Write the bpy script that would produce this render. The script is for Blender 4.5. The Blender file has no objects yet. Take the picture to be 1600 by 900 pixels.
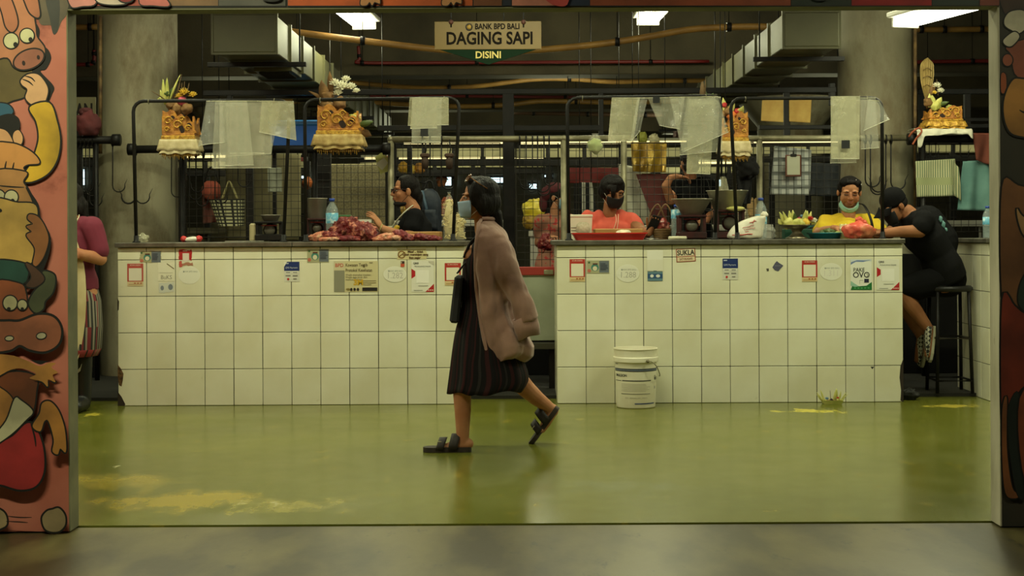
import bpy, math, random
import numpy as np
from mathutils import Vector, Matrix, noise
from mathutils.geometry import tessellate_polygon
random.seed(7)
SC=bpy.context.scene; COL=SC.collection
PI=math.pi
FPX=2222.0; VX,VY=815.0,366.0; CH=1.175; TH=math.radians(0.3)
cT,sT=math.cos(TH),math.sin(TH)
def P(x,y,D):
    px,py=x-VX,y-VY
    dx=px*cT-py*sT; dy=px*sT+py*cT
    return Vector((dx/FPX*D,D,CH-dy/FPX*D))
def L(c):
    return tuple(((v/255)/12.92 if v/255<=.04045 else ((v/255+.055)/1.055)**2.4) for v in c)
# ---------------------------------------------------------------- materials
def nn(nt,t,**kw):
    n=nt.nodes.new(t)
    for k,v in kw.items(): setattr(n,k,v)
    return n
def mat(name,c,rough=.6,metal=0,c2=None,ns=6,nd=4,bump=0,bs=40,spec=.5,trans=0,alpha=1,island=0,emis=None,es=0,lo=.35,hi=.65,sheen=0,c3=None,ns3=3,lo3=.6,hi3=.7,coat=0,obj=True,stretch=None):
    m=bpy.data.materials.new(name); m.use_nodes=True; nt=m.node_tree
    b=nt.nodes['Principled BSDF']
    b.inputs['Base Color'].default_value=(*L(c),1); b.inputs['Roughness'].default_value=rough
    b.inputs['Metallic'].default_value=metal; b.inputs['Specular IOR Level'].default_value=spec
    b.inputs['Transmission Weight'].default_value=trans; b.inputs['Alpha'].default_value=alpha
    b.inputs['Coat Weight'].default_value=coat
    if sheen: b.inputs['Sheen Weight'].default_value=sheen
    if emis: b.inputs['Emission Color'].default_value=(*L(emis),1); b.inputs['Emission Strength'].default_value=es
    tc=None
    def coord():
        nonlocal tc
        if tc is None:
            t=nn(nt,'ShaderNodeTexCoord'); tc=t.outputs['Object']
            if stretch:
                mp=nn(nt,'ShaderNodeMapping'); mp.inputs['Scale'].default_value=stretch
                nt.links.new(tc,mp.inputs[0]); tc=mp.outputs[0]
        return tc
    out=None
    if c2 is not None:
        n=nn(nt,'ShaderNodeTexNoise'); n.inputs['Scale'].default_value=ns; n.inputs['Detail'].default_value=nd
        nt.links.new(coord(),n.inputs['Vector'])
        r=nn(nt,'ShaderNodeMapRange'); r.inputs['From Min'].default_value=lo; r.inputs['From Max'].default_value=hi
        nt.links.new(n.outputs['Fac'],r.inputs['Value'])
        x=nn(nt,'ShaderNodeMix',data_type='RGBA'); x.inputs['A'].default_value=(*L(c),1); x.inputs['B'].default_value=(*L(c2),1)
        nt.links.new(r.outputs[0],x.inputs['Factor']); out=x.outputs['Result']
    if c3 is not None:
        n=nn(nt,'ShaderNodeTexNoise'); n.inputs['Scale'].default_value=ns3; n.inputs['Detail'].default_value=8; n.inputs['Roughness'].default_value=.7
        nt.links.new(coord(),n.inputs['Vector'])
        r=nn(nt,'ShaderNodeMapRange'); r.inputs['From Min'].default_value=lo3; r.inputs['From Max'].default_value=hi3
        nt.links.new(n.outputs['Fac'],r.inputs['Value'])
        x=nn(nt,'ShaderNodeMix',data_type='RGBA'); x.inputs['B'].default_value=(*L(c3),1)
        if out is None: x.inputs['A'].default_value=(*L(c),1)
        else: nt.links.new(out,x.inputs['A'])
        nt.links.new(r.outputs[0],x.inputs['Factor']); out=x.outputs['Result']
    if island:
        g=nn(nt,'ShaderNodeNewGeometry'); h=nn(nt,'ShaderNodeHueSaturation')
        r=nn(nt,'ShaderNodeMapRange'); r.inputs['To Min'].default_value=1-island; r.inputs['To Max'].default_value=1+island*.4
        nt.links.new(g.outputs['Random Per Island'],r.inputs['Value']); nt.links.new(r.outputs[0],h.inputs['Value'])
        if out is None: h.inputs['Color'].default_value=(*L(c),1)
        else: nt.links.new(out,h.inputs['Color'])
        out=h.outputs[0]
    if out is not None: nt.links.new(out,b.inputs['Base Color'])
    if bump:
        n=nn(nt,'ShaderNodeTexNoise'); n.inputs['Scale'].default_value=bs; n.inputs['Detail'].default_value=5
        nt.links.new(coord(),n.inputs['Vector'])
        bp=nn(nt,'ShaderNodeBump'); bp.inputs['Strength'].default_value=bump; bp.inputs['Distance'].default_value=.02
        nt.links.new(n.outputs['Fac'],bp.inputs['Height']); nt.links.new(bp.outputs[0],b.inputs['Normal'])
    return m
_mc={}
def flat(c,rough=.6,**kw):
    k=(tuple(c),rough,tuple(sorted(kw.items())))
    if k not in _mc: _mc[k]=mat('paint_%02x%02x%02x'%tuple(c),c,rough,**kw)
    return _mc[k]
# ---------------------------------------------------------------- mesh builder
def frame(d,up=None):
    d=d.normalized(); u=Vector(up) if up is not None else (Vector((0,0,1)) if abs(d.z)<.9 else Vector((1,0,0)))
    a=u.cross(d)
    if a.length<1e-6: a=Vector((1,0,0)).cross(d)
    a.normalize(); b=d.cross(a).normalized(); return a,b
def catmull(pts,n=6,closed=False):
    pts=[Vector(p) for p in pts]; m=len(pts); out=[]
    rng=range(m if closed else m-1)
    for i in rng:
        if closed: p0,p1,p2,p3=pts[i-1],pts[i],pts[(i+1)%m],pts[(i+2)%m]
        else: p0,p1,p2,p3=pts[max(i-1,0)],pts[i],pts[i+1],pts[min(i+2,m-1)]
        for k in range(n):
            t=k/n; t2=t*t; t3=t2*t
            out.append(.5*((2*p1)+(-p0+p2)*t+(2*p0-5*p1+4*p2-p3)*t2+(-p0+3*p1-3*p2+p3)*t3))
    if not closed: out.append(pts[-1])
    return out
class MB:
    def __init__(s): s.v=[]; s.f=[]; s.m=[]; s.s=[]
    def face(s,idx,mi=0,sm=False): s.f.append(tuple(idx)); s.m.append(mi); s.s.append(sm)
    def add(s,vs,fs,mi=0,sm=False):
        o=len(s.v); s.v+= [Vector(v) for v in vs]
        for f in fs: s.face([i+o for i in f],mi,sm)
        return s
    def box(s,c,size,mi=0,bev=0,rot=None):
        c=Vector(c); h=[x/2 for x in size]; R=rot if rot is not None else Matrix.Identity(3)
        if not bev:
            vs=[Vector((x*h[0],y*h[1],z*h[2])) for x in(-1,1) for y in(-1,1) for z in(-1,1)]
            fs=[(0,1,3,2),(4,6,7,5),(0,4,5,1),(2,3,7,6),(0,2,6,4),(1,5,7,3)]
        else:
            bev=min(bev,min(h)*.95); vs=[]; ix={}
            for x in(-1,1):
                for y in(-1,1):
                    for z in(-1,1):
                        for a in range(3):
                            q=[x*(h[0]-bev),y*(h[1]-bev),z*(h[2]-bev)]; q[a]=(x,y,z)[a]*h[a]
                            ix[x,y,z,a]=len(vs); vs.append(Vector(q))
            fs=[]
            for a in range(3):
                b,c2=(a+1)%3,(a+2)%3
                for sg in(-1,1):
                    q=[]
                    for (u,w) in((-1,-1),(1,-1),(1,1),(-1,1)):
                        k=[0,0,0]; k[a]=sg; k[b]=u; k[c2]=w; q.append(ix[k[0],k[1],k[2],a])
                    fs.append(q if sg>0 else q[::-1])
                for u in(-1,1):
                    for w in(-1,1):
                        k0=[0,0,0]; k0[b]=u; k0[c2]=w; k0[a]=-1; k1=list(k0); k1[a]=1
                        q=[ix[(*k0,b)],ix[(*k1,b)],ix[(*k1,c2)],ix[(*k0,c2)]]
                        fs.append(q if u*w<0 else q[::-1])
            for x in(-1,1):
                for y in(-1,1):
                    for z in(-1,1):
                        q=[ix[x,y,z,0],ix[x,y,z,1],ix[x,y,z,2]]; fs.append(q if x*y*z>0 else q[::-1])
        return s.add([c+R@v for v in vs],fs,mi)
    def rings(s,rs,mi=0,sm=True,caps=True,closed=False):
        n=len(rs[0]); o=len(s.v)
        for r in rs: s.v+=[Vector(p) for p in r]
        k=len(rs)
        for i in range(k if closed else k-1):
            a,b=o+i*n,o+((i+1)%k)*n
            for j in range(n): s.face((a+j,a+(j+1)%n,b+(j+1)%n,b+j),mi,sm)
        if caps and not closed:
            s.face([o+j for j in range(n)][::-1],mi,False); s.face([o+(k-1)*n+j for j in range(n)],mi,False)
        return s
    def tube(s,pts,r,n=8,mi=0,closed=False,sm=True,caps=True,up=None,flat=1):
        pts=[Vector(p) for p in pts]; k=len(pts); rs=[]; a=None
        for i,p in enumerate(pts):
            if closed: d=pts[(i+1)%k]-pts[i-1]
            else: d=pts[min(i+1,k-1)]-pts[max(i-1,0)]
            if d.length<1e-9: d=Vector((0,0,1))
            d.normalize()
            if a is None: a,b=frame(d,up)
            else:
                a=a-d*a.dot(d)
                if a.length<1e-6: a,b=frame(d,up)
                a.normalize(); b=d.cross(a)
            rr=r[i] if hasattr(r,'__len__') else r
            rs.append([p+(a*math.cos(2*PI*j/n)+b*math.sin(2*PI*j/n)*flat)*rr for j in range(n)])
        return s.rings(rs,mi,sm,caps,closed)
    def lathe(s,prof,c=(0,0,0),n=24,mi=0,R=None,sm=True,caps=False,sx=1,sy=1):
        c=Vector(c); R=R if R is not None else Matrix.Identity(3)
        return s.rings([[c+R@Vector((r*math.cos(2*PI*j/n)*sx,r*math.sin(2*PI*j/n)*sy,z)) for j in range(n)] for r,z in prof],mi,sm,caps)
    def ell(s,c,rad,R=None,nu=16,nv=10,mi=0,fn=None):
        c=Vector(c); R=R if R is not None else Matrix.Identity(3)
        if not hasattr(rad,'__len__'): rad=(rad,)*3
        vs=[];fs=[]
        for i in range(nv+1):
            t=PI*i/nv
            for j in range(nu):
                p=2*PI*j/nu; q=Vector((rad[0]*math.sin(t)*math.cos(p),rad[1]*math.sin(t)*math.sin(p),rad[2]*math.cos(t)))
                if fn: q=fn(q)
                vs.append(c+R@q)
        for i in range(nv):
            for j in range(nu):
                a,b=i*nu+j,i*nu+(j+1)%nu; fs.append((a,a+nu,b+nu,b))
        return s.add(vs,fs,mi,True)
    def sheet(s,grid,mi=0,sm=True):
        o=len(s.v); n=len(grid[0])
        for r in grid: s.v+=[Vector(p) for p in r]
        for i in range(len(grid)-1):
            for j in range(n-1): s.face((o+i*n+j,o+i*n+j+1,o+(i+1)*n+j+1,o+(i+1)*n+j),mi,sm)
        return s
    def poly(s,pts,mi=0):
        pts=[Vector(p) for p in pts]; o=len(s.v); s.v+=pts
        for t in tessellate_polygon([pts]): s.face([o+i for i in t],mi)
        return s
    def prism(s,pts,d,mi=0):
        """extrude a polygon by vector d"""
        pts=[Vector(p) for p in pts]; d=Vector(d); n=len(pts); o=len(s.v); s.v+=pts+[p+d for p in pts]
        for t in tessellate_polygon([pts]):
            s.face([o+i for i in t],mi); s.face([o+n+i for i in t[::-1]],mi)
        for i in range(n): s.face((o+i,o+(i+1)%n,o+n+(i+1)%n,o+n+i),mi)
        return s
    def text(s,txt,M,size,mi=0,sx=1,bold=0,align='CENTER',shear=0):
        cu=bpy.data.curves.new('t','FONT'); cu.body=txt; cu.size=size; cu.align_x=align; cu.align_y='CENTER'; cu.offset=bold; cu.shear=shear; cu.resolution_u=3
        ob=bpy.data.objects.new('t',cu); me=ob.to_mesh()
        s.add([M@Vector((v.co.x*sx,v.co.y,v.co.z)) for v in me.vertices],[tuple(p.vertices) for p in me.polygons],mi)
        ob.to_mesh_clear(); bpy.data.objects.remove(ob); bpy.data.curves.remove(cu); return s
    def xform(s,M):
        s.v=[M@v for v in s.v]; return s
    def build(s,name,mats,parent=None,loc=None,mods=(),local=False,subd=0,solid=0,recalc=False):
        me=bpy.data.meshes.new(name)
        if not hasattr(mats,'__len__'): mats=[mats]
        off=Vector((0,0,0))
        if parent is not None: off=WLOC.get(parent.name,Vector((0,0,0)))
        elif loc is not None: off=Vector(loc)
        if local: off2=Vector((0,0,0))
        else: off2=off
        me.from_pydata([v-off2 for v in s.v],[],s.f)
        for m in mats: me.materials.append(m)
        me.polygons.foreach_set('material_index',s.m); me.polygons.foreach_set('use_smooth',s.s)
        if recalc:
            import bmesh
            bm=bmesh.new(); bm.from_mesh(me); bmesh.ops.recalc_face_normals(bm,faces=bm.faces); bm.to_mesh(me); bm.free()
        me.update()
        o=bpy.data.objects.new(name,me); COL.objects.link(o)
        if parent is not None: o.parent=parent; WLOC[o.name]=off
        else:
            o.location=off; WLOC[o.name]=off
        if subd:
            md=o.modifiers.new('sub','SUBSURF'); md.levels=subd; md.render_levels=subd
        if solid:
            md=o.modifiers.new('sol','SOLIDIFY'); md.thickness=solid; md.offset=0
        return o
WLOC={}
def tag(o,label,cat,group=None,kind=None):
    o['label']=label; o['category']=cat
    if group: o['group']=group
    if kind: o['kind']=kind
    return o
def thing(name,label,cat,loc,group=None):
    o=bpy.data.objects.new(name,None); COL.objects.link(o); o.location=loc; WLOC[o.name]=Vector(loc); o.empty_display_size=.05
    return tag(o,label,cat,group)
def struct(o): o['kind']='structure'; return o
def copy_tree(o,loc=None,parent=None,rot=None,label=None,scale=None):
    c=o.copy(); COL.objects.link(c)
    if parent is not None: c.parent=parent
    if loc is not None: c.location=loc
    if rot is not None: c.rotation_euler=rot
    if scale is not None: c.scale=(scale,)*3 if not hasattr(scale,'__len__') else scale
    if label: c['label']=label
    for ch in list(o.children): copy_tree(ch,parent=c)
    return c
def rotm(ax,deg): return Matrix.Rotation(math.radians(deg),3,ax)
def basis(x,y,z): return Matrix((x,y,z)).transposed()
TINT=(.97,1,.63)
def area(loc,sx,sy,e,tint=TINT,rot=(0,0,0)):
    l=bpy.data.lights.new('tube_glow','AREA'); l.shape='RECTANGLE'; l.size=sx; l.size_y=sy; l.energy=e; l.color=tint
    o=bpy.data.objects.new('tube_glow',l); COL.objects.link(o); o.location=loc; o.rotation_euler=rot; return o
# ================================================================ materials
M_tile=mat('cream_glazed_tile',(232,230,206),.22,c2=(222,218,188),ns=3,island=.07,c3=(190,176,130),ns3=9,lo3=.66,hi3=.82,bump=.02,bs=6)
M_grout=mat('dark_grout',(52,46,34),.9)
M_slab=mat('steel_edge_slab',(128,124,112),.38,metal=.6,c2=(96,92,80),ns=12,c3=(120,98,60),ns3=5,lo3=.62,hi3=.75)
M_conc=mat('raw_concrete',(92,84,62),.85,c2=(66,60,44),ns=1.6,nd=8,bump=.15,bs=30)
M_dark=mat('dark_soffit',(66,61,46),.9,c2=(50,46,34),ns=1)
M_column=mat('column_concrete',(156,150,122),.75,c2=(124,118,94),ns=2.2,nd=8,c3=(92,74,44),ns3=1.7,lo3=.47,hi3=.68,bump=.08,bs=25,stretch=(1,1,.45))
M_black=mat('black_painted_steel',(16,16,15),.5,c2=(26,23,20),ns=14,spec=.25)
M_galv=mat('galvanised_pipe',(150,144,116),.5,metal=.45,c2=(112,106,80),ns=9)
M_wire=mat('mesh_wire',(26,24,20),.6)
M_white=mat('white_paint',(215,212,196),.5)
# floor with worn patches
def floor_mat():
    m=mat('green_painted_floor',(106,107,38),.2,c2=(92,95,33),ns=.9,nd=6,lo=.3,hi=.7,spec=.5)
    nt=m.node_tree; b=nt.nodes['Principled BSDF']
    base=b.inputs['Base Color'].links[0].from_socket
    tc=nn(nt,'ShaderNodeTexCoord')
    big=nn(nt,'ShaderNodeTexNoise'); big.inputs['Scale'].default_value=3.2; big.inputs['Detail'].default_value=9; big.inputs['Roughness'].default_value=.65
    mp=nn(nt,'ShaderNodeMapping'); mp.inputs['Scale'].default_value=(2.2,1.1,1)
    nt.links.new(tc.outputs['Object'],mp.inputs[0]); nt.links.new(mp.outputs[0],big.inputs['Vector'])
    def patch(prev,cx,cy,rx,ry,col,lo,hi):
        v=nn(nt,'ShaderNodeVectorMath',operation='SUBTRACT'); v.inputs[1].default_value=(cx,cy,0)
        nt.links.new(tc.outputs['Object'],v.inputs[0])
        d=nn(nt,'ShaderNodeVectorMath',operation='MULTIPLY'); d.inputs[1].default_value=(1/rx,1/ry,0); nt.links.new(v.outputs[0],d.inputs[0])
        l=nn(nt,'ShaderNodeVectorMath',operation='LENGTH'); nt.links.new(d.outputs[0],l.inputs[0])
        r=nn(nt,'ShaderNodeMapRange'); r.inputs['From Min'].default_value=1; r.inputs['From Max'].default_value=.2; r.inputs['To Max'].default_value=.34
        nt.links.new(l.outputs['Value'],r.inputs['Value'])
        a=nn(nt,'ShaderNodeMath',operation='ADD'); nt.links.new(r.outputs[0],a.inputs[0]); nt.links.new(big.outputs['Fac'],a.inputs[1])
        g=nn(nt,'ShaderNodeMapRange'); g.inputs['From Min'].default_value=lo; g.inputs['From Max'].default_value=hi
        nt.links.new(a.outputs[0],g.inputs['Value'])
        x=nn(nt,'ShaderNodeMix',data_type='RGBA'); x.inputs['B'].default_value=(*L(col),1)
        nt.links.new(prev,x.inputs['A']); nt.links.new(g.outputs[0],x.inputs['Factor']); return x.outputs['Result']
    o=base
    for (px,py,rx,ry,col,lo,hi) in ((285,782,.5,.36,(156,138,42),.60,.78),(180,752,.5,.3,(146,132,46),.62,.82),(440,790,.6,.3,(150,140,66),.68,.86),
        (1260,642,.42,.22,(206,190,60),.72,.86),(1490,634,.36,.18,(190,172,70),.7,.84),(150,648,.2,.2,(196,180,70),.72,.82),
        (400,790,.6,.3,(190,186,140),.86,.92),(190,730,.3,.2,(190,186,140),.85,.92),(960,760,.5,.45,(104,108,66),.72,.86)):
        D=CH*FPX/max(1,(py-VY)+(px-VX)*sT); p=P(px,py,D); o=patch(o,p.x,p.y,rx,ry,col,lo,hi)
    nt.links.new(o,b.inputs['Base Color'])
    # uneven gloss
    n=nn(nt,'ShaderNodeTexNoise'); n.inputs['Scale'].default_value=2.5; n.inputs['Detail'].default_value=6
    nt.links.new(tc.outputs['Object'],n.inputs['Vector'])
    r=nn(nt,'ShaderNodeMapRange'); r.inputs['From Min'].default_value=.3; r.inputs['From Max'].default_value=.7; r.inputs['To Min'].default_value=.17; r.inputs['To Max'].default_value=.25
    nt.links.new(n.outputs['Fac'],r.inputs['Value']); nt.links.new(r.outputs[0],b.inputs['Roughness'])
    n2=nn(nt,'ShaderNodeTexNoise'); n2.inputs['Scale'].default_value=5; n2.inputs['Detail'].default_value=4
    mp2=nn(nt,'ShaderNodeMapping'); mp2.inputs['Scale'].default_value=(1.6,.8,1); nt.links.new(tc.outputs['Object'],mp2.inputs[0]); nt.links.new(mp2.outputs[0],n2.inputs['Vector'])
    bp=nn(nt,'ShaderNodeBump'); bp.inputs['Strength'].default_value=.05; bp.inputs['Distance'].default_value=.006
    nt.links.new(n2.outputs['Fac'],bp.inputs['Height']); nt.links.new(bp.outputs[0],b.inputs['Normal'])
    return m
M_floor=floor_mat()
M_floor2=mat('bare_concrete_floor',(100,91,56),.36,c2=(60,53,32),ns=1.6,nd=9,lo=.4,hi=.6,c3=(50,47,35),ns3=5,lo3=.6,hi3=.68,bump=.06,bs=8,stretch=(2.0,.8,1))
# ================================================================ floors, ceiling, walls
YW0,YW1=5.67,5.78
o=struct(MB().box((0,(YW1+24)/2,-.05),(22,24-YW1,.1)).build('floor',M_floor))
o=struct(MB().box((0,(YW1-.012-5)/2,-.056),(22,YW1-.012+5,.1)).build('floor',M_floor2))
struct(MB().box((0,9.5,3.75),(22,29,.1)).build('ceiling',M_dark))
struct(MB().box((0,24.1,1.85),(22,.2,3.7)).build('wall_back',mat('far_wall',(92,88,72),.9,c2=(70,66,52),ns=.8,nd=7)))
M_pinkwall=mat('pink_mural_ground',(204,126,106),.7,c2=(176,96,78),ns=2.2,nd=8,c3=(112,48,36),ns3=2.6,lo3=.55,hi3=.75)
M_murdark=mat('dark_mural_ground',(66,56,44),.75,c2=(44,44,38),ns=3)
M_jamb=mat('bare_jamb_render',(128,124,92),.8,c2=(104,102,76),ns=6,nd=7)
M_jambw=mat('whitewashed_jamb',(196,188,164),.75,c2=(160,152,128),ns=7,nd=8,c3=(100,82,60),ns3=4,lo3=.62,hi3=.74,stretch=(1,1,.35))
XL,XR,ZH=-1.811,1.909,2.083
wl=struct(MB().box((XL-2.1,(YW0+YW1)/2,1.8),(4.2,YW1-YW0,3.6)).build('wall_left',M_pinkwall))
MB().box((XL+.002,(YW0+YW1)/2,1.04),(.006,YW1-YW0-.002,2.08)).build('jamb',M_jamb,parent=wl)
wr=struct(MB().box((XR+2.1,(YW0+YW1)/2,1.8),(4.2,YW1-YW0,3.6)).build('wall_right',M_murdark))
MB().box((XR-.003,(YW0+YW1)/2,1.04),(.008,YW1-YW0+.004,2.08),bev=.002).build('jamb',M_jambw,parent=wr)
wh=struct(MB().box(((XL+XR)/2,(YW0+YW1)/2,(ZH+3.6)/2),(XR-XL-.001,YW1-YW0,3.6-ZH)).build('wall_header',M_murdark))
MB().box(((XL+XR)/2,(YW0+YW1)/2,ZH-.003),(XR-XL-.01,YW1-YW0-.002,.006)).build('soffit',M_jamb,parent=wh)
# ---- concrete beams
for k,(D,z0,w) in enumerate(((15.2,2.88,.4),(19.2,2.86,.4),(22.6,2.8,.4))):
    struct(MB().box((0,D+w/2,(z0+3.7)/2),(20,w,3.7-z0),bev=.01).build('beam',M_conc))
# ---- columns
for (x0,x1,D) in ((155,278,12.0),(1310,1428,12.0),):
    c=P((x0+x1)/2,300,D); r=(x1-x0)/2/(FPX/D)*.985
    struct(MB().lathe([(r,0),(r,1.2),(r,2.4),(r,3.7)],(c.x,c.y,0),n=40).build('column',M_column))
for (px,D,r) in ((370,19.5,.38),(1235,18.4,.42),(60,18,.35)):
    c=P(px,300,D)
    m=MB().lathe([(r,0),(r,2.55),(r+.25,2.86),(r+.25,2.9)],(c.x,c.y,0),n=32)
    struct(m.build('column',M_column))
# side walls far away
struct(MB().box((-9.1,14.9,1.8),(.2,18.2,3.7)).build('wall_left',M_conc)); struct(MB().box((9.1,14.9,1.8),(.2,18.2,3.7)).build('wall_right',M_conc))
# ================================================================ murals (paint on the wall)
class Mural:
    def __init__(s,D): s.D=D; s.m=MB(); s.cols=[]; s.k=0
    def ci(s,c):
        if c not in s.cols: s.cols.append(c)
        return s.cols.index(c)
    def put(s,pts,c,dz=None):
        s.k+=1; d=s.D-.0006-.00035*s.k
        q=[]
        for x,y in pts:
            p=P(x,y,s.D); q.append(Vector((p.x,d,p.z)))
        s.m.poly(q,s.ci(c))
    def blob(s,pts,c,ol=2.2,sharp=False,oc=(24,20,16)):
        cur=[(p.x,p.y) for p in (catmull([(x,y,0) for x,y in pts],5,True) if not sharp else [Vector((x,y,0)) for x,y in pts])]
        if ol:
            n=len(cur); area=sum(cur[i][0]*cur[(i+1)%n][1]-cur[(i+1)%n][0]*cur[i][1] for i in range(n)); sg=1 if area>0 else -1
            out=[]
            for i in range(n):
                tx=cur[(i+1)%n][0]-cur[i-1][0]; ty=cur[(i+1)%n][1]-cur[i-1][1]; l=math.hypot(tx,ty) or 1
                out.append((cur[i][0]+sg*ty/l*ol,cur[i][1]-sg*tx/l*ol))
            s.put(out,oc)
        s.put(cur,c)
    def el(s,cx,cy,rx,ry,c,ol=2,rot=0,n=12):
        a=math.radians(rot)
        s.blob([(cx+rx*math.cos(t)*math.cos(a)-ry*math.sin(t)*math.sin(a),cy+rx*math.cos(t)*math.sin(a)+ry*math.sin(t)*math.cos(a)) for t in [2*PI*i/n for i in range(n)]],c,ol)
    def stroke(s,pts,w,c=(24,20,16)):
        cu=catmull([(x,y,0) for x,y in pts],5); a=[];b=[]
        for i,p in enumerate(cu):
            d=(cu[min(i+1,len(cu)-1)]-cu[max(i-1,0)]).normalized(); ww=w*math.sin(PI*(.12+.76*i/(len(cu)-1)))
            a.append((p.x-d.y*ww,p.y+d.x*ww)); b.append((p.x+d.y*ww,p.y-d.x*ww))
        s.put(a+b[::-1],c)
    def build(s,name,parent):
        return s.m.build(name,[mat('mural_paint',c,.65,c2=tuple(int(v*.72) for v in c),ns=4.5,nd=7) for c in s.cols],parent=parent)
mu=Mural(YW0)
BK=(24,20,16)
mu.blob([(58,-4),(104,-4),(104,22),(96,34),(88,52),(80,40),(62,36)],(112,98,78),0)
mu.blob([(72,-4),(92,-4),(92,40),(84,54),(78,30)],(72,70,64),0)
mu.blob([(-20,80),(15,84),(30,106),(50,108),(58,118),(46,135),(40,150),(20,157),(-20,166)],(104,88,50),2.5)
mu.blob([(54,36),(62,46),(62,66),(76,78),(80,92),(72,108),(64,112),(84,134),(82,146),(72,164),(64,140),(50,110),(56,70)],BK,0)
mu.blob([(-20,-20),(44,-20),(52,20),(56,44),(58,58),(70,76),(66,96),(46,106),(24,106),(12,90),(-20,84)],(196,128,92),2.5)
mu.blob([(34,-20),(54,-16),(62,16),(61,27),(53,25),(44,14)],(186,116,84),2.5)
mu.blob([(-8,-20),(12,-10),(24,16),(28,38),(20,50),(10,42),(4,20)],(186,116,84),2.3)
mu.el(18,64,11,11.5,(214,206,160)); mu.el(43,56,10.5,10.5,(214,206,160))
mu.el(25,70,3.4,4,BK,0); mu.el(48.5,62,3.2,3.6,BK,0)
mu.el(46,93,24,14,(168,104,82),2.5,-22); mu.el(38,99,2.6,4,(44,26,20),0,-10); mu.el(61,90,2.4,3.6,(44,26,20),0,-10)
mu.blob([(34,126),(44,117),(58,116),(68,124),(76,140),(72,158),(66,167),(56,166),(46,160),(41,152),(44,140),(36,133)],(222,170,124),2.4)
mu.stroke([(36,124),(46,128),(53,134)],1.2); mu.stroke([(40,119),(50,122),(56,128)],1.1)
mu.blob([(48,168),(78,161),(90,190),(95,220),(90,250),(75,272),(50,284),(34,280),(46,262),(56,240),(62,215),(58,190)],(226,178,48),2.8)
mu.blob([(-10,164),(12,163),(22,174),(12,183),(-10,186)],(50,92,116),2)
mu.blob([(-10,187),(14,178),(30,184),(33,198),(26,211),(15,216),(6,202),(-10,197)],BK,0)
mu.blob([(-10,205),(10,204),(22,222),(24,240),(-10,240)],(216,160,112),2)
mu.blob([(24,207),(31,204),(37,214),(35,225),(27,227),(22,216)],(222,166,116),1.8)
mu.blob([(-10,228),(18,224),(40,231),(57,243),(63,255),(46,257),(38,262),(38,272),(-10,276)],(212,146,80),2.4)
mu.stroke([(12,252),(10,262),(12,272)],1.3); mu.stroke([(24,254),(22,264),(24,272)],1.3)
mu.blob([(-10,270),(42,269),(38,284),(47,299),(56,330),(-10,330)],(186,132,78),2.4)
mu.stroke([(-2,290),(18,292),(40,293)],1.2)
mu.el(-1,308,11,11,(212,202,158)); mu.el(20,308,10,10,(212,202,158)); mu.el(22,314,3.2,3.4,BK,0)
mu.blob([(42,292),(62,318),(66,340),(82,372),(74,412),(56,440),(50,400),(56,330)],BK,0)
mu.blob([(-10,317),(30,317),(58,321),(60,350),(56,385),(50,411),(-10,408)],(206,164,84),2.4)
mu.blob([(49,335),(62,339),(73,355),(78,375),(71,400),(60,415),(54,411),(57,388),(44,368),(52,362),(44,354),(54,350),(46,342)],(164,104,58),2.2)
mu.blob([(-10,327),(3,326),(5,331),(-10,334)],BK,0)
mu.blob([(-10,408),(42,412),(46,430),(36,443),(-10,441)],(38,76,66),2.4)
mu.blob([(-10,444),(34,443),(43,458),(46,476),(58,492),(40,520),(-10,520)],(160,86,50),2.4)
mu.blob([(70,424),(86,428),(89,440),(84,458),(73,470),(70,482),(58,488),(48,474),(56,456),(70,440)],(84,88,60),2.6)
mu.blob([(43,411),(60,420),(72,436),(58,448),(44,446),(52,432)],(88,58,42),2.2)
mu.el(19,473,10.5,11,(208,196,150)); mu.el(38,476,7,7.5,(208,196,150)); mu.el(17,482,3,2.6,BK,0); mu.el(38,482,2.6,2.4,BK,0)
mu.blob([(-10,507),(14,502),(34,502),(62,492),(86,495),(98,513),(94,536),(74,548),(50,545),(34,538),(18,546),(-10,545)],(174,102,72),4)
mu.el(18,528,6,3.2,(220,208,170),1.6,-5); mu.el(68,524,7,4.4,(220,208,170),1.6,-8)
mu.blob([(-10,588),(30,580),(60,588),(60,610),(55,640),(40,640),(22,650),(-10,600)],(126,66,36),2.6)
mu.blob([(-10,606),(6,606),(24,624),(20,650),(6,676),(-10,690)],(196,134,66),2)
mu.blob([(-10,556),(20,554),(45,562),(66,571),(80,566),(91,567),(84,573),(94,581),(86,585),(90,596),(79,592),(78,603),(69,595),(50,590),(60,583),(40,575),(20,577),(-10,590)],(202,140,68),2.4)
mu.blob([(-10,702),(24,680),(46,660),(60,668),(71,698),(72,734),(60,757),(36,763),(10,756),(-10,748)],(176,48,48),3.4)
mu.blob([(27,622),(36,624),(55,641),(44,655),(20,678),(-10,697),(-10,686),(14,656)],(222,212,172),2.4)
mu.stroke([(52,660),(58,680),(60,696)],1.4)
mu.blob([(55,664),(66,645),(70,629),(82,626),(95,640),(104,665),(107,690),(106,705),(98,699),(94,708),(86,703),(88,685),(80,657),(73,657),(67,672)],(198,134,62),2.6)
mu.blob([(70,808),(77,797),(86,794),(96,792),(105,803),(105,818),(94,828),(76,825)],(176,152,112),3)
mu.blob([(-10,792),(8,796),(15,808),(12,820),(-10,824)],(176,152,112),3)
mu.stroke([(16,804),(34,806),(54,806)],1); mu.stroke([(14,812),(34,813),(48,814)],1)
mu.build('painted_pigs_and_men',wl)
mr=Mural(YW0)
mr.blob([(1566,-20),(1640,-20),(1640,20),(1600,26),(1572,24)],(70,48,38),2)
mr.blob([(1572,75),(1580,86),(1590,120),(1640,122),(1640,60),(1586,66)],(150,80,56),2)
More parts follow.
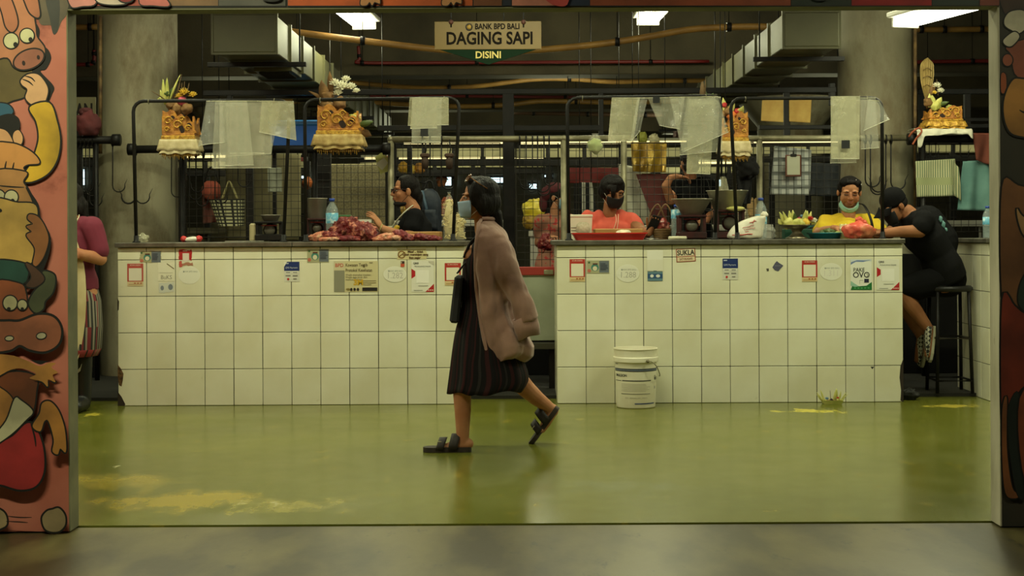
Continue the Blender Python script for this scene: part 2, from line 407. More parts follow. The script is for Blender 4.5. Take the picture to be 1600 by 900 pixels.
mr.el(1574,94,7.5,9,(156,84,58),2)
mr.blob([(1570,28),(1580,18),(1600,18),(1604,40),(1592,52),(1582,48),(1570,40)],(212,200,172),2.2)
mr.blob([(1568,62),(1584,50),(1592,58),(1580,72),(1570,70)],(206,194,166),2)
mr.blob([(1564,116),(1571,118),(1571,142),(1564,144)],(150,76,40),1.4)
mr.blob([(1568,160),(1580,128),(1596,124),(1640,136),(1640,208),(1590,212),(1572,196)],(176,122,58),3)
mr.stroke([(1592,172),(1600,176),(1610,174)],1.4)
mr.blob([(1565,292),(1590,290),(1640,320),(1640,470),(1600,500),(1582,480),(1565,462)],(132,86,52),3)
mr.blob([(1588,326),(1592,352),(1604,372),(1640,380),(1640,350),(1600,340)],(184,140,92),3)
mr.blob([(1590,470),(1600,430),(1640,400),(1640,500),(1606,490)],(46,56,48),2.4)
mr.blob([(1565,468),(1584,478),(1600,490),(1640,500),(1640,590),(1600,602),(1580,630),(1565,660)],(136,52,34),3)
mr.blob([(1565,640),(1572,622),(1572,700),(1580,760),(1592,772),(1584,778),(1570,770),(1565,720)],(160,96,56),2.4)
mr.blob([(1574,640),(1590,614),(1592,700),(1598,776),(1586,764),(1576,700)],(34,42,38),1.4)
mr.blob([(1592,622),(1640,600),(1640,760),(1600,750)],(150,74,44),3)
mr.build('painted_bull',wr)
mh=Mural(YW0)
for x0,x1,c in ((112,240,(188,84,66)),(240,342,(140,104,70)),(342,446,(96,92,84)),(450,740,(214,96,40)),(740,786,(132,76,44)),(786,800,(40,44,60)),(800,886,(222,140,118)),(886,922,(36,44,66)),(922,1236,(158,76,46)),(1236,1330,(52,60,50)),(1330,1456,(178,34,34)),(1456,1530,(48,56,48)),(1530,1560,(120,58,42))):
    mh.blob([(x0,-60),(x1,-60),(x1,9),(x0,9)],c,2,sharp=True)
mh.blob([(108,-20),(150,-20),(150,6),(130,10),(112,10)],(230,150,140),2); mh.blob([(150,-10),(180,-10),(200,4),(180,8),(155,4)],(222,200,180),2)
mh.blob([(225,-20),(250,-10),(266,9),(240,9),(220,6)],(220,120,110),2); mh.el(198,-4,12,8,(150,40,36),2)
for hx in (578,705): mh.blob([(hx-14,8),(hx-10,-4),(hx+12,-6),(hx+16,6),(hx+8,4),(hx+4,9),(hx,4),(hx-5,9)],(216,150,96),1.6)
mh.blob([(840,-20),(886,-20),(886,8),(866,9),(850,-2)],(208,80,76),0); mh.el(425,-3,14,5,(60,56,52),2); mh.el(1280,-2,12,5,(30,34,30),0)
mh.build('painted_figures',wh)
# ================================================================ tiled counters
YC=9.85; ZC=1.13; ZS=1.097
def tiled(name,label,x0,x1,yb,cols,left=False,right=False,loc=None,seed=1):
    rr=random.Random(seed)
    t=thing(name,label,'counter',((x0+x1)/2,YC,0),'tiled market counters')
    core=MB().box(((x0+x1)/2,(YC+yb)/2+.004,ZS/2),(x1-x0-.014,yb-YC-.008,ZS),mi=0)
    core.build('core_wall',M_grout,parent=t)
    m=MB(); zs=[0,.2527,.5054,.7581,1.0108,1.0965]
    w=(x1-x0)/cols; g=.0044
    for i in range(cols):
        for j in range(5):
            d=rr.uniform(-.0006,.0006)
            m.box((x0+(i+.5)*w+rr.uniform(-.0006,.0006),YC+.004+d,(zs[j]+zs[j+1])/2),(w-g,.009,zs[j+1]-zs[j]-g),bev=.0016)
    m.build('front_tiles',M_tile,parent=t)
    for side,xx in ((left,x0),(right,x1)):
        if side:
            m=MB(); n=max(1,round((yb-YC)/.2)); ww=(yb-YC)/n
            for i in range(n):
                for j in range(5):
                    m.box((xx+(.004 if xx==x0 else -.004),YC+.0085+(i+.5)*ww,(zs[j]+zs[j+1])/2),(.009,ww-g-(.0 if i else .004),zs[j+1]-zs[j]-g),bev=.0016)
            m.build('side_tiles',M_tile,parent=t)
    return t
def worktop(label,parts,yb,parent):
    for i,(x0,x1) in enumerate(parts):
        tp=MB().box(((x0+x1)/2,(YC+yb)/2-.012,(ZC+ZS)/2+.0005),(x1-x0,yb-YC+.03,ZC-ZS-.001),bev=.004).build('worktop',M_slab,parent=parent)
xa,xb=P(184,500,YC).x,P(727,500,YC).x
xc,xd=P(870.5,500,YC).x,P(1411,500,YC).x
xs1=P(457,380,YC).x; xs2=P(1143,380,YC).x
CL=tiled('market_counter','long cream tiled counter carrying the raw meat pile',xa,xb,10.6,12,left=True,right=True,seed=1)
worktop('',((xa-.012,xs1-.0015),(xs1+.0015,xb+.012)),10.6,CL)
CR=tiled('market_counter','long cream tiled counter with the white bucket standing before it',xc,xd,10.6,12,left=True,right=True,seed=2)
worktop('',((xc-.03,xs2-.0015),(xs2+.0015,xd+.012)),10.6,CR)
C3=tiled('market_counter','cream tiled counter beyond the dark stool, cut by the white jamb',3.24,5.2,10.58,10,left=True,seed=3)
worktop('',((3.21,5.2),),10.58,C3)
# chipped rotten corners on the counter edges (dirt with its own shape)
M_rot=mat('rotten_render',(120,84,44),.95,c2=(40,30,20),ns=30,bump=.6,bs=60)
def chip(pts,parent,D=YC-.0012,mt=M_rot):
    m=MB(); q=[P(x,y,D) for x,y in pts]; m.prism(q,(0,.006,0)); return m.build('chipped_corner',mt,parent=parent)
chip([(184,570),(189,576),(193,584),(192,594),(190,604),(186,602),(184,590)],CL); chip([(184,612),(190,620),(196,632),(194,634.5),(184,634.5)],CL,mt=flat((44,32,20),.9))
chip([(183.5,466),(186,471),(185.5,484),(183.5,486)],CL,mt=flat((44,34,24),.9))
chip([(1411.5,560),(1407,572),(1405.5,590),(1408,610),(1407,626),(1411.5,628)],CR,mt=flat((44,34,24),.9)); chip([(1360,573),(1366,573),(1363,577)],CR,mt=flat((30,24,18),.9))
# low raised kerb behind the counters
struct(MB().box((0,13.3,.012),(16,6.9-.6,.024)).build('floor',mat('stall_floor_concrete',(34,32,24),.8,c2=(22,21,16),ns=3)))
# ================================================================ stickers on the tiles
DS=YC-.0022
def MS(x,y,k=0,rot=0):
    p=P(x,y,YC); return Matrix.Translation(Vector((p.x,DS-.0004*k,p.z)))@Matrix.Rotation(-TH*0,4,'Y')@Matrix.Rotation(PI/2,4,'X')@Matrix.Rotation(math.radians(rot),4,'Z')
px=YC/FPX
class Stk:
    def __init__(s,x0,y0,x1,y1,rot=0): s.cx,s.cy=(x0+x1)/2,(y0+y1)/2; s.w,s.h=x1-x0,y1-y0; s.m=MB(); s.cols=[]; s.rot=rot; s.M=MS(s.cx,s.cy,0,rot); s.k=0
    def ci(s,c):
        if c not in s.cols: s.cols.append(c)
        return s.cols.index(c)
    def pt(s,u,v): return s.M@Vector(((u-.5)*s.w*px,(.5-v)*s.h*px,.0002*s.k))
    def poly(s,uv,c):
        s.k+=1; s.m.poly([s.pt(u,v) for u,v in uv],s.ci(c)); return s
    def rect(s,u0,v0,u1,v1,c): return s.poly([(u0,v1),(u1,v1),(u1,v0),(u0,v0)],c)
    def el(s,u,v,ru,rv,c,n=28): return s.poly([(u+ru*math.cos(-2*PI*i/n),v+rv*math.sin(-2*PI*i/n)) for i in range(n)],c)
    def torn(s,u0,v0,u1,v1,c,seed=0,a=.06):
        r=random.Random(seed); pts=[]
        for (ax,ay,bx,by) in ((u0,v1,u1,v1),(u1,v1,u1,v0),(u1,v0,u0,v0),(u0,v0,u0,v1)):
            for k in range(6): t=k/6; pts.append((ax+(bx-ax)*t+r.uniform(-a,a)*.6,ay+(by-ay)*t+r.uniform(-a,a)))
        return s.poly(pts,c)
    def text(s,t,u,v,hpx,c,sx=1,bold=0,align='CENTER',shear=0):
        s.k+=1; p=s.pt(u,v); M=Matrix.Translation(p)@s.M.to_3x3().to_4x4()
        s.m.text(t,M,hpx*px,s.ci(c),sx,bold*px,align,shear); return s
    def done(s,label,group='stickers on the counter tiles',name='sticker',rough=.45):
        b=s.m.build(name,[flat(c,rough) for c in s.cols],loc=(P(s.cx,s.cy,YC).x,YC,P(s.cx,s.cy,YC).z)); return tag(b,label,'sticker',group)
PAPER=(226,222,200); PALE=(222,218,190)
def bars(s,u0,u1,v0,v1,n,c,seed=3,h=.45):
    r=random.Random(seed); st=(v1-v0)/n
    for i in range(n): s.rect(u0,v0+i*st,u0+(u1-u0)*r.uniform(.6,1),v0+i*st+st*h,c)
def redqr(x0,y0,x1,y1,label,fade=0):
    f=lambda c:tuple(int(v*(1-fade)+200*fade) for v in c)
    s=Stk(x0,y0,x1,y1); s.rect(0,0,1,.8,f((178,52,40))).rect(0,.8,1,1,f((214,190,140))).rect(.1,.2,.9,.76,f((228,220,196)))
    s.text('SCAN DISINI',.5,.07,3.4,f((236,210,190)),.85)
    for k in range(3): s.rect(.42+.19*k,.84,.54+.19*k,.9,f((176,96,50)))
    s.rect(.08,.9,.9,.94,f((190,160,110)))
    return s.done(label)
def photo(x0,y0,x1,y1,label,seed,torn=0):
    s=Stk(x0,y0,x1,y1); r=random.Random(seed)
    if torn: s.torn(.02,.05,.98,.95,(170,164,124),seed,.07)
    else: s.rect(0,0,1,1,(168,166,130))
    s.rect(.55,.04,.98,.95,(104,112,120)); s.el(.36,.55,.17,.28,(70,128,116)); s.el(.36,.62,.1,.18,(216,206,176)); s.el(.1,.8,.08,.14,(190,110,90)); s.el(.1,.16,.05,.08,(70,100,60))
    s.rect(.26,.22,.48,.32,(88,48,40)); bars(s,.6,.95,.22,.8,5,(60,66,80),seed)
    return s.done(label)
def oval(x0,y0,x1,y1,txt,label,tc=(186,182,166)):
    s=Stk(x0,y0,x1,y1); s.el(.5,.5,.5,.5,(230,228,210)); s.el(.5,.5,.46,.45,(226,224,206))
    if txt: s.text(txt,.5,.6,13,tc,.9)
    s.el(.24,.3,.03,.05,(140,150,140)); s.text('BANK BPD BALI',.54,.3,3.6,(160,164,150),.9)
    return s.done(label)
def bluecard(x0,y0,x1,y1,label,curl=False):
    s=Stk(x0,y0,x1,y1); s.rect(0,0,1,1,(214,212,196)); s.rect(0,0,1,.46,(30,50,108)); s.text('QRIS Payments',.08,.3,3.6,(200,206,216),.85,0,'LEFT'); s.rect(.08,.06,.3,.11,(190,196,210))
    for u in (.1,.56):
        for v in (.52,.68): s.rect(u,v,u+.32,v+.05,(120,118,112))
        s.rect(u-.04,.475,u+.36,.6,(224,222,208)); s.rect(u+.02,.52,u+.3,.56,(110,108,104))
    s.rect(.2,.82,.33,.92,(190,48,44)); s.rect(.6,.84,.82,.88,(120,116,110))
    if curl: s.poly([(0,.26),(.2,.0),(0,0)],(232,228,212))
    return s.done(label)
def whiteqr(x0,y0,x1,y1,label,curl=False):
    s=Stk(x0,y0,x1,y1); s.rect(0,0,1,1,(226,224,208)); s.poly([(0,.58),(.17,.5),(.17,.34),(0,.26)],(178,34,40)); s.poly([(.62,1),(1,1),(1,.74)],(178,40,40))
    for k in range(3): s.rect(.73+.09*k,.93,.79+.09*k,.96,(230,200,190))
    s.rect(.22,.31,.78,.72,(236,234,222)); s.text('QRIS',.2,.09,4,(60,60,60),1,.1); s.text('PEDAGANG PASAR',.5,.19,3,(90,90,90),1); s.rect(.3,.8,.75,.815,(150,150,140)); s.rect(.1,.94,.5,.955,(150,150,140))
    if curl: s.poly([(.74,.02),(1,.16),(1,.02)],(196,190,170))
    return s.done(label)
redqr(199,412,224,447,'faded red payment sticker by the chipped end of the meat counter',.18)
photo(218,392,252,411,'torn picture sticker under the worktop above faded red sticker',4,1)
s=Stk(247,410,273,457); s.torn(0,0,1,.62,(228,224,200),3,.02); s.torn(.06,.66,.96,.99,(206,208,196),5,.03); s.text('BuKS',.5,.5,9,(130,126,108),.9); s.el(.25,.85,.1,.08,(120,130,140)); s.el(.75,.82,.14,.1,(120,130,140)); s.rect(.1,.34,.9,.352,(190,184,160)); s.poly([(.55,.03),(.98,.2),(.96,.23),(.52,.05)],(130,116,80)); s.done('white paper sticker handwritten BuKS, peeling on the second tile')
s=Stk(279,390,302,418); s.torn(.02,.02,.9,.6,(176,36,40),7,.05); s.rect(.28,.2,.72,.64,(224,208,196)); s.torn(.05,.74,.98,.9,(170,120,96),9,.05); s.torn(.02,.64,.24,.98,(196,90,80),2,.04); s.rect(.3,.04,.6,.1,(230,200,190)); s.done('shredded red sticker half torn off below the worktop edge')
oval(279,416,313,444,'','blank white oval sticker under the shredded red sticker')
bluecard(444,409,468,440,'blue and white card sticker with curled corner, on meat counter',True)
photo(480,389,514,410,'crisp picture sticker under the worktop below the beef pile',11)
s=Stk(522,408,591,456); s.rect(0,0,1,1,(206,196,152)); s.rect(0,.3,.24,1,(140,138,118)); s.rect(0,0,.24,.3,(206,196,160)); s.text('BPD',.12,.14,8,(190,90,76),.9,.2)
s.text('Kawasan Tertib',.26,.13,7,(96,84,60),.78,.1,'LEFT').text('Protokol Kesehatan',.26,.3,7,(96,84,60),.74,.1,'LEFT')
for k,l in enumerate(('Wajib memakai masker,','Wajib jaga jarak dan','mencuci tangan')): s.text(l,.26,.45+.075*k,4.4,(110,100,76),.95,0,'LEFT')
s.text('3M',.55,.7,12,(206,164,40),1,.5).rect(.64,.86,.98,.97,(36,34,34)); bars(s,.66,.96,.63,.82,3,(150,138,100),2,.3)
for k in range(3): s.el(.39+.075*k,.92,.028,.05,(44,40,36))
s.el(.32,.91,.05,.03,(140,124,70)); s.rect(.8,.04,.88,.06,(110,100,80)); s.rect(.66,.11,.7,.2,(100,88,60)); s.done('large tan health protocol poster reading 3M')
oval(599,416,635,441,'1.282','white oval sticker numbered 1.282')
s=Stk(626,408,632,417); s.rect(0,0,1,1,(196,84,56)).rect(0,0,1,.45,(70,50,44)).rect(.1,.1,.3,.4,(210,190,160)); s.done('tiny orange and black stamp above the 1.282 oval')
s=Stk(620,388,667,406); s.torn(.02,.05,.98,.95,(206,194,146),21,.05); s.el(.16,.55,.13,.34,(120,84,36)); s.el(.16,.55,.09,.24,(206,194,146)); s.poly([(.06,.7),(.26,.3),(.28,.36),(.08,.78)],(120,84,36))
s.text('Maaf .. tidak',.62,.3,5,(80,60,36),1,.2).text('boleh meminjam uang',.62,.55,5,(90,64,36),.9,.2).text('ikan segar',.6,.82,5,(90,64,36),.9,.2); s.done('torn brown lettered notice with ring emblem under the worktop edge')
whiteqr(643,407,678,456,'white sheet with red corners between the 1.282 oval and the walking woman',True)
redqr(695,411,720,446,'red payment sticker next to the walking woman')
redqr(890,405,914,440,'red payment sticker on the tile below the red tray')
photo(917,407,952,427,'picture sticker on the tile left of the 1.288 oval',14)
oval(963,413,999,441,'1.288','white oval sticker numbered 1.288',(176,172,156))
s=Stk(1011,391,1036,440); s.rect(.0,0,1,.3,(230,228,212)); s.rect(.0,.3,1,.66,(224,221,200)); s.rect(.03,.68,.97,.98,(96,128,140)); s.rect(.03,.75,.97,.9,(50,84,124)); s.el(.3,.82,.11,.05,(226,226,214)); s.el(.68,.82,.13,.05,(226,226,214)); s.rect(.4,.65,.6,.67,(60,90,90)); s.done('translucent paper over a blue picture sticker, above the bucket')
s=Stk(1056.5,388.5,1086.5,409,3); s.rect(0,0,1,1,(150,60,44)).rect(.04,.05,.96,.56,(226,214,184)).rect(.04,.62,.96,.95,(222,204,170)).text('SUKLA',.5,.32,11,(40,34,30),.82,.35).text('SATVIKASARI',.5,.79,5,(120,70,50),.7,.1); s.done('red framed sticker printed SUKLA')
bluecard(1129,404,1153,437,'flat blue and white card sticker, on the bucket counter')
s=Stk(1197,407,1224,425); s.poly([(.36,.6),(.5,.25),(.62,.05),(.74,.2),(1,.45),(.84,.7),(.7,.95),(.5,.85)],(84,84,104)); s.poly([(.0,.7),(.15,.68),(.16,.9),(.05,.95)],(90,84,70)); s.rect(.5,.42,.85,.5,(112,112,128)); s.done('ragged blue remnant of a torn off sticker')
redqr(1253,407,1277,440,'bright red payment sticker left of the faint oval near the counter end')
oval(1281,411,1316,438,'1.311','faint white oval sticker right of the bright red payment sticker',(214,208,196))
s=Stk(1329,405,1362,453); s.rect(0,0,1,1,(228,228,214)); s.poly([(0,.2),(.2,.08),(.5,.05),(.98,.08),(1,.0),(0,0)],(206,212,212)); s.poly([(0,.18),(.25,.08),(.6,.09),(.98,.02),(.7,.04),(.3,.03),(.02,.1)],(112,132,176))
s.poly([(0,1),(1,1),(1,.74),(.75,.86),(.4,.88),(.1,.8)],(36,112,56)); s.poly([(0,.7),(.2,.8),(.4,.88),(.2,.9),(0,.86)],(150,190,170)); s.text('PAKE',.12,.35,8.5,(46,46,46),.9,.1,'LEFT').text('OVO',.1,.52,12.5,(40,40,40),.95,.15,'LEFT').text('x',.82,.5,12,(170,168,150)); s.rect(.64,.64,.86,.76,(40,40,64)); s.rect(.42,.68,.6,.69,(120,130,120)); s.rect(.42,.68,.43,.8,(120,130,120))
for k in range(5): s.rect(.16+.16*k,.92,.24+.16*k,.96,(90,160,100))
s.done('white and green sticker reading PAKE OVO x')
whiteqr(1370,405,1405,453,'white sheet with red corners beside the PAKE OVO sticker')
# ================================================================ generic shape helpers
def nz(p,s=1.0,o=0.0): return noise.noise(Vector((p[0]*s+o,p[1]*s+o*1.7,p[2]*s-o)))
def lump(m,c,rad,seed=0,amp=.25,fr=1.6,mi=0,R=None,nu=22,nv=14):
    mr=max(rad) if hasattr(rad,'__len__') else rad
    def fn(q):
        k=1+amp*nz(q/mr,fr,seed*3.1)+amp*.5*nz(q/mr,fr*2.3,seed*5.3+9); return q*k
    return m.ell(c,rad,R,nu,nv,mi,fn)
def bez(*p,n=10): return catmull(p,n)
def quad_sheet(c4,nu=12,nv=12,fold=.01,fr=3,seed=0,thick=0,dirn=(0,1,0)):
    TL,TR,BR,BL=c4; g=[]; d=Vector(dirn)
    for i in range(nv+1):
        v=i/nv; r=[]
        for j in range(nu+1):
            u=j/nu; p=(TL*(1-u)+TR*u)*(1-v)+(BL*(1-u)+BR*u)*v
            w=fold*(.35+.65*v)*(math.sin(fr*2*PI*u+seed+1.3*v)+.6*nz((u*3,v*2,seed),1.3,seed))
            r.append(p+d*w)
        g.append(r)
    return g
# ================================================================ steel frames, rails, mesh
YP=11.5
def hoop(label,lt,lb,rt,rb,D=9.95):
    base=P(lb[0],lb[1],D); base.z=ZC
    a=P(*lb,D); a.z=ZC; b=P(*lt,D); c=P(*rt,D); d=P(*rb,D); d.z=ZC; r=.075
    t=thing('rail_hoop',label,'metal hoop',(a.x,D,ZC),'bent black hoops standing on the counters')
    ux=(c-b).normalized(); dl=(a-b).normalized(); dr=(d-c).normalized()
    pts=[a,b+dl*r]+[b+dl*r*(1-math.sin(k*PI/8)) + ux*r*(1-math.cos(k*PI/8)) for k in range(1,4)]+[b+ux*r]
    pts+= [c-ux*r]+[c-ux*r*(1-math.sin(k*PI/8))+dr*r*(1-math.cos(k*PI/8)) for k in range(1,4)]+[c+dr*r,d]
    MB().tube(pts,.0125,10).build('bent_tube',M_black,parent=t)
    for q in (a,d): MB().lathe([(.0,.0),(.028,.0),(.028,.006),(.018,.012),(.016,.05),(.0,.05)],(q.x,q.y,ZC+.0005),n=14).build('foot',M_black,parent=t)
    for k,f in enumerate((.1,.9)):
        q=b+(c-b)*f; R=basis(Vector((0,1,0)),Vector((0,0,1)),Vector((1,0,0)))
        MB().tube([q+Vector((0,.017*math.cos(x),.017*math.sin(x)-.004)) for x in [2*PI*i/12 for i in range(12)]],.003,6,closed=True).build('ring',M_galv,parent=t)
    return t
hoop('bent black hoop at the chipped end of the meat counter',(208,158),(213,377),(453,157),(443,376))
hoop('bent black hoop over the raw meat pile',(476,156),(478,376),(718,153),(708,374))
hoop('bent black hoop around the woman in the coral shirt',(886,153),(889,375),(1127,150),(1117,374))
hoop('bent black hoop around the woman in the yellow shirt',(1141,154),(1152,375),(1378,153),(1379,374))
def pipe(name,label,pts,r,mt,cat='pipe',group=None,n=10,ends=None):
    m=MB().tube(pts,r,n)
    o=m.build(name,mt,loc=pts[0]); return tag(o,label,cat,group)
def rail(D,y,x0,x1): return [P(x0,y,D),P(x1,y,D)]
# galvanised pipe frames
def galv(label,y,x0,x1,posts,D=YP-.06,r=.025):
    z=P((x0+x1)/2,y,D).z; X0,X1=P(x0,y,D).x,P(x1,y,D).x
    t=thing('pipe_frame',label,'pipe frame',((X0+X1)/2,D,.024),'galvanised pipe frames behind the vendors')
    MB().tube([(X0,D,z),(X1,D,z)],r,12).build('top_rail',M_galv,parent=t)
    for p in posts:
        X=P(p,300,D).x; MB().tube([(X,D,.024),(X,D,z)],r*.98,12).build('post',M_galv,parent=t)
        MB().ell((X,D,z),r*1.12,nu=12,nv=8).build('elbow_joint',M_galv,parent=t)
    return t
galv('galvanised pipe frame behind the vendor in glasses',217,611,985,(611,881,975))
galv('galvanised pipe frame behind the woman in yellow',216,1150,1432,(1187,))
# black rails by the columns
def brail(label,y,x0,x1,D=11.38,r=.032,posts=()):
    z=P((x0+x1)/2,y,D).z; X0,X1=P(x0,y,D).x,P(x1,y,D).x
    t=thing('black_rail',label,'rail',((X0+X1)/2,D,z),'thick black hanging rails')
    MB().tube([(X0,D,z),(X1,D,z)],r,12).build('rail_tube',M_black,parent=t)
    for X in (X0,X1): MB().lathe([(0,-.03),(r*1.5,-.03),(r*1.5,.03),(0,.03)],(X,D,z),n=14,R=Matrix.Rotation(PI/2,3,'Y')).build('end_cap',M_black,parent=t)
    for X in [P(q,y,D).x for q in posts]: MB().tube([(X,D,.024),(X,D,z)],.02,8).build('post',M_black,parent=t)
    return t
brail('thick black rail holding the maroon cloth bag',219,60,182,posts=(150,))
brail('thick black rail crossing before the stained column',233,206,352,posts=(284,))
brail('thick black rail below the blue tub',233,420,604,posts=(492,))
brail('thick black rail under the white draped shrine cloth',217,1424,1620,posts=(1442,))
# dark painted steel frame
def sframe():
    D=11.95; t=thing('steel_scaffold','tall dark painted steel frame of posts and beams behind the mesh','scaffold',(0,D,.024))
    def hb(name,y,x0,x1,h=.045,DD=D):
        z=P((x0+x1)/2,y,DD).z; X0,X1=P(x0,y,DD).x,P(x1,y,DD).x
        MB().box(((X0+X1)/2,DD,z),(X1-X0,.05,h),bev=.003).build(name,M_black,parent=t)
    def vp(x,y0,w=.05,y1=None):
        a=P(x,y0,D); z0=.024 if y1 is None else P(x,y1,D).z
        MB().box((a.x,D+.001,(a.z+z0)/2),(w,.049,a.z-z0),bev=.003).build('post',M_black,parent=t)
    hb('beam',143,318,1306); hb('beam',143,1434,1640); hb('beam',200,590,786); hb('beam',200,803,940); hb('beam',199,1186,1300,.035); hb('beam',197,1446,1640,.035); hb('beam',187,1446,1640,.03)
    vp(794,139,.095); vp(285,150,.06); vp(359,143,.04,159); vp(939,143,.04,212); vp(1229,140,.05,212); vp(505,240,.13); vp(1300,130,.05,165); vp(1511,143,.05,215); vp(640,228,.04); vp(1440,143,.05); vp(390,262,.06)
sframe()
M_wirel=mat('dull_mesh_wire',(40,36,28),.55,metal=.3)
def mesh_panel(label,x0,x1,y0,y1,D=YP,cell=.057):
    a=P(x0,y0,D); b=P(x1,y1,D); t=thing('wire_mesh_panel',label,'wire mesh',((a.x+b.x)/2,D,b.z),'square wire mesh panels behind the stalls')
    m=MB(); n=int((b.x-a.x)/cell); k=int((a.z-b.z)/cell)
    for i in range(n+1):
        X=a.x+(b.x-a.x)*i/n; m.tube([(X,D,a.z),(X,D,b.z)],.0022,5,sm=False)
    for j in range(k+1):
        Z=a.z+(b.z-a.z)*j/k; m.tube([(a.x,D+.004,Z),(b.x,D+.004,Z)],.0022,5,sm=False)
    m.build('wire_grid',M_wirel,parent=t)
    m=MB().tube([(a.x,D,a.z),(b.x,D,a.z),(b.x,D,b.z),(a.x,D,b.z)],.006,6,closed=True,sm=False); m.build('border_wire',M_wirel,parent=t)
    for X in (a.x+.05,b.x-.05): MB().tube([(X,D+.008,.024),(X,D+.008,b.z)],.008,6).build('foot_rod',M_black,parent=t)
    return t
mesh_panel('wire mesh panel behind the maroon shirted vendor',40,150,232,372)
mesh_panel('wire mesh panel before the checkered basket',284,478,238,370)
mesh_panel('wire mesh panel behind the beef pile',482,604,236,372)
mesh_panel('wire mesh panel behind the vendor in glasses',618,782,224,372)
mesh_panel('tall wire mesh panel in the gap between the counters',806,873,224,417)
mesh_panel('wire mesh panel behind the woman in coral',889,1178,224,372)
mesh_panel('wire mesh panel hung with the clipboard and striped cloth',1193,1312,224,372)
mesh_panel('wire mesh panel behind the hanging towels',1432,1560,226,362)
# low gate between the counters
def gate():
    D=10.62; a=P(727,432,D); b=P(868,532,D); t=thing('low_gate','low pale grey gate with red top board between the two counters','gate',((a.x+b.x)/2,D,.024))
    MB().box(((a.x+b.x)/2,D,(a.z+b.z)/2),(b.x-a.x,.03,a.z-b.z),bev=.004).build('panel',mat('pale_grey_panel',(158,164,144),.5,c2=(140,146,126),ns=4),parent=t)
    z0,z1=P(800,430,D).z,P(800,417,D).z
    MB().box(((a.x+b.x)/2,D-.01,(z0+z1)/2),(b.x-a.x,.05,z1-z0),bev=.004).build('top_board',flat((150,44,36),.5),parent=t)
    MB().box(((a.x+b.x)/2,D-.005,a.z+.008),(b.x-a.x,.04,.016),bev=.002).build('lip',M_galv,parent=t)
    MB().box((b.x-.05,D-.035,a.z+.03),(.07,.03,.035),bev=.004).build('latch',M_galv,parent=t)
    zz=P(800,534,D).z
    MB().box(((a.x+b.x)/2,D-.02,zz-.03),(b.x-a.x,.06,.05),bev=.004).build('bottom_rail',mat('dark_wet_wood',(58,56,42),.6),parent=t)
    for X in (a.x+.025,b.x-.025): MB().box((X,D+.02,(.024+b.z)/2),(.05,.05,b.z-.024),bev=.003).build('leg',M_black,parent=t)
gate()
M_dkp=mat('added_shade_board',(16,15,12),.9,c2=(10,9,8),ns=4,spec=.2)  # dark boards added behind the gaps to stand in for deep shade
def lowwall(label,x0,x1,zt,D=11.62):
    a=P(x0,400,D).x; b=P(x1,400,D).x; o=MB().box(((a+b)/2,D,(zt+.024)/2),(b-a,.05,zt-.026),bev=.004).build('added_dark_partition',M_dkp,loc=((a+b)/2,D,.024)); return tag(o,label,'partition','added dark low partitions under the mesh')
lowwall('added dark low partition behind the maroon shirted vendor',20,150,1.12); lowwall('added dark low partition beyond the dark bar stool',1384,1640,1.0,11.6)
lowwall('added dark low partition behind the meat counter',285,780,1.08); lowwall('added dark low partition behind the bucket counter',890,1306,1.08); lowwall('added dark low board under the gate gap mesh',786,884,.9)
# ================================================================ ducts
M_duct=mat('galvanised_duct',(84,82,54),.5,spec=.3,c2=(70,68,44),ns=2.5,nd=6,c3=(58,54,36),ns3=4,lo3=.64,hi3=.78)
def duct(label,x0,x1,yb,yt,D0,D1,vent=False):
    a=P(x0,yb,D0); b=P(x1,yt,D0); cx,cz=(a.x+b.x)/2,(a.z+b.z)/2; w,h=b.x-a.x,b.z-a.z
    t=thing('air_duct',label,'duct',(cx,D0,a.z),'square air ducts under the ceiling')
    MB().box((cx,(D0+D1)/2,cz),(w,D1-D0,h),bev=.006).build('duct_body',M_duct,parent=t)
    k=D0+.02
    while k<D1:
        m=MB(); 
        for (sx,sz,wx,wz) in ((cx-w/2-.008,cz,.016,h+.03),(cx+w/2+.008,cz,.016,h+.03),(cx,a.z-.008,w,.016),(cx,b.z+.008,w,.016)): m.box((sx,k,sz),(wx,.03,wz))
        m.build('flange',M_duct,parent=t); k+=.62
    for k in (D0+.5,D0+3,D0+5.5,D0+8):
        MB().box((cx,k,a.z-.03),(w+.3,.04,.035),bev=.003).build('hanger_bar',M_black,parent=t)
        for sg in(-1,1): MB().tube([(cx+sg*(w/2+.1),k,a.z-.03),(cx+sg*(w/2+.1),k,3.7)],.006,6).build('hanger_rod',M_black,parent=t)
    if vent:
        v=MB().box((cx+.06,D0+1.1,a.z-.02),(.3,.5,.04),bev=.003).build('vent_box',M_duct,parent=t)
        m=MB()
        for i in range(9): m.box((cx+.06,D0+.92+i*.045,a.z-.045),(.24,.02,.012),rot=rotm('X',30))
        m.build('vent_louvres',M_black,parent=t)
duct('square air duct running back above the white flowers',333,430,82,22,10.4,19.6,True)
duct('square air duct running back above the bucket counter',1226,1311,73,19,10.4,19.6)
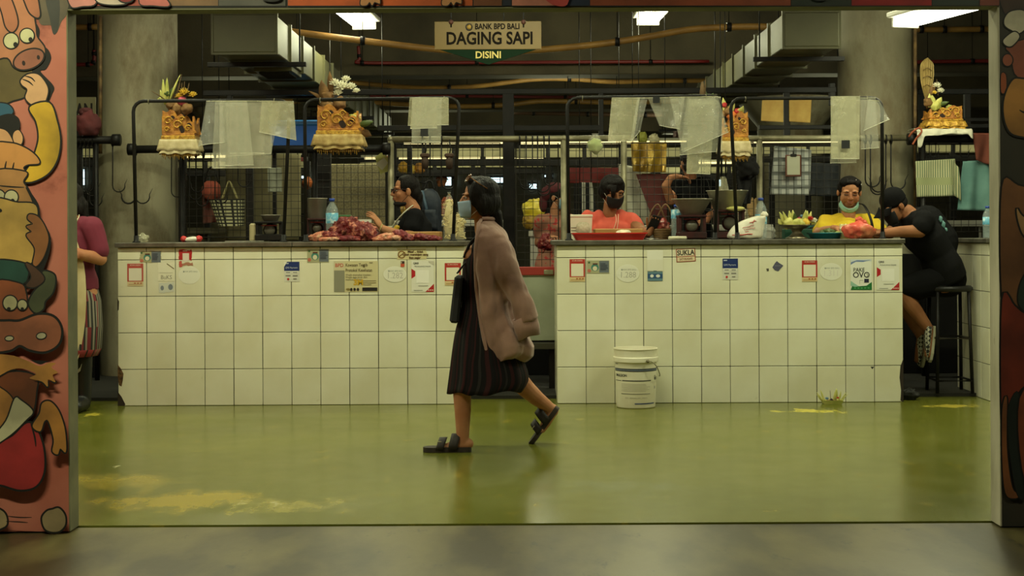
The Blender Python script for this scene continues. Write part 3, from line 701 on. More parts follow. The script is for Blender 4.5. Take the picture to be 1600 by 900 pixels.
# ================================================================ pipes under the ceiling
M_hose=mat('ochre_conduit',(168,128,60),.5,c2=(140,104,48),ns=5)
M_redp=mat('red_sprinkler_pipe',(120,34,32),.5)
def cpipe(label,pts,D,r,mt=M_hose,cat='pipe',group='pipes under the ceiling',cl=None):
    q=[P(x,y,D) for x,y in pts]; t=thing('ceiling_pipe',label,cat,q[0],group)
    MB().tube(catmull(q,6),r,10).build('pipe_run',mt,parent=t)
    for f in (.15,.4,.65,.9):
        c=q[0].lerp(q[-1],f); cu=catmull(q,12); c=cu[int(f*(len(cu)-1))]
        MB().tube([c-Vector((.02,0,0)),c+Vector((.02,0,0))],r*1.35,10).build('clamp',M_black,parent=t)
        MB().tube([c,Vector((c.x,c.y,3.7))],.004,5).build('hanger_wire',M_black,parent=t)
cpipe('ochre conduit sagging behind the meat sign',[(436,47),(520,58),(600,68),(680,77),(760,82),(840,78),(900,73),(960,66),(1010,58),(1080,46),(1150,42),(1210,42)],12.3,.03)
cpipe('ochre conduit below the concrete beam',[(440,122),(520,128),(560,130),(650,137),(740,135),(835,124),(900,124),(960,128),(1060,126),(1180,128)],17.0,.028)
cpipe('lower ochre conduit deep in the hall',[(430,158),(560,160),(700,166),(790,164),(850,158),(960,160),(1100,158),(1200,160)],18.6,.032)
cpipe('red sprinkler pipe along the first beam',[(560,72),(562,92),(566,98),(700,98),(900,97),(1108,96)],15.05,.018,M_redp)
cpipe('red sprinkler pipe behind the black steel beam',[(560,150),(700,150),(900,152),(1100,150)],18.9,.02,M_redp)
cpipe('red sprinkler pipe behind the palm leaf fan',[(1385,98),(1480,96),(1640,94)],15.05,.02,M_redp)
cpipe('ochre conduit left of the tall column',[(20,44),(90,43),(152,42)],14.6,.03)
cpipe('red sprinkler pipe left of the tall column',[(20,101),(120,101),(142,100),(147,94),(147,78)],14.9,.02,M_redp)
cpipe('ochre conduit above the palm leaf fan',[(1428,46),(1500,46),(1640,44)],14.8,.03)
cpipe('thin dark cable pipe deep behind the coral shirted woman',[(800,176),(900,178),(1020,180),(1180,180)],20.8,.03,mat('brown_pipe',(84,60,40),.6))
# conduit down the column side
for px_,y0,y1 in ((157,25,240),(1430,20,330)):
    a=P(px_,y0,11.7); b=P(px_,y1,11.7); pipe('drop_conduit','thin rusty conduit running down beside the '+('left stained column' if px_<800 else 'column near the palm leaf fan'),[a,b],.014,mat('rusty_conduit',(130,104,62),.7,c2=(70,50,32),ns=9),'conduit')
# ================================================================ hanging sign
def sign():
    D=9.6; k=D/FPX; c=P(762.5,55.5,D); t=thing('hanging_sign','tan hanging sign reading DAGING SAPI with green DISINI arrow','sign',(c.x,D,c.z))
    a=P(679,34,D); b=P(846,77,D)
    bd=MB().box(((a.x+b.x)/2,D,(a.z+b.z)/2),(b.x-a.x,.016,a.z-b.z),bev=.002).build('sign_board',mat('tan_sign_board',(112,90,36),.5,c2=(102,80,30),ns=3),parent=t)
    M=lambda x,y: Matrix.Translation((P(x,y,D).x,D-.0095,P(x,y,D).z))@Matrix.Rotation(PI/2,4,'X')
    m=MB(); m.text('BANK BPD BALI',M(777,42),12.5*k,0,.8,.35*k); m.text('DAGING SAPI',M(765,61),27*k,0,.83,.75*k); 
    m.build('lettering',flat((22,17,12),.8,spec=.1),parent=t)
    cc=P(733,42.5,D); m=MB(); R=Matrix.Rotation(PI/2,3,'X')
    m.lathe([(5.8*k,0),(5.8*k,.002),(3.8*k,.002),(3.8*k,0)],(cc.x,D-.0085,cc.z),n=24,R=R); m.build('ring_emblem',flat((30,24,18),.6),parent=t)
    m=MB(); m.lathe([(0,.0025),(3.6*k,.0025),(3.6*k,0)],(cc.x,D-.0085,cc.z),n=20,R=R); m.build('emblem_core',flat((150,120,50),.6),parent=t)
    m=MB(); m.prism([P(687,77.5,D-.004),P(763,101,D-.004),P(838,77,D-.004)],(0,.012,0)); m.build('arrow_panel',flat((16,36,22),.8,spec=.1),parent=t)
    m=MB(); m.text('DISINI',M(763,86.5),15*k,0,1.0,.3*k); m.build('arrow_lettering',flat((196,176,96),.5),parent=t)
    for x in (705,818):
        p=P(x,36,D); MB().tube([p+Vector((0,-.012,-.03)),p+Vector((0,-.012,0)),Vector((p.x,D,p.z+.1)),Vector((p.x,D,3.7))],.005,6).build('hanging_wire',M_black,parent=t)
        MB().ell(p+Vector((0,-.014,.005)),(.016,.01,.016),nu=10,nv=6).build('bolt',flat((80,40,30),.6),parent=t)
sign()
# ================================================================ hooks
def hook(label,x,y0,y1,D=YP-.09,s=1,flip=1,dbl=False,mt=M_black,grp='black meat hooks on the rails'):
    a=P(x,y0,D); b=P(x,y1,D); r=.045*s; pts=[a,a.lerp(b,.5),b+Vector((0,0,r*1.0))]
    for k in range(1,9):
        t=PI*k/8*1.08; pts.append(Vector((b.x+flip*(r-r*math.cos(t)),b.y,b.z+r-r*math.sin(t)-.0)))
    pts.append(pts[-1]+Vector((flip*.02*s,0,.04*s)))
    m=MB().tube(pts,[.0045*s]*(len(pts)-3)+[.0042*s,.003*s,.001],7)
    if dbl:
        p2=[b+Vector((0,0,r*1.4))]
        for k in range(0,9):
            t=PI*k/8*1.08; p2.append(Vector((b.x-flip*(r-r*math.cos(t)),b.y,b.z+r-r*math.sin(t))))
        p2.append(p2[-1]+Vector((-flip*.02*s,0,.04*s))); m.tube(p2,[.006*s]*(len(p2)-3)+[.0055*s,.004*s,.001],7)
    # eye over the rail
    m.tube([a+Vector((0,.035*math.sin(t),.035*math.cos(t)+.0)) for t in [2*PI*i/12 for i in range(12)]],.005*s,6,closed=True)
    return tag(m.build('meat_hook',mt,loc=a),label,'hook',grp)
hook('black double meat hook before the left stained column',212,236,318,11.38,1.25,1,True)
hook('black meat hook curling right at the column foot conduit',176,222,300,11.38,1.1)
hook('black meat hook beside the gold left shrine cord',268,238,308,11.38,1,1)
for i,(x,y1,fl) in enumerate(((122,300,1),(128,318,-1),(134,306,1),(140,322,1),(146,300,-1))): hook('black meat hook in the cluster above the maroon shirted vendor, number %d from the jamb'%(i+1),x,222,y1,11.38,1.1,fl)
for i,(x,y1,fl) in enumerate(((296,312,1),(306,322,1),(318,300,-1),(336,318,1),(372,292,1))): hook('black meat hook behind the checkered basket, hook %d counted from the black post'%(i+1),x,240,y1,11.38,1.1,fl)
for i,(x,y1,fl) in enumerate(((812,292,1),(822,300,1),(832,296,-1),(840,306,1),(850,290,1),(858,300,-1))): hook('black meat hook over the counter gap, hook %d counted from the black post'%(i+1),x,219,y1,11.44,1.1,fl)
for i,(x,y1,fl) in enumerate(((1352,292,1),(1360,304,1),(1384,300,-1),(1392,296,1))): hook('black meat hook before the column above the black cap, hook %d from the bags'%(i+1),x,218,y1,11.44,1.3,fl)
for i,(x,y1,fl) in enumerate(((660,300,1),(672,286,-1),(690,296,1))): hook('black meat hook above the backpack, hook %d from the vendor'%(i+1),x,219,y1,11.44,1.2,fl)
for i,(x,y1,fl) in enumerate(((1096,330,1),(1128,300,-1),(1134,292,1))): hook('black meat hook near the metal scale pans, hook %d from the coral shirt'%(i+1),x,219,y1,11.44,1.2,fl)
for i,(x,y1,fl) in enumerate(((1440,250,1),(1452,246,1),(1462,248,-1),(1500,246,1))): hook('short black hook above the hanging towels, hook %d from the column'%(i+1),x,219,y1,11.44,.8,fl)
# wooden handled cleavers hanging
for i,x in enumerate((664,702)):
    a=P(x,222,11.36); t=thing('hanging_scale','brown wooden tackle on black cord, %s'%('near the vendor in glasses' if i==0 else 'left of the hoop leg'),'tackle',a,'wooden tackles hanging from the pipe')
    b=P(x,243,11.36); c=P(x,260,11.36)
    MB().tube([a+Vector((0,0,.02)),a.lerp(b,.5)+Vector((.01,0,0)),b],.006,6).build('cord',M_black,parent=t)
    MB().box(b,(.075,.05,.035),bev=.01).build('cross_block',mat('old_wood',(72,50,36),.7),parent=t)
    MB().lathe([(0,-.1),(.026,-.09),(.03,-.02),(.018,0),(0,.0)],b-Vector((0,0,.012)),n=12).build('weight',mat('old_wood_dark',(64,46,34),.7),parent=t)
# ================================================================ clear plastic bags on the hoops
def plastic_mat(name,c,al,rough=.12):
    m=bpy.data.materials.new(name); m.use_nodes=True; nt=m.node_tree; b=nt.nodes['Principled BSDF']
    b.inputs['Base Color'].default_value=(*L(c),1); b.inputs['Roughness'].default_value=rough; b.inputs['Specular IOR Level'].default_value=.8
    tc=nn(nt,'ShaderNodeTexCoord'); n=nn(nt,'ShaderNodeTexNoise'); n.inputs['Scale'].default_value=14; n.inputs['Detail'].default_value=6; nt.links.new(tc.outputs['Object'],n.inputs['Vector'])
    r=nn(nt,'ShaderNodeMapRange'); r.inputs['From Min'].default_value=.3; r.inputs['From Max'].default_value=.7; r.inputs['To Min'].default_value=al*.8; r.inputs['To Max'].default_value=min(1,al*1.25)
    nt.links.new(n.outputs['Fac'],r.inputs['Value']); nt.links.new(r.outputs[0],b.inputs['Alpha'])
    n2=nn(nt,'ShaderNodeTexNoise'); n2.inputs['Scale'].default_value=22; nt.links.new(tc.outputs['Object'],n2.inputs['Vector'])
    bp=nn(nt,'ShaderNodeBump'); bp.inputs['Strength'].default_value=.25; bp.inputs['Distance'].default_value=.02; nt.links.new(n2.outputs['Fac'],bp.inputs['Height']); nt.links.new(bp.outputs[0],b.inputs['Normal'])
    return m
M_pl=plastic_mat('clear_plastic',(214,212,190),.2,.1); M_pl2=plastic_mat('hazy_plastic',(206,202,170),.36,.22); M_pl3=plastic_mat('crisp_clear_plastic',(226,226,212),.14,.05)
def bag(label,c4,D,mt,seed,fold=.012,fr=1.5,sq=None,grp='clear plastic bags on the hoops'):
    c=[P(x,y,D) for x,y in c4]; g=quad_sheet(c,14,14,fold,fr,seed); g2=[[p+Vector((0,.006+.01*math.sin(PI*i/14)*math.sin(PI*j/14),0)) for j,p in enumerate(r)] for i,r in enumerate(g)]
    t=thing('plastic_bag',label,'plastic bag',(c[0]+c[1])/2,grp)
    m=MB(); m.sheet(g); m.sheet(g2); m.build('bag_film',mt,parent=t)
    MB().tube([g[0][j] for j in range(15)],.004,6).build('folded_top_edge',M_pl2,parent=t)
    MB().tube([g[-1][j] for j in range(15)],.0018,5).build('seam',flat((224,222,200),.3),parent=t)
    if sq:
        a=P(sq[0],sq[1],D-.03); b=P(sq[2],sq[3],D-.03); MB().box(((a.x+b.x)/2,D-.028,(a.z+b.z)/2),(b.x-a.x,.002,a.z-b.z)).build('black_tag',flat((18,20,22),.5),parent=t)
    return t
F=9.935
bag('crumpled clear bag right beside the gold left shrine',((322,158),(346,158),(351,222),(309,228)),F-.04,M_pl3,1,.02,1)
bag('long clear bag hanging lowest on the hoop left of the blue tub',((336,158),(426,158),(424,262),(331,263)),F-.01,M_pl,2,.012,1)
bag('narrow clear bag overlapping the long clear bag',((343,158),(386,158),(397,258),(343,259)),F-.06,M_pl,3,.014,2)
bag('square hazy bag behind the long clear bag',((352,158),(440,158),(424,240),(356,244)),F+.02,M_pl,4,.01,1)
bag('folded bright bag at the hoop corner before the blue tub',((409,158),(459,159),(463,219),(405,206)),F-.03,M_pl2,5,.01,1)
bag('wide hazy bag over the hoop above the vendor in glasses',((640,153),(701,153),(701,195),(637,196)),F-.02,M_pl2,6,.006,1)
bag('long clear bag with black tag above the vendor in glasses',((644,153),(690,153),(689,222),(643,223)),F-.06,M_pl,7,.006,1,(657,201,669,213))
bag('square hazy bag overlapping the black tagged bag',((644,153),(684,153),(683,200),(641,201)),F-.045,M_pl2,17,.005,1)
bag('square clear bag hanging at the left of the coral shirted woman hoop',((956,153),(1000,153),(990,221),(950,220)),F-.03,M_pl2,8,.008,1)
bag('twisted narrow clear bag beside the square clear bag',((996,153),(1012,153),(1000,205),(985,222)),F-.06,M_pl3,9,.02,2)
bag('short clear bag with black tag at the hoop middle',((1012,153),(1070,152),(1062,202),(1030,196)),F-.02,M_pl,10,.014,1,(1020,151,1031,161))
bag('big glossy bag bulging at the corner above the scale pans',((1046,152),(1122,151),(1139,206),(1066,238)),F-.07,M_pl,11,.025,1.2)
bag('wide clear bag behind the glossy bag',((1074,152),(1126,152),(1130,236),(1062,242)),F+.01,M_pl,12,.02,1)
bag('lowest speckled bag over the black shirted shopper',((1076,152),(1118,152),(1110,272),(1073,271)),F+.03,M_pl2,13,.01,1)
bag('tall hazy bag with black tag above the woman in yellow',((1298,151),(1344,151),(1343,248),(1299,248)),F-.05,M_pl2,14,.005,1,(1315,219,1328,232))
bag('hazy bag behind the tall black tagged bag',((1300,152),(1338,152),(1338,254),(1297,255)),F-.015,M_pl,15,.006,1)
bag('crinkled clear bag at the last hoop corner',((1344,153),(1368,153),(1372,231),(1344,233)),F-.03,M_pl3,16,.022,2)
bag('small flaring clear bag poking past the last hoop corner',((1356,156),(1374,158),(1390,186),(1350,204)),F-.06,M_pl3,18,.016,1)
# ================================================================ offering shrines
M_gold=mat('carved_gilt_wood',(204,140,44),.5,c2=(150,88,28),ns=22,nd=4,bump=.5,bs=40)
M_gold2=mat('gold_brocade',(222,176,66),.4,metal=.3,c2=(160,112,36),ns=45,bump=.4,bs=70)
M_lace=mat('cream_lace',(216,200,158),.8,c2=(190,172,126),ns=20)
def shrine(label,x0,x1,yt,yb,D,mirror=False,cloth=M_lace,grp='gilt offering shrines'):
    k=D/FPX; c=P((x0+x1)/2,yb,D); w=(x1-x0)*k; h=(yb-yt)*k; t=thing('offering_shrine',label,'shrine',c,grp); dp=w*.7; Z=lambda f:c.z+h*f
    MB().box((c.x,D,Z(.04)),(w*.86,dp*.9,h*.08),bev=.004).build('base_board',M_gold,parent=t)
    # skirt
    def skirt(f0,f1,ww,mt,name,amp,seed):
        pts=[]; n=40
        per=[(-1,1),(-1,-1),(1,-1),(1,1)]
        m=MB(); g=[]
        for i in range(5):
            v=i/4; r=[]
            for a in range(3):
                for j in range(n//2):
                    u=j/(n//2); x=per[a][0]*(1-u)+per[a+1][0]*u; y=per[a][1]*(1-u)+per[a+1][1]*u
                    e=1+.1*v; o=amp*v*math.sin((a*20+j)*1.25+seed)
                    r.append(Vector((c.x+x*ww/2*e*(1+o),D+y*dp/2*e*(1+o),Z(f1)+(Z(f0)-Z(f1))*v+ .006*math.sin(j*.9)*v)))
            g.append(r)
        m.sheet(g); return m.build(name,mt,parent=t,solid=.003)
    skirt(.10,.36,w*.98,cloth,'lace_skirt',.05,1); skirt(.02,.12,w*.88,cloth,'under_skirt',.04,2)
    MB().box((c.x,D,Z(.40)),(w*.92,dp,h*.1),bev=.006).build('brocade_band',M_gold2,parent=t)
    MB().box((c.x,D,Z(.47)),(w*.86,dp*.95,h*.05),bev=.004).build('moulding',M_gold,parent=t)
    # carved tray: three open sides with scroll outline
    sg=-1 if mirror else 1
    prof=[(-.42,0),(.42,0),(.44,.10),(.40,.24),(.30,.30),(.22,.24),(.18,.36),(.08,.46),(-.02,.40),(-.08,.50),(-.2,.56),(-.3,.5),(-.42,.54)]
    cu=[(p.x,p.y) for p in catmull([(x,y,0) for x,y in prof],4)]
    for yy,nm in ((-dp*.46,'carved_front'),(dp*.42,'carved_back')):
        m=MB(); m.prism([Vector((c.x+sg*x*w,D+yy,Z(.49)+y*h)) for x,y in cu],(0,.018,0)); m.build(nm,M_gold,parent=t,recalc=True)
    for sx in(-1,1):
        m=MB(); m.prism([Vector((c.x+sx*w*.41-.008,D-dp*.44+ (u+.5)*dp*.86,Z(.49)+v*h*.8)) for u,v in ((-.5,0),(.5,0),(.5,.5),(.3,.42),(.1,.3),(-.1,.3),(-.3,.42),(-.5,.5))],(.016,0,0)); m.build('carved_side',M_gold,parent=t,recalc=True)
    # scroll carving in relief and dark pierced holes
    m=MB(); yy=D-dp*.46-.004
    for (sx,sy,r) in ((-.26,.3,.12),(-.02,.2,.13),(.26,.12,.1),(-.3,.1,.07),(.1,.34,.07)):
        pts=[]
        for i in range(22):
            a=i*.42; rr=r*w*(1-.042*i); pts.append(Vector((c.x+sg*(sx*w+rr*math.cos(a)),yy,Z(.49)+sy*h+rr*math.sin(a))))
        m.tube(pts,[.006]*11+[.0055-.0004*i for i in range(11)],6)
    m.build('scroll_relief',M_gold2,parent=t)
    for (sx,sy,rx,rz) in ((.1,.1,.07,.09),(.3,.2,.06,.05),(-.14,.38,.05,.04)):
        m=MB(); m.prism([Vector((c.x+sg*sx*w+rx*w*math.cos(-a)*(1+.3*math.sin(2*a)),yy+.002,Z(.49)+sy*h+rz*h*math.sin(-a))) for a in [2*PI*i/14 for i in range(14)]],(0,.003,0)); m.build('pierced_hole',flat((40,22,12),.8),parent=t)
    m=MB()
    for i in range(22):
        X=c.x+w*.86*(i/21-.5); m.tube([(X,D-dp*.46,Z(.03)),(X+.002,D-dp*.47,Z(-.05)-.01*(i%3))],.003,5)
    m.build('fringe',M_gold2,parent=t)
    # hanging bracket to the rail behind
    MB().box((c.x,(D+dp*.4+11.4)/2,Z(.3)),(w*.3,max(.02,11.4-D-dp*.4),.02)).build('bracket',M_black,parent=t)
    return t,c,w,h,dp
# flowers
def bloom(m,c,r,mi,n=26,seed=0,dirn=(0,-.5,.85)):
    rr=random.Random(seed); d0=Vector(dirn).normalized(); a,b=frame(d0)
    for i in range(n):
        t=i*2.399; f=math.sqrt((i+.5)/n); d=(d0*math.sqrt(max(.02,1-f*f*.95))+a*f*math.cos(t)+b*f*math.sin(t)).normalized()
        u,v=frame(d); R=basis(u,v,d); m.ell(c+d*r*.55,(r*.2,r*.1,r*.5),R,6,5,mi)
def leafblade(m,p0,p1,w,mi,bend=.1,seed=0):
    p0,p1=Vector(p0),Vector(p1); d=p1-p0; s=d.cross(Vector((0,1,0)))
    if s.length<1e-5: s=Vector((1,0,0))
    s.normalize(); g=[]
    n=Vector((0,-1,0))*d.length*bend
    for i in range(7):
        t=i/6; ww=w*(math.sin(PI*min(1,.12+.88*t)) if t<1 else .02)*.5+.0008; q=p0+d*t+n*4*t*(1-t)*.5; g.append([q-s*ww,q+Vector((0,.15*ww,0)),q+s*ww])
    o=len(m.v); m.sheet(g,mi)
FC={'yellow':flat((226,190,70),.6),'white':flat((226,222,196),.6),'leaf':mat('young_palm_leaf',(212,206,120),.5,c2=(178,180,88),ns=12),'green':flat((74,92,40),.5),'red':flat((186,46,44),.6),'pink':flat((206,90,110),.6),'brown':mat('dry_leaf',(140,104,60),.8,c2=(104,74,40),ns=14),'stick':flat((96,74,44),.8),'orange':flat((214,120,50),.6),'blue':flat((120,150,170),.6)}
def offering(label,cx,cy,D,items,grp='flower offerings'):
    c=P(cx,cy,D); t=thing('flower_offering',label,'flower offering',c,grp); k=D/FPX; groups={}
    for it in items:
        kind,mt=it[0],it[1]; m=groups.setdefault((kind,mt),MB())
        if kind=='flower': p=P(it[2],it[3],D)+Vector((0,it[5] if len(it)>5 else 0,0)); bloom(m,p,it[4]*k,0,seed=int(it[2]))
        elif kind=='leaf': a=P(it[2],it[3],D); b=P(it[4],it[5],D); b.y+=random.uniform(-.05,.03); leafblade(m,a,b,it[6]*k,0,.12)
        elif kind=='stick': a=P(it[2],it[3],D); b=P(it[4],it[5],D); b.y+=random.uniform(-.04,.04); m.tube([a,a.lerp(b,.5)+Vector((0,-.005,0)),b],[it[6]*k]*2+[it[6]*k*.4],5)
        elif kind=='ball': p=P(it[2],it[3],D); lump(m,p,it[4]*k,int(it[2]),.3)
    for (kind,mt),m in groups.items():
        m.build({'flower':mt+'_blossoms','leaf':mt+'_leaves','stick':'incense_sticks' if mt=='stick' else mt+'_stalks','ball':mt+'_bundle'}[kind],FC[mt],parent=t,solid=.0015 if kind=='leaf' else 0)
    return t
SD=11.15
shrine('gilt offering shrine with cream lace skirt before the left stained column',254,312,176,243,SD)
offering('yellow chrysanthemums and long leaf spikes on the left stained column shrine',280,182,SD,
 [('flower','yellow',288,147,10),('flower','yellow',300,150,8,.03),('flower','yellow',280,152,7),('ball','pink',284,158,7),('ball','brown',276,170,9),('ball','brown',292,170,9),('ball','green',262,146,6),('ball','brown',268,164,8),
  ('leaf','leaf',258,164,256,124,6),('leaf','leaf',262,160,263,122,6),('leaf','leaf',256,158,250,140,5),('leaf','leaf',264,160,284,117,3),('leaf','green',262,152,272,136,6),('leaf','leaf',252,152,246,160,5),
  ('stick','stick',262,158,239,143,1),('stick','stick',272,165,284,116,1),('stick','stick',270,160,275,132,.8),('stick','stick',276,160,282,130,.8),('stick','stick',288,152,290,128,1.2),('stick','stick',284,150,286,130,1.2),('stick','stick',292,150,296,130,1.2),('leaf','leaf',280,172,257,180,4)])
shrine('gilt offering shrine with mirrored gold bands above the water bottle',494,568,168,236,SD,cloth=mat('pale_gold_lace',(196,170,110),.7,c2=(160,128,70),ns=22))
offering('white chrysanthemums with dry banana bracts over the water bottle shrine',525,172,SD,
 [('flower','white',534,139,13),('flower','white',522,133,11),('flower','white',548,138,10,.02),('flower','white',540,126,9,.03),('flower','white',557,144,7),('flower','white',528,148,9),('ball','brown',512,150,9),('ball','brown',530,162,10),('ball','brown',512,166,9),
  ('leaf','brown',510,160,503,126,16),('leaf','brown',518,150,516,112,10),('leaf','brown',516,160,482,142,6),('leaf','brown',520,170,530,158,8),('leaf','brown',506,168,500,146,10),('flower','yellow',556,182,6),('leaf','green',560,196,584,190,10),('leaf','brown',565,205,580,212,12),('leaf','leaf',545,180,566,186,6)])
shrine('gilt offering shrine right of the bulging glossy bag',1124,1170,178,246,SD,True,M_lace)
offering('leaf basket offering on the shrine right of the glossy bag',1148,178,SD,
 [('leaf','leaf',1134,178,1130,152,8),('leaf','leaf',1140,178,1146,156,9),('leaf','leaf',1150,182,1158,168,8),('ball','red',1132,164,4),('ball','red',1152,174,5),('ball','orange',1144,182,8),('ball','brown',1138,174,7),('leaf','leaf',1156,182,1160,166,7),('stick','stick',1098,158,1097,128,5),('stick','stick',1101,158,1103,122,1.2),('leaf','green',1106,158,1114,146,6),('leaf','green',1104,156,1102,142,6),('ball','brown',1128,178,6)])
shrine('small gilt shrine on white cloth beside the palm leaf fan',1444,1502,168,203,11.38,True,M_gold2)
offering('frangipani and woven leaf offering on the small gilt shrine',1462,170,11.34,
 [('flower','white',1464,136,8),('flower','white',1469,144,7,-.01),('flower','yellow',1460,146,5),('leaf','leaf',1458,168,1456,148,10),('leaf','leaf',1462,168,1470,152,10),('leaf','leaf',1452,168,1452,146,8),('leaf','green',1466,164,1480,160,6),('leaf','leaf',1478,172,1500,172,5),('stick','stick',1466,150,1462,124,1),('ball','leaf',1462,166,8),('ball','leaf',1484,170,6),('ball','brown',1450,160,7),('leaf','brown',1452,150,1462,128,8)])
# palm leaf fan
def palmfan():
    D=11.45; k=D/FPX; b=P(1449,166,D); t=thing('palm_leaf_fan','tall tan palm leaf fan standing over the small gilt shrine','palm leaf fan',b)
    m=MB(); g=[]
    for i in range(15):
        v=i/14; y=154-64*v; wv=2.5+8.5*math.sin(PI*min(1,v*.72))**1.0*(1 if v<.86 else 1-.75*((v-.86)/.14)**2); r=[]
        for j in range(13):
            u=j/12*2-1; p=P(1449+(.5*v)+u*wv,y+2.5*abs(u)*v,D); p.y+=.02*u*u+(.004 if j%2 else -.004); r.append(p)
        g.append(r)
    m.sheet(g,sm=False); m.build('fan_blade',mat('dry_palm_blade',(172,148,88),.7,c2=(140,116,62),ns=8),parent=t,solid=.003)
    MB().tube([P(1449,170,D),P(1449,150,D)],.012,8).build('fan_stem',FC['brown'],parent=t)
    m=MB()
    for yy in (106,118,132): m.tube([P(1442,yy+4,D-.006),P(1449,yy,D-.012),P(1456,yy+4,D-.006)],.003,5)
    m.build('fan_stitching',flat((110,84,48),.8),parent=t)
palmfan()
# white draped cloth under the small shrine
def draped(label,x0,x1,y0,y1,D,mt,dep=.3,name='draped_cloth',seed=1):
    a=P(x0,y0,D); b=P(x1,y1,D); t=[]; g=[]; n=24
    for i,(dz,dy) in enumerate(((0,dep/2),(0,0),(.004,-dep/2),(-.02,-dep/2-.012),(-.06,-dep/2-.016),(b.z-a.z,-dep/2-.018))):
        r=[]
        for j in range(n+1):
            u=j/n; x=a.x+(b.x-a.x)*u; z=a.z+dz*(1 if i<5 else (.75+.3*math.sin(u*5+seed)))+.004*math.sin(u*17+i); y=D+dy-.012*(i>=3)*math.sin(u*21+seed)
            if i>=3 and (u<.1 or u>.92): z-=.03*(i-2)*(.5 if u>.9 else 1)
            r.append((x,y,z))
        g.append(r)
    m=MB().sheet(g); return m.build(name,mt,loc=(a.x,D,a.z),solid=.004,subd=1)
tag(draped('',1424,1510,203,214,11.4,mat('white_cotton',(206,202,180),.9,bump=.1,bs=60)),'white cotton cloth draped under the small gilt shrine','cloth')
pipe('red_twisted_cord','rust red twisted cord trailing off the white cloth corner',catmull([P(1420,214,11.22),P(1426,206,11.2),P(1436,200,11.2),P(1440,206,11.18),P(1432,216,11.2),P(1426,226,11.2)],4),.008,flat((140,70,40),.8),'cord')
# ================================================================ goods on the worktops
ZT=ZC+.0008
def onC(x,D): p=P(x,372,D); return Vector((p.x,D,ZT))
def zat(y,D,x=815): return P(x,y,D).z
# ---- raw meat
def meat_mat(name,c,fat,lo,hi,ns=16,rough=.3):
    return mat(name,c,rough,c2=fat,ns=ns,nd=6,lo=lo,hi=hi,bump=.9,bs=45,spec=.4,c3=(62,14,14),ns3=13,lo3=.52,hi3=.66)
M_beef=meat_mat('marbled_beef',(112,28,28),(206,130,104),.53,.60,24,.4); M_fat=meat_mat('fatty_trim',(196,116,88),(216,166,130),.45,.6,18,.45); M_red=meat_mat('lean_beef',(112,26,32),(170,76,68),.55,.66,20,.4); M_liver=mat('dark_liver',(52,20,16),.22,c2=(70,28,22),ns=8,bump=.2,bs=12)
def meat(label,x,y,D,rx,rz,ry,mt,seed,rot=0,amp=.35):
    k=FPX/D; c=P(x,y,D); c.z=max(c.z,ZT+rz/k*.85); m=MB(); R=rotm('Y',rot); lump(m,(0,0,0),(rx/k,ry/k,rz/k),seed,amp,1.9,0,R,44,30)
    mr=max(rx,rz,ry)/k
    for v in m.v:
        u=v/mr; v*=1+.16*nz(u,5.5,seed)+.09*nz(u,11,seed+3)
        v+=c
        if v.z<ZT: v.z=ZT
    return tag(m.build('raw_meat',mt,loc=(c.x,c.y,ZT)),label,'meat','cuts of raw meat on the worktop')
meat('large marbled beef cut forming the right face of the pile',567,363,10.06,23,16,20,M_beef,3,25)
meat('tall marbled beef cut at the summit of the pile',538,357,10.22,22,16,20,M_beef,5,-32)
meat('dark ribbed beef cut lying back from the summit',552,361,10.4,26,12,18,M_beef,8,-10)
meat('fatty pink trim at the left foot of the pile',497,372,10.05,14,7,14,M_fat,11)
meat('pale fat lump just above the left foot of the pile',503,368,10.26,12,6,12,M_fat,13)
meat('small marbled cut in the left middle of the pile',520,370,10.02,15,8,14,M_beef,17,12)
meat('flat red strip along the front of the pile',545,373.5,9.97,16,5,8,M_red,19)
meat('low fat strip at the front left edge of the pile',512,375,9.95,16,4,7,M_fat,23)
meat('dark smooth liver slab leaning right of the beef pile',580,363,10.27,17,10,14,M_liver,29,38,.12)
meat('pale fatty flap in front of the dark liver slab',600,371,10.0,17,6,12,M_fat,31,-14)
meat('fat trim strip between the flap and the lean steak',612,373,9.97,16,5,9,M_fat,37)
meat('lean red steak with pale rind before the apron',630,369,10.03,18,8,11,M_red,41,24,.2)
meat('pink rind strip lying against the cutting board',641,371,10.12,14,5,9,M_fat,43,10)
meat('lean dark red cut before the cutting board end',664,372,10.02,18,6,12,M_red,47,12,.2)
meat('small red scrap nearest the cutting board corner',678,374,9.98,10,4.5,9,M_red,53)
def board(label,x0,x1,yt,D,dp,mt):
    a=onC(x0,D); b=onC(x1,D); z=zat(yt,D,x0)
    o=MB().box(((a.x+b.x)/2,D,(ZT+z)/2),(b.x-a.x,dp,z-ZT),bev=.006).build('cutting_board',mt,loc=((a.x+b.x)/2,D,ZT)); return tag(o,label,'cutting board','thick wooden cutting boards')
M_wood=mat('blond_chopping_wood',(178,132,72),.6,c2=(150,104,52),ns=4,nd=6,stretch=(1,8,8),bump=.1)
board('thick wooden cutting board beside the noodle bags',628,690,362,10.4,.24,M_wood)
board('thick wooden cutting board behind the red tray',928,1003,357.5,10.42,.24,M_wood)
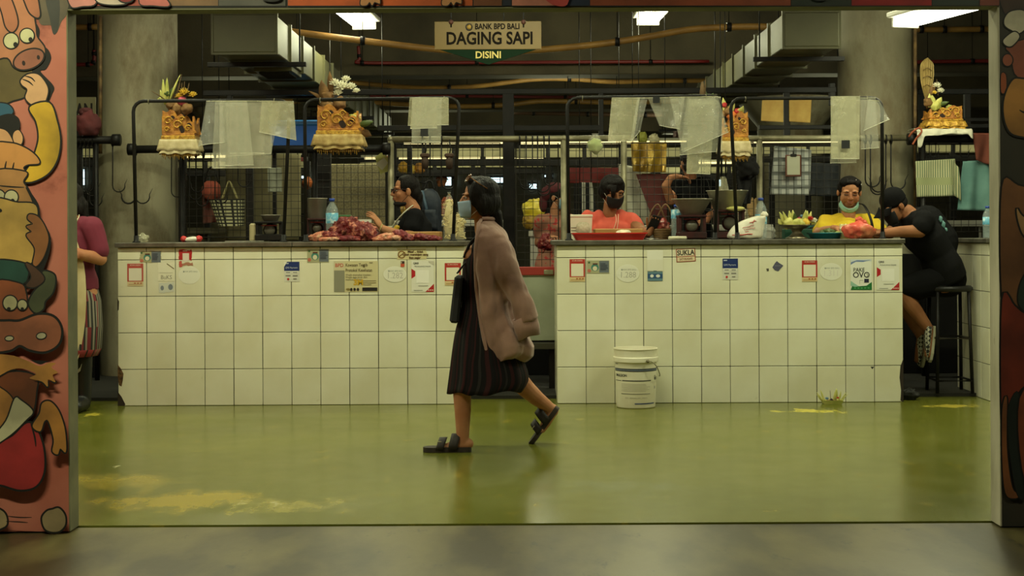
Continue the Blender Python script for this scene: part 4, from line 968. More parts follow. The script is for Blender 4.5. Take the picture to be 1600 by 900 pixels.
# ---- bottles
M_pet=plastic_mat('clear_bottle_plastic',(200,214,214),.26,.05); M_lbl=mat('blue_bottle_label',(88,160,188),.4,c2=(190,214,214),ns=24,lo=.5,hi=.6); M_cap=flat((40,70,160),.4); M_waterm=plastic_mat('bottle_water',(150,176,170),.18,.05)
def bottle(label,x,D,yt,yb=None,lab=(.42,.66),lc=M_lbl,base=ZT):
    b=onC(x,D); b.z=base; h=zat(yt,D,x)-base; r=.036*h/.25
    t=thing('water_bottle',label,'bottle',b,'plastic water bottles on the counters'); f=lambda q:b.z+h*q
    MB().lathe([(0,.0),(r*.85,.0),(r,.03*h),(r*.97,.12*h),(r,.16*h),(r*.97,.2*h),(r,.24*h),(r*.97,.28*h),(r,.34*h),(r,.7*h),(r*.86,.78*h),(r*.45,.88*h),(r*.36,.9*h),(r*.36,.94*h)],b,n=22).build('bottle_shell',M_pet,parent=t)
    MB().lathe([(0,.005),(r*.9,.012*h),(r*.94,.3*h),(r*.94,.6*h),(0,.6*h)],b,n=18).build('water',M_waterm,parent=t)
    MB().lathe([(r*1.01,lab[0]*h),(r*1.015,lab[0]*h+.002),(r*1.015,lab[1]*h),(r*1.01,lab[1]*h)],b,n=22).build('label_band',lc,parent=t)
    MB().lathe([(0,.93*h),(r*.45,.93*h),(r*.45,h),(0,h)],b,n=16).build('cap',M_cap,parent=t)
bottle('blue labelled water bottle left of the beef pile',519,10.3,310)
bottle('blue labelled water bottle between the coral shirt and the scale',1056.5,10.5,320,lab=(.6,.86))
bottle('half empty water bottle behind the white printed bag',1189,10.45,309,lab=(.36,.6))
bottle('water bottle on the far tiled counter by the jamb',1543,10.1,322)
# ---- scales
M_alu=mat('dull_aluminium',(196,192,174),.32,metal=.45,c2=(168,164,144),ns=7); M_scale=mat('dark_red_scale_paint',(64,22,20),.45,c2=(40,18,16),ns=14)
def scale(label,x,D,w,yplat,mt,pan):
    b=onC(x,D); k=D/FPX; zp=zat(yplat,D,x); W=w*k; t=thing('weighing_scale',label,'scale',b,'market weighing scales')
    MB().box((b.x,D,ZT+.03),(W,.2,.05),bev=.008).build('base',mt,parent=t)
    for sx in(-1,1): MB().box((b.x+sx*W*.43,D,(ZT+.05+zp)/2),(.022,.16,zp-ZT-.05),bev=.004).build('side_post',mt,parent=t)
    MB().box((b.x,D,zp-.008),(W,.19,.016),bev=.004).build('platform',mt,parent=t)
    R=Matrix.Rotation(PI/2,3,'X'); zc=(ZT+zp)/2+.01
    MB().lathe([(0,-.02),(W*.24,-.02),(W*.26,0),(W*.24,.02),(0,.02)],(b.x,D-.02,zc),n=22,R=R).build('dial_case',mt,parent=t)
    MB().lathe([(0,.0),(W*.2,0),(W*.2,.003),(0,.003)],(b.x,D-.044,zc),n=20,R=R).build('dial_face',flat((96,92,78),.4),parent=t)
    MB().box((b.x,D-.05,zp-.03),(W*.6,.006,.008)).build('pointer_bar',flat((150,50,44),.5),parent=t)
    for sx in(-1,1):
        for sy in(-1,1): MB().lathe([(0,0),(.014,0),(.012,.008),(0,.008)],(b.x+sx*W*.4,D+sy*.08,ZT),n=10).build('foot',M_black,parent=t)
    kind,x0,x1,y1,taper=pan; a=P(x0,y1,D); c=P(x1,y1,D); R0=(c.x-a.x)/2; cx=(a.x+c.x)/2; h=a.z-zp
    MB().lathe([(0,.004),(R0*taper,.004),(R0*taper+.004,.01),(R0*.985,h-.006),(R0,h),(R0*1.03,h+.002),(R0*1.03,h-.004),(R0*1.0,h-.006),(R0*taper+.002,0.001),(0,0)][::-1] if False else [(0,0),(R0*taper,0),(R0*.98,h-.004),(R0*1.03,h-.004),(R0*1.03,h),(R0*.96,h),(R0*taper*.96,.006),(0,.006)],(cx,D,zp+.0005),n=36).build('weighing_pan',M_alu,parent=t)
    return t
scale('weighing scale with straight aluminium pot beside the water bottle',497,10.42,34,341,M_scale,('pot',479,511,310,.86))
scale('black weighing scale behind the hoop leg by the paper sheet',423,10.36,42,346,M_black,('pot',408,438,336,.7))
scale('dark red weighing scale with flared bowl right of the coral shirt',1080,10.3,44,336,M_scale,('bowl',1050,1112,311,.5))
scale('dark red weighing scale with big grey bowl behind the white bag',1139,10.42,46,328,M_scale,('bowl',1104,1168,298,.66))
tag((lambda m:(lump(m,P(1150,326,10.3)+Vector((0,0,.0)),(.07,.03,.018),4,.15),m.build('banana_leaf_packet',mat('pale_green_packet',(196,190,110),.5),loc=P(1150,326,10.3)))[1])(MB()),'pale green leaf packet stuck on the scale behind the white bag','packet')
# ---- smaller goods, left counter
def box(name,label,cat,x0,x1,yt,D,dp,mt,base=None,rot=0,bev=.004,group=None):
    a=onC(x0,D); b=onC(x1,D); z=zat(yt,D,x0); z0=ZT if base is None else base
    o=MB().box(((a.x+b.x)/2,D,(z0+z)/2),(b.x-a.x,dp,z-z0),bev=bev,rot=rotm('Z',rot) if rot else None).build(name,mt,loc=((a.x+b.x)/2,D,z0)); return tag(o,label,cat,group)
box('paper_carton','green paper carton between the water bottle and the raised hand','carton',529,549,336,10.48,.1,mat('green_carton',(60,110,60),.6))
o=MB(); o.sheet(quad_sheet([P(530,342,10.36),P(546,341,10.36),P(549,356,10.3),P(528,358,10.3)],6,6,.006,1,2)); tag(o.build('crumpled_paper',M_white,loc=P(538,350,10.36),solid=.001),'crumpled white paper standing behind the beef summit','paper')
def tray(name,label,cat,x0,x1,yt,D,dp,mt,flare=.03,wall=.004,base=None,group=None):
    a=onC(x0,D); b=onC(x1,D); z0=ZT if base is None else base; h=zat(yt,D,x0)-z0; cx=(a.x+b.x)/2; W=b.x-a.x
    def rect(w,d,z,r=.02,n=4):
        out=[]
        for (sx,sy,a0) in ((1,1,0),(-1,1,90),(-1,-1,180),(1,-1,270)):
            for i in range(n+1):
                t=math.radians(a0+90*i/n); out.append(Vector((cx+sx*(w/2-r)+r*math.cos(t),D+sy*(d/2-r)+r*math.sin(t),z)))
        return out
    rs=[rect(W-2*flare,dp-2*flare,z0),rect(W-.012,dp-.012,z0+h*.86),rect(W,dp,z0+h*.86),rect(W,dp,z0+h),rect(W-.016,dp-.016,z0+h),rect(W-2*flare-2*wall,dp-2*flare-2*wall,z0+wall)]
    m=MB(); m.rings(rs,sm=False); return tag(m.build(name,mt,loc=(cx,D,z0)),label,cat,group)
tray('white_tray','small white tray held near the raised hand','tray',551,580,343,10.42,.12,M_white,.012)
tray('red_tray','wide red plastic tray on the counter before the coral shirt','tray',893,1010,364,10.06,.26,mat('red_plastic',(200,38,30),.3),.03)
box('steel_cup','stacked cream cups beside the black scale','cups',390,400,349,10.3,.04,flat((176,164,124),.5),bev=.012)
MBk=MB(); a=onC(352,10.0); b=onC(412,10.02); MBk.prism([a+Vector((0,-.012,.004)),a.lerp(b,.62)+Vector((0,-.02,.004)),b+Vector((0,-.006,.004)),b+Vector((0,.008,.004)),a+Vector((0,.012,.004))],(0,0,.004)); tag(MBk.build('long_knife',mat('pale_steel_blade',(196,194,176),.3,metal=.3),loc=a,recalc=True),'long flat steel knife lying along the meat counter edge','knife')
def crumple(name,label,cat,x,y,D,rx,rz,mt,seed,group=None,base=ZT,amp=.5):
    k=FPX/D; c=P(x,y,D); m=MB(); lump(m,(0,0,0),(rx/k,rx/k*.8,rz/k),seed,amp,2.6,0,None,26,18)
    for v in m.v:
        v+=c
        if base is not None and v.z<base: v.z=base
    return tag(m.build(name,mt,loc=(c.x,c.y,base if base is not None else c.z)),label,cat,group)
crumple('plastic_wad','crumpled clear plastic wad by the hoop foot at the counter end','plastic wad',223,372,10.02,9,6,M_pl2,2)
crumple('plastic_wad','crumpled clear plastic wad right of the white printed bag','plastic wad',1197,366,10.12,13,12,M_pl3,5)
t=thing('candy_packet','red and white twisted packet at the foot of the black post','packet',onC(299,10.35))
m=MB(); lump(m,onC(299,10.35)+Vector((0,0,.02)),(.05,.03,.02),3,.2); m.build('wrapper_middle',M_white,parent=t)
for sx in(-1,1):
    m=MB(); lump(m,onC(299+sx*12,10.35)+Vector((0,0,.022)),(.022,.025,.022),5+sx,.4); m.build('twisted_end',flat((190,44,40),.5),parent=t)
# noodle bags
M_nood=mat('pale_noodle',(222,206,150),.6,c2=(200,180,120),ns=12)
def noodles(label,x0,x1,yt,yb,D,seed,neck=True):
    k=D/FPX; cx=(x0+x1)/2; b=onC(cx,D); h=zat(yt,D,cx)-ZT; w=(x1-x0)*k/2; t=thing('noodle_bag',label,'noodle bag',b,'clear bags of curly noodles'); r=random.Random(seed)
    prof=lambda q: w*(1 if q<.7 else max(.18,1-(q-.7)/.3*.8))*(.92+.08*math.sin(q*9+seed))
    m=MB()
    for i in range(64):
        q=r.uniform(.03,.86); a=r.uniform(0,2*PI); rr=prof(q)*.86; c=Vector((b.x+rr*math.cos(a)*.9,b.y+rr*math.sin(a)*.6,ZT+q*h)); s=r.uniform(.008,.016)
        u=Vector((r.uniform(-1,1),r.uniform(-.3,.3),r.uniform(-1,1))).normalized(); v=frame(u)[0]; e=r.uniform(3,6.5)
        m.tube([c+(u*math.cos(e*j/8)+v*math.sin(e*j/8))*s*(1+.05*j) for j in range(9)],.0032,5,caps=False)
    m.build('curly_noodles',M_nood,parent=t)
    MB().lathe([(0,0.001)]+[(prof(q)*1.02,q*h) for q in (.0,.05,.15,.3,.45,.6,.7,.8,.88,.92)]+[(w*.1,.95*h),(w*.3,h)],b,n=22,sy=.7).build('clear_film',M_pl3,parent=t)
    MB().lathe([(w*.13,.93*h),(w*.16,.945*h),(w*.13,.96*h)],b,n=12,sy=.8).build('rubber_tie',flat((150,120,80),.6),parent=t)
    MB().lathe([(0,.01),(prof(.1)*.7,.01),(prof(.5)*.7,.5*h),(prof(.8)*.6,.84*h),(0,.86*h)],b,n=16,sy=.7).build('packed_noodles',M_nood,parent=t)
noodles('tall clear noodle bag before the hoop leg beside the cutting board',691,713,300,372,10.25,3)
noodles('shorter clear noodle bag behind the hoop leg near the blue face mask',708,728,328,372,10.45,8)
# ---- right counter goods
def tub():
    D=10.3; t=thing('food_tub','square white food tub with faded round print by the red tray','tub',onC(907,D)); a=onC(889,D); b=onC(925,D); z=zat(339,D)
    m=MB(); W=b.x-a.x; cx=(a.x+b.x)/2
    m.rings([[(cx+sx*W/2*f,D+sy*.07*f,zz) for sx,sy in ((-1,-1),(1,-1),(1,1),(-1,1))] for f,zz in ((.9,ZT),(1,z))],sm=False); m.build('tub_body',flat((212,208,184),.45),parent=t)
    MB().box((cx,D,z+.004),(W*1.04,.15,.02),bev=.004).build('lid',flat((206,202,178),.45),parent=t)
    m=MB(); m.lathe([(0,.0),(.052,0),(.052,.0015),(0,.0015)],(cx+.016,D-.069,ZT+.085),n=24,R=Matrix.Rotation(PI/2-.05,3,'X')); m.build('faded_print',mat('faded_print',(178,170,140),.6,c2=(196,190,164),ns=60),parent=t)
    m=MB()
    for i in range(3): m.box((cx-.05,D-.0695,ZT+.05+.02*i),(.04,.002,.005))
    m.build('print_lines',flat((140,134,116),.6),parent=t)
tub()
crumple('steamed_bun','white bun lump on the red tray side board','bun',974,364,10.24,12,5,flat((222,212,182),.7),4,base=ZT+.03,amp=.2)
m=MB(); a=onC(1006,10.05); m.sheet(quad_sheet([a+Vector((0,.04,.012)),a+Vector((.08,.04,.008)),a+Vector((.1,-.05,.006)),a+Vector((.0,-.05,.012))],6,6,.004,1,1,dirn=(0,0,1))); tag(m.build('white_scrap',M_white,loc=a,solid=.001),'white paper scrap lying right of the red tray','paper')
a=onC(1045,10.04); b=onC(1072,10.08); up=Vector((0,0,.0125)); tag(MB().tube([a+up,b+up],.012,12).build('white_roll',flat((206,200,170),.6),loc=a),'short white roll lying before the dark red scale','roll')
# red meat in a rattan handled basket
def rattan():
    D=10.53; t=thing('rattan_basket','rattan handled basket of wrapped red meat behind the phone','basket',onC(1034,D)); M_r=mat('rattan',(132,100,58),.6,c2=(96,70,38),ns=18)
    c=onC(1034,D); m=MB()
    for i in range(5): m.lathe([(.05+.007*i,.016*i),(.056+.007*i,.008+.016*i),(.05+.007*i,.016+.016*i)],c,n=28,sy=.7)
    m.lathe([(0,.002),(.05,.002)],c,n=28,sy=.7); m.build('woven_body',M_r,parent=t)
    for sx in (-.03,.03):
        m=MB().tube(catmull([c+Vector((-.075+sx*.3,0,.075)),c+Vector((-.055+sx,0,.18)),c+Vector((sx,0,.26)),c+Vector((.045+sx,0,.18)),c+Vector((.072+sx*.3,0,.075))],6),.006,7); m.build('handle',M_r,parent=t)
rattan()
crumple('wrapped_meat','glossy wrapped red meat inside the rattan handled basket','meat',1033,353,10.53,14,11,mat('wrapped_meat',(150,48,42),.12,c2=(220,150,130),ns=18,lo=.55,hi=.64,bump=.5,bs=30,coat=.6),6,base=ZT+.06,amp=.35)
# white printed bag
def whitebag():
    D=10.12; c=onC(1166,D); t=thing('carrier_bag','white carrier bag with red print slumped by the hoop foot','carrier bag',c); k=D/FPX
    prof=[(1136,1192,374),(1135,1191,368),(1139,1192,360),(1146,1194,352),(1158,1196,345),(1172,1197,340),(1184,1197,337)]
    rs=[]
    for i,(x0,x1,y) in enumerate(prof):
        a,b=P(x0,y,D),P(x1,y,D); z=max(a.z,ZT) if i else ZT; cx=(a.x+b.x)/2; w=(b.x-a.x)/2; d=.09*(1-.1*i)
        rs.append([Vector((cx+w*math.cos(q)*(1+.05*math.sin(5*q+i)),D+d*math.sin(q)*(1+.08*math.sin(4*q+i*2)),z+.004*math.sin(6*q+i))) for q in [2*PI*j/32 for j in range(32)]])
    M_cb=mat('white_carrier_film',(226,222,204),.35,c2=(206,198,176),ns=7,bump=.35,bs=14)
    m=MB().rings(rs); m.build('bag_body',M_cb,parent=t,subd=1)
    p=P(1194,338,D); m=MB(); lump(m,p+Vector((0,0,.012)),(.026,.02,.02),2,.4); m.build('knotted_neck',M_cb,parent=t)
    m=MB(); rr=random.Random(4)
    def ray(x,y):
        # place the print on the bag front
        q=(y-338)/36; return P(x,y,D-.085*(.55+.45*min(1,q)) - .006)
    for (x0,y0,x1,y1,w) in ((1144,367,1176,366,.006),(1160,356,1178,352,.003),(1162,359,1180,356,.003),(1171,348,1182,345,.004),(1176,350,1179,343,.004),(1164,362,1170,361,.003)):
        a,b=ray(x0,y0),ray(x1,y1); n=8
        m.tube([a.lerp(b,i/n)+Vector((0,0,.003*rr.uniform(-1,1))) for i in range(n+1)],w*.6,5)
    m.build('red_print',flat((186,60,50),.5),parent=t)
whitebag()
# silver pedestal bowl with palm leaf offerings
def pedestal():
    D=10.25; c=onC(1245,D); k=D/FPX; h=zat(351,D,1245)-ZT; t=thing('pedestal_bowl','silver pedestal bowl on the counter before the woman in yellow','bowl',c)
    MB().lathe([(0,.0),(17*k,0),(18*k,.006),(12*k,.02),(7*k,.045),(7.5*k,.055),(10*k,.07),(16*k,h*.72),(27*k,h*.92),(29*k,h),(27*k,h),(15*k,h*.8),(0,h*.78)],c,n=36).build('silver_bowl',mat('worn_silver',(160,152,126),.3,metal=.8,c2=(120,110,84),ns=16),parent=t)
pedestal()
offering('young palm leaf offerings piled in the silver pedestal bowl',1246,352,10.25,
 [('leaf','leaf',1228,352,1217,331,6),('leaf','leaf',1232,352,1222,330,5),('leaf','leaf',1236,352,1233,329,7),('leaf','leaf',1240,352,1238,328,8),('leaf','leaf',1256,352,1258,328,8),('leaf','leaf',1262,352,1268,330,6),('leaf','leaf',1258,352,1262,329,7),('leaf','green',1242,350,1240,332,6),('leaf','leaf',1222,351,1216,342,8),('leaf','leaf',1236,348,1226,350,9),('leaf','leaf',1246,348,1236,346,8),('ball','leaf',1232,349,9),('ball','leaf',1244,349,9),('ball','yellow',1258,347,7),('ball','leaf',1252,349,8),('flower','blue',1253,339,4),('flower','red',1266,343,6),('flower','white',1272,346,6),('flower','yellow',1262,349,6),('flower','pink',1249,343,4),('ball','brown',1250,344,4),('leaf','leaf',1268,350,1276,344,8)])
box('green_carton','dark green carton hidden behind the silver pedestal bowl','carton',1224,1267,358,10.5,.12,mat('dark_green_carton',(26,76,56),.6))
def basin():
    D=10.28; c=onC(1290,D); k=D/FPX; h=zat(363.5,D,1290)-ZT; t=thing('plastic_basin','shallow teal plastic basin before the woman in yellow','basin',c)
    MB().lathe([(0,0),(22*k,0),(27*k,h*.85),(29*k,h*.86),(29*k,h),(26.5*k,h),(21*k,.006),(0,.006)],c,n=36).build('basin_shell',mat('teal_plastic',(44,132,142),.35),parent=t)
basin()
offering('cut green leaves heaped in the teal basin',1292,365,10.28,[('leaf','green',1280,366,1300,360,7),('leaf','green',1290,366,1308,361,8),('leaf','green',1298,366,1284,359,7),('ball','green',1296,365,8),('ball','green',1286,366,7),('leaf','leaf',1304,366,1312,362,6)],'leafy goods')
t=thing('glass_tumbler','clear glass tumbler between the teal basin and the pink bag','glass',onC(1319,10.2)); b_=onC(1319,10.2)
MB().lathe([(0,0),(.028,0),(.034,.105),(.032,.105),(.026,.008),(0,.008)],b_,n=22).build('glass_wall',plastic_mat('tumbler_glass',(206,214,190),.22,.03),parent=t)
MB().lathe([(0,.01),(.025,.01),(.03,.075),(0,.075)],b_,n=20).build('tea',plastic_mat('pale_tea',(206,190,90),.5,.1),parent=t)
def pinkbag():
    D=10.1; c=onC(1341,D); t=thing('carrier_bag','knotted pink red plastic bag of food at the counter end','carrier bag',c); k=D/FPX
    M_pk=mat('pink_film',(226,96,76),.3,c2=(236,150,104),ns=11,lo=.48,hi=.62,bump=.6,bs=22,trans=.15)
    m=MB(); lump(m,(0,0,0),(25*k,.09,14*k),12,.28,2,0,None,36,24)
    for v in m.v:
        v+=c+Vector((0,0,13*k))
        if v.z<ZT: v.z=ZT
    m.build('bag_body',M_pk,parent=t)
    m=MB(); lump(m,c+Vector((2*k,0,29*k)),(6*k,.03,5*k),3,.5,2.5); lump(m,c+Vector((7*k,0,25*k)),(8*k,.04,4*k),6,.4,2.5); m.build('knot',M_pk,parent=t)
pinkbag()
# ================================================================ things hung on the mesh and rails
D5=YP-.04
def cloth(name,label,cat,pts,D,mt,seed=1,fold=.012,fr=2,group=None,solid=.004,cords=False):
    g=quad_sheet([P(*p,D) for p in pts],22,22,fold,fr,seed); g=[[p+Vector((0,-abs(p.x*0)-.0,0)) for p in r] for r in g]
    o=tag(MB().sheet(g).build(name,mt,loc=(P(*pts[0],D)+P(*pts[1],D))/2,solid=solid),label,cat,group)
    if cords:
        for q in (g[0][1],g[0][-2]): MB().tube([q-Vector((0,0,.01)),Vector((q.x,q.y,3.7))],.004,5).build('hanging_cord',M_black,parent=o)
    return o
def stripe_mat(name,c,c2,sc,rough=.85,axis='X',duty=.5,c3=None,sc3=8):
    m=bpy.data.materials.new(name); m.use_nodes=True; nt=m.node_tree; b=nt.nodes['Principled BSDF']; b.inputs['Roughness'].default_value=rough
    tc=nn(nt,'ShaderNodeTexCoord'); prev=None
    for (cc,ax,s,du) in ((c2,axis,sc,duty),)+(((c3,'Z' if axis=='X' else 'X',sc3,.3),) if c3 else ()):
        sp=nn(nt,'ShaderNodeSeparateXYZ'); nt.links.new(tc.outputs['Object'],sp.inputs[0])
        mu=nn(nt,'ShaderNodeMath',operation='MULTIPLY'); mu.inputs[1].default_value=s; nt.links.new(sp.outputs[ax],mu.inputs[0])
        fr=nn(nt,'ShaderNodeMath',operation='FRACT'); nt.links.new(mu.outputs[0],fr.inputs[0])
        gt=nn(nt,'ShaderNodeMath',operation='LESS_THAN'); gt.inputs[1].default_value=du; nt.links.new(fr.outputs[0],gt.inputs[0])
        x=nn(nt,'ShaderNodeMix',data_type='RGBA'); x.inputs['A'].default_value=(*L(c),1); x.inputs['B'].default_value=(*L(cc),1)
        if prev: nt.links.new(prev,x.inputs['A'])
        nt.links.new(gt.outputs[0],x.inputs['Factor']); prev=x.outputs['Result']
    nt.links.new(prev,b.inputs['Base Color']); return m
cloth('checked_cloth','pale grey checked cloth hung behind the clipboard','cloth',((1210,228),(1268,234),(1266,305),(1203,304)),11.525,stripe_mat('checked_cotton',(192,194,188),(150,154,150),16,c3=(128,132,128),sc3=9),1,.008)
cloth('dark_apron','black apron hung right of the checked cloth','apron',((1268,254),(1314,256),(1312,307),(1264,306)),11.53,flat((26,30,34),.8),2,.014)
cloth('striped_towel','green and cream striped towel hung above the black cap','towel',((1430,252),(1492,248),(1496,306),(1432,308)),11.36,stripe_mat('striped_towel',(190,186,146),(110,126,92),55,c3=(150,156,112),sc3=5),3,.016,1.5,'towels hung at the right')
cloth('striped_towel','narrow folded end of the striped towel near the teal towel','towel',((1488,250),(1498,262),(1502,314),(1490,304)),11.33,stripe_mat('striped_towel_end',(176,172,134),(96,112,80),55),5,.01,1,'towels hung at the right')
cloth('teal_towel','dusty teal towel hung beside the white jamb','towel',((1505,252),(1544,250),(1556,330),(1497,328)),11.34,mat('dusty_teal_cotton',(104,142,134),.9,c2=(82,120,114),ns=5),7,.026,1.8,'towels hung at the right')
cloth('brown_cloth','rust brown cloth draped on the rail above the teal towel','cloth',((1520,208),(1560,208),(1560,262),(1524,250)),11.3,mat('rust_cotton',(112,56,38),.9,c2=(90,42,28),ns=6),9,.02,1.5)
cloth('grey_sheet','pale grey paper sheet hung behind the black scale','paper sheet',((418,262),(440,262),(441,300),(419,300)),11.52,flat((150,154,136),.7),4,.004)
cloth('sack_panel','large beige woven panel behind the beef pile','panel',((512,256),(602,256),(602,372),(512,372)),12.6,mat('beige_weave',(150,140,104),.9,c2=(124,114,82),ns=70,nd=1),6,.006,cords=True)
cloth('cream_sheet','cream wall sheet behind the checkered basket','sheet',((353,240),(470,240),(470,376),(353,376)),13.2,mat('cream_sheet',(140,132,96),.8,c2=(112,104,72),ns=3),8,.01,cords=True)
# clipboard
t=thing('clipboard','brown framed clipboard hung on the mesh before the checked cloth','clipboard',P(1239,276,D5))
a=P(1227,242,D5); b=P(1252,276,D5); MB().box(((a.x+b.x)/2,D5,(a.z+b.z)/2),(b.x-a.x,.012,a.z-b.z),bev=.005).build('frame',flat((92,48,28),.5),parent=t)
MB().box(((a.x+b.x)/2,D5-.007,(a.z+b.z)/2+.003),((b.x-a.x)*.8,.002,(a.z-b.z)*.86)).build('sheet',flat((168,168,146),.6),parent=t)
MB().box(((a.x+b.x)/2,D5-.01,a.z-.004),(.05,.014,.022),bev=.004).build('clip',M_black,parent=t); MB().tube([Vector(((a.x+b.x)/2,D5,a.z)),Vector(((a.x+b.x)/2,D5,a.z+.03))],.005,6).build('hook_tab',M_black,parent=t)
t=thing('paper_tag','pale paper notes pinned on the mesh left of the galvanised frame','paper notes',P(597,270,D5))
for (pts,c,dd) in ((((586,246),(596,238),(606,246),(606,268),(594,272)),(190,190,110),0),(((587,256),(600,246),(606,254),(604,258),(597,266)),(206,204,176),-.004)):
    m=MB(); m.prism([P(*p,D5+dd) for p in pts],(0,.002,0)); m.build('note',flat(c,.7),parent=t)
# hanging cabbage bag
t=thing('vegetable_bag','clear bag with a green cabbage tied to the galvanised rail','vegetable bag',P(930,243,11.34)); c=P(930,228,11.34)
m=MB(); lump(m,c,(.058,.05,.062),3,.22,2.2); m.build('cabbage',mat('pale_cabbage',(146,160,84),.5,c2=(176,184,116),ns=9,bump=.3,bs=20),parent=t)
MB().lathe([(0,-.085),(.05,-.075),(.07,-.02),(.066,.03),(.035,.07),(.02,.085),(.03,.1)],c,n=20,sy=.8).build('clear_film',M_pl3,parent=t)
MB().tube([c+Vector((0,0,.085)),Vector((c.x,11.40,P(930,217,11.44).z)),Vector((c.x,11.44,P(930,217,11.44).z+.028))],.004,6).build('tie',M_pl2,parent=t)
# backpack
def backpack():
    D=11.34; t=thing('backpack','dark blue backpack hung on the mesh behind the vendor in glasses','backpack',P(672,362,D)); k=D/FPX; c=P(671,330,D); M_bp=mat('navy_nylon',(26,38,54),.6,c2=(20,28,40),ns=6,bump=.2,bs=20)
    m=MB(); rs=[]
    for i in range(13):
        q=i/12; z=c.z-35*k+70*k*q; w=19*k*(1 if q<.6 else math.sqrt(max(0.02,1-((q-.6)/.42)**2))); d=.09*(1 if q<.6 else math.sqrt(max(.05,1-((q-.6)/.45)**2)))
        rs.append([Vector((c.x+w*math.copysign(abs(math.cos(a))**.7,math.cos(a)),D+d*math.copysign(abs(math.sin(a))**.7,math.sin(a)),z)) for a in [2*PI*j/28 for j in range(28)]])
    m.rings(rs); m.build('pack_body',M_bp,parent=t)
    m=MB(); rs=[]
    for i in range(7):
        q=i/6; z=c.z-30*k+32*k*q; w=14*k*(1 if q<.7 else .8); rs.append([Vector((c.x+w*math.copysign(abs(math.cos(a))**.6,math.cos(a)),D-.09+.035*math.copysign(abs(math.sin(a))**.6,math.sin(a)),z)) for a in [2*PI*j/20 for j in range(20)]])
    m.rings(rs); m.build('front_pocket',M_bp,parent=t)
    MB().tube(catmull([P(660,298,D-.05),P(663,312,D-.1),P(667,330,D-.11),P(668,345,D-.11)],5),.012,8,flat=.4).build('side_strap',flat((56,78,98),.6),parent=t)
    MB().tube(catmull([P(664,296,D),P(668,284,D),P(674,284,D),P(678,297,D)],5),.008,8).build('grab_handle',M_black,parent=t)
backpack()
# maroon cloth bag on the rail, far left, and the lettered board
D=11.34; t=thing('cloth_bag','maroon cloth bag slumped on the thick rail by the jamb','cloth bag',P(138,214,D)); m=MB(); lump(m,(0,0,0),(.105,.07,.115),5,.3,1.7,0,None,30,20); c=P(138,194,D)
for v in m.v:
    v+=c
    if v.z<P(138,212,D).z: v.z=P(138,212,D).z
m.build('bag_body',mat('maroon_cotton',(92,34,36),.85,c2=(70,26,28),ns=8,bump=.4,bs=12),parent=t)
m=MB(); lump(m,c+Vector((-.02,0,.1)),(.05,.04,.035),9,.4,2); m.build('bunched_top',mat('maroon_dark',(74,30,32),.85),parent=t)
t=thing('lettered_board','cream board with black capital letters above the maroon bag','board',P(118,190,12.6)); a=P(96,152,12.6); b=P(150,192,12.6)
MB().box(((a.x+b.x)/2,12.6,(a.z+b.z)/2),(b.x-a.x,.02,a.z-b.z),bev=.003).build('board_panel',flat((170,166,124),.6),parent=t)
m=MB(); m.text('IKAN',Matrix.Translation((P(124,174,12.6).x,12.588,P(124,174,12.6).z))@Matrix.Rotation(PI/2,4,'X'),.17,0,.62,.006); m.build('lettering',flat((26,24,18),.6),parent=t)
MB().box(((a.x+b.x)/2,12.62,(a.z+.024)/2),(.05,.03,a.z-.03)).build('board_post',M_black,parent=t)
# red bag, pink cloth, checkered basket behind the left mesh
D=12.1; t=thing('tote_bag','faded red tote bag hung behind the left mesh','tote bag',P(330,312,D)); m=MB(); lump(m,P(330,298,D),(.085,.05,.085),4,.2,1.6); m.build('bag_body',mat('faded_red_cloth',(150,66,54),.8,c2=(176,92,66),ns=6),parent=t)
MB().tube(catmull([P(320,285,D),P(324,268,D),P(330,262,D),P(337,268,D),P(341,285,D)],5),.008,7).build('handle',M_black,parent=t)
cloth('pink_cloth','dull pink cloth hanging below the red tote bag','cloth',((316,304),(344,304),(342,346),(318,350)),12.16,mat('dull_pink',(150,96,80),.9,c2=(110,64,56),ns=5),3,.02,cords=True)
def checkbasket():
    D=12.0; k=D/FPX; c=P(358,332,D); t=thing('checkered_basket','black and cream checkered basket bag hanging behind the left mesh','basket',P(358,352,D))
    n=21; rows=16; m=MB(); W0,W1,h=28*k,20*k,42*k; top=c.z+h/2
    for j in range(rows):
        for i in range(n*2):
            B=lambda u:u+(-.12 if u%2 else .12); a0,a1=2*PI*B(i)/(n*2),2*PI*B(i+1)/(n*2); z0,z1=top-h*B(j)/rows,top-h*B(j+1)/rows
            w0=W0+(W1-W0)*j/rows; w1=W0+(W1-W0)*(j+1)/rows; q=lambda a,w,z:Vector((c.x+w*math.copysign(abs(math.cos(a))**.6,math.cos(a))+ (c.z-z)*.15,D+w*.35*math.copysign(abs(math.sin(a))**.6,math.sin(a)),z))
            o=len(m.v); m.v+=[q(a0,w0,z0),q(a1,w0,z0),q(a1,w1,z1),q(a0,w1,z1)]; m.face((o,o+1,o+2,o+3),1 if (i%2 and j%2) else 0)
    m.build('woven_sides',[flat((26,28,24),.5),flat((186,182,140),.5)],parent=t)
    MB().box((c.x+.02,D,c.z-h/2+.004),(W1*1.9,W1*.66,.006),bev=.002).build('bottom',M_black,parent=t)
    for s in(-1,1): MB().tube(catmull([Vector((c.x-.06,D+s*.02,top)),Vector((c.x-.02,D+s*.02,top+.1)),Vector((c.x,D,top+.15)),Vector((c.x+.03,D+s*.02,top+.1)),Vector((c.x+.07,D+s*.02,top))],5),.006,7).build('handle',flat((150,140,90),.6),parent=t)
checkbasket()
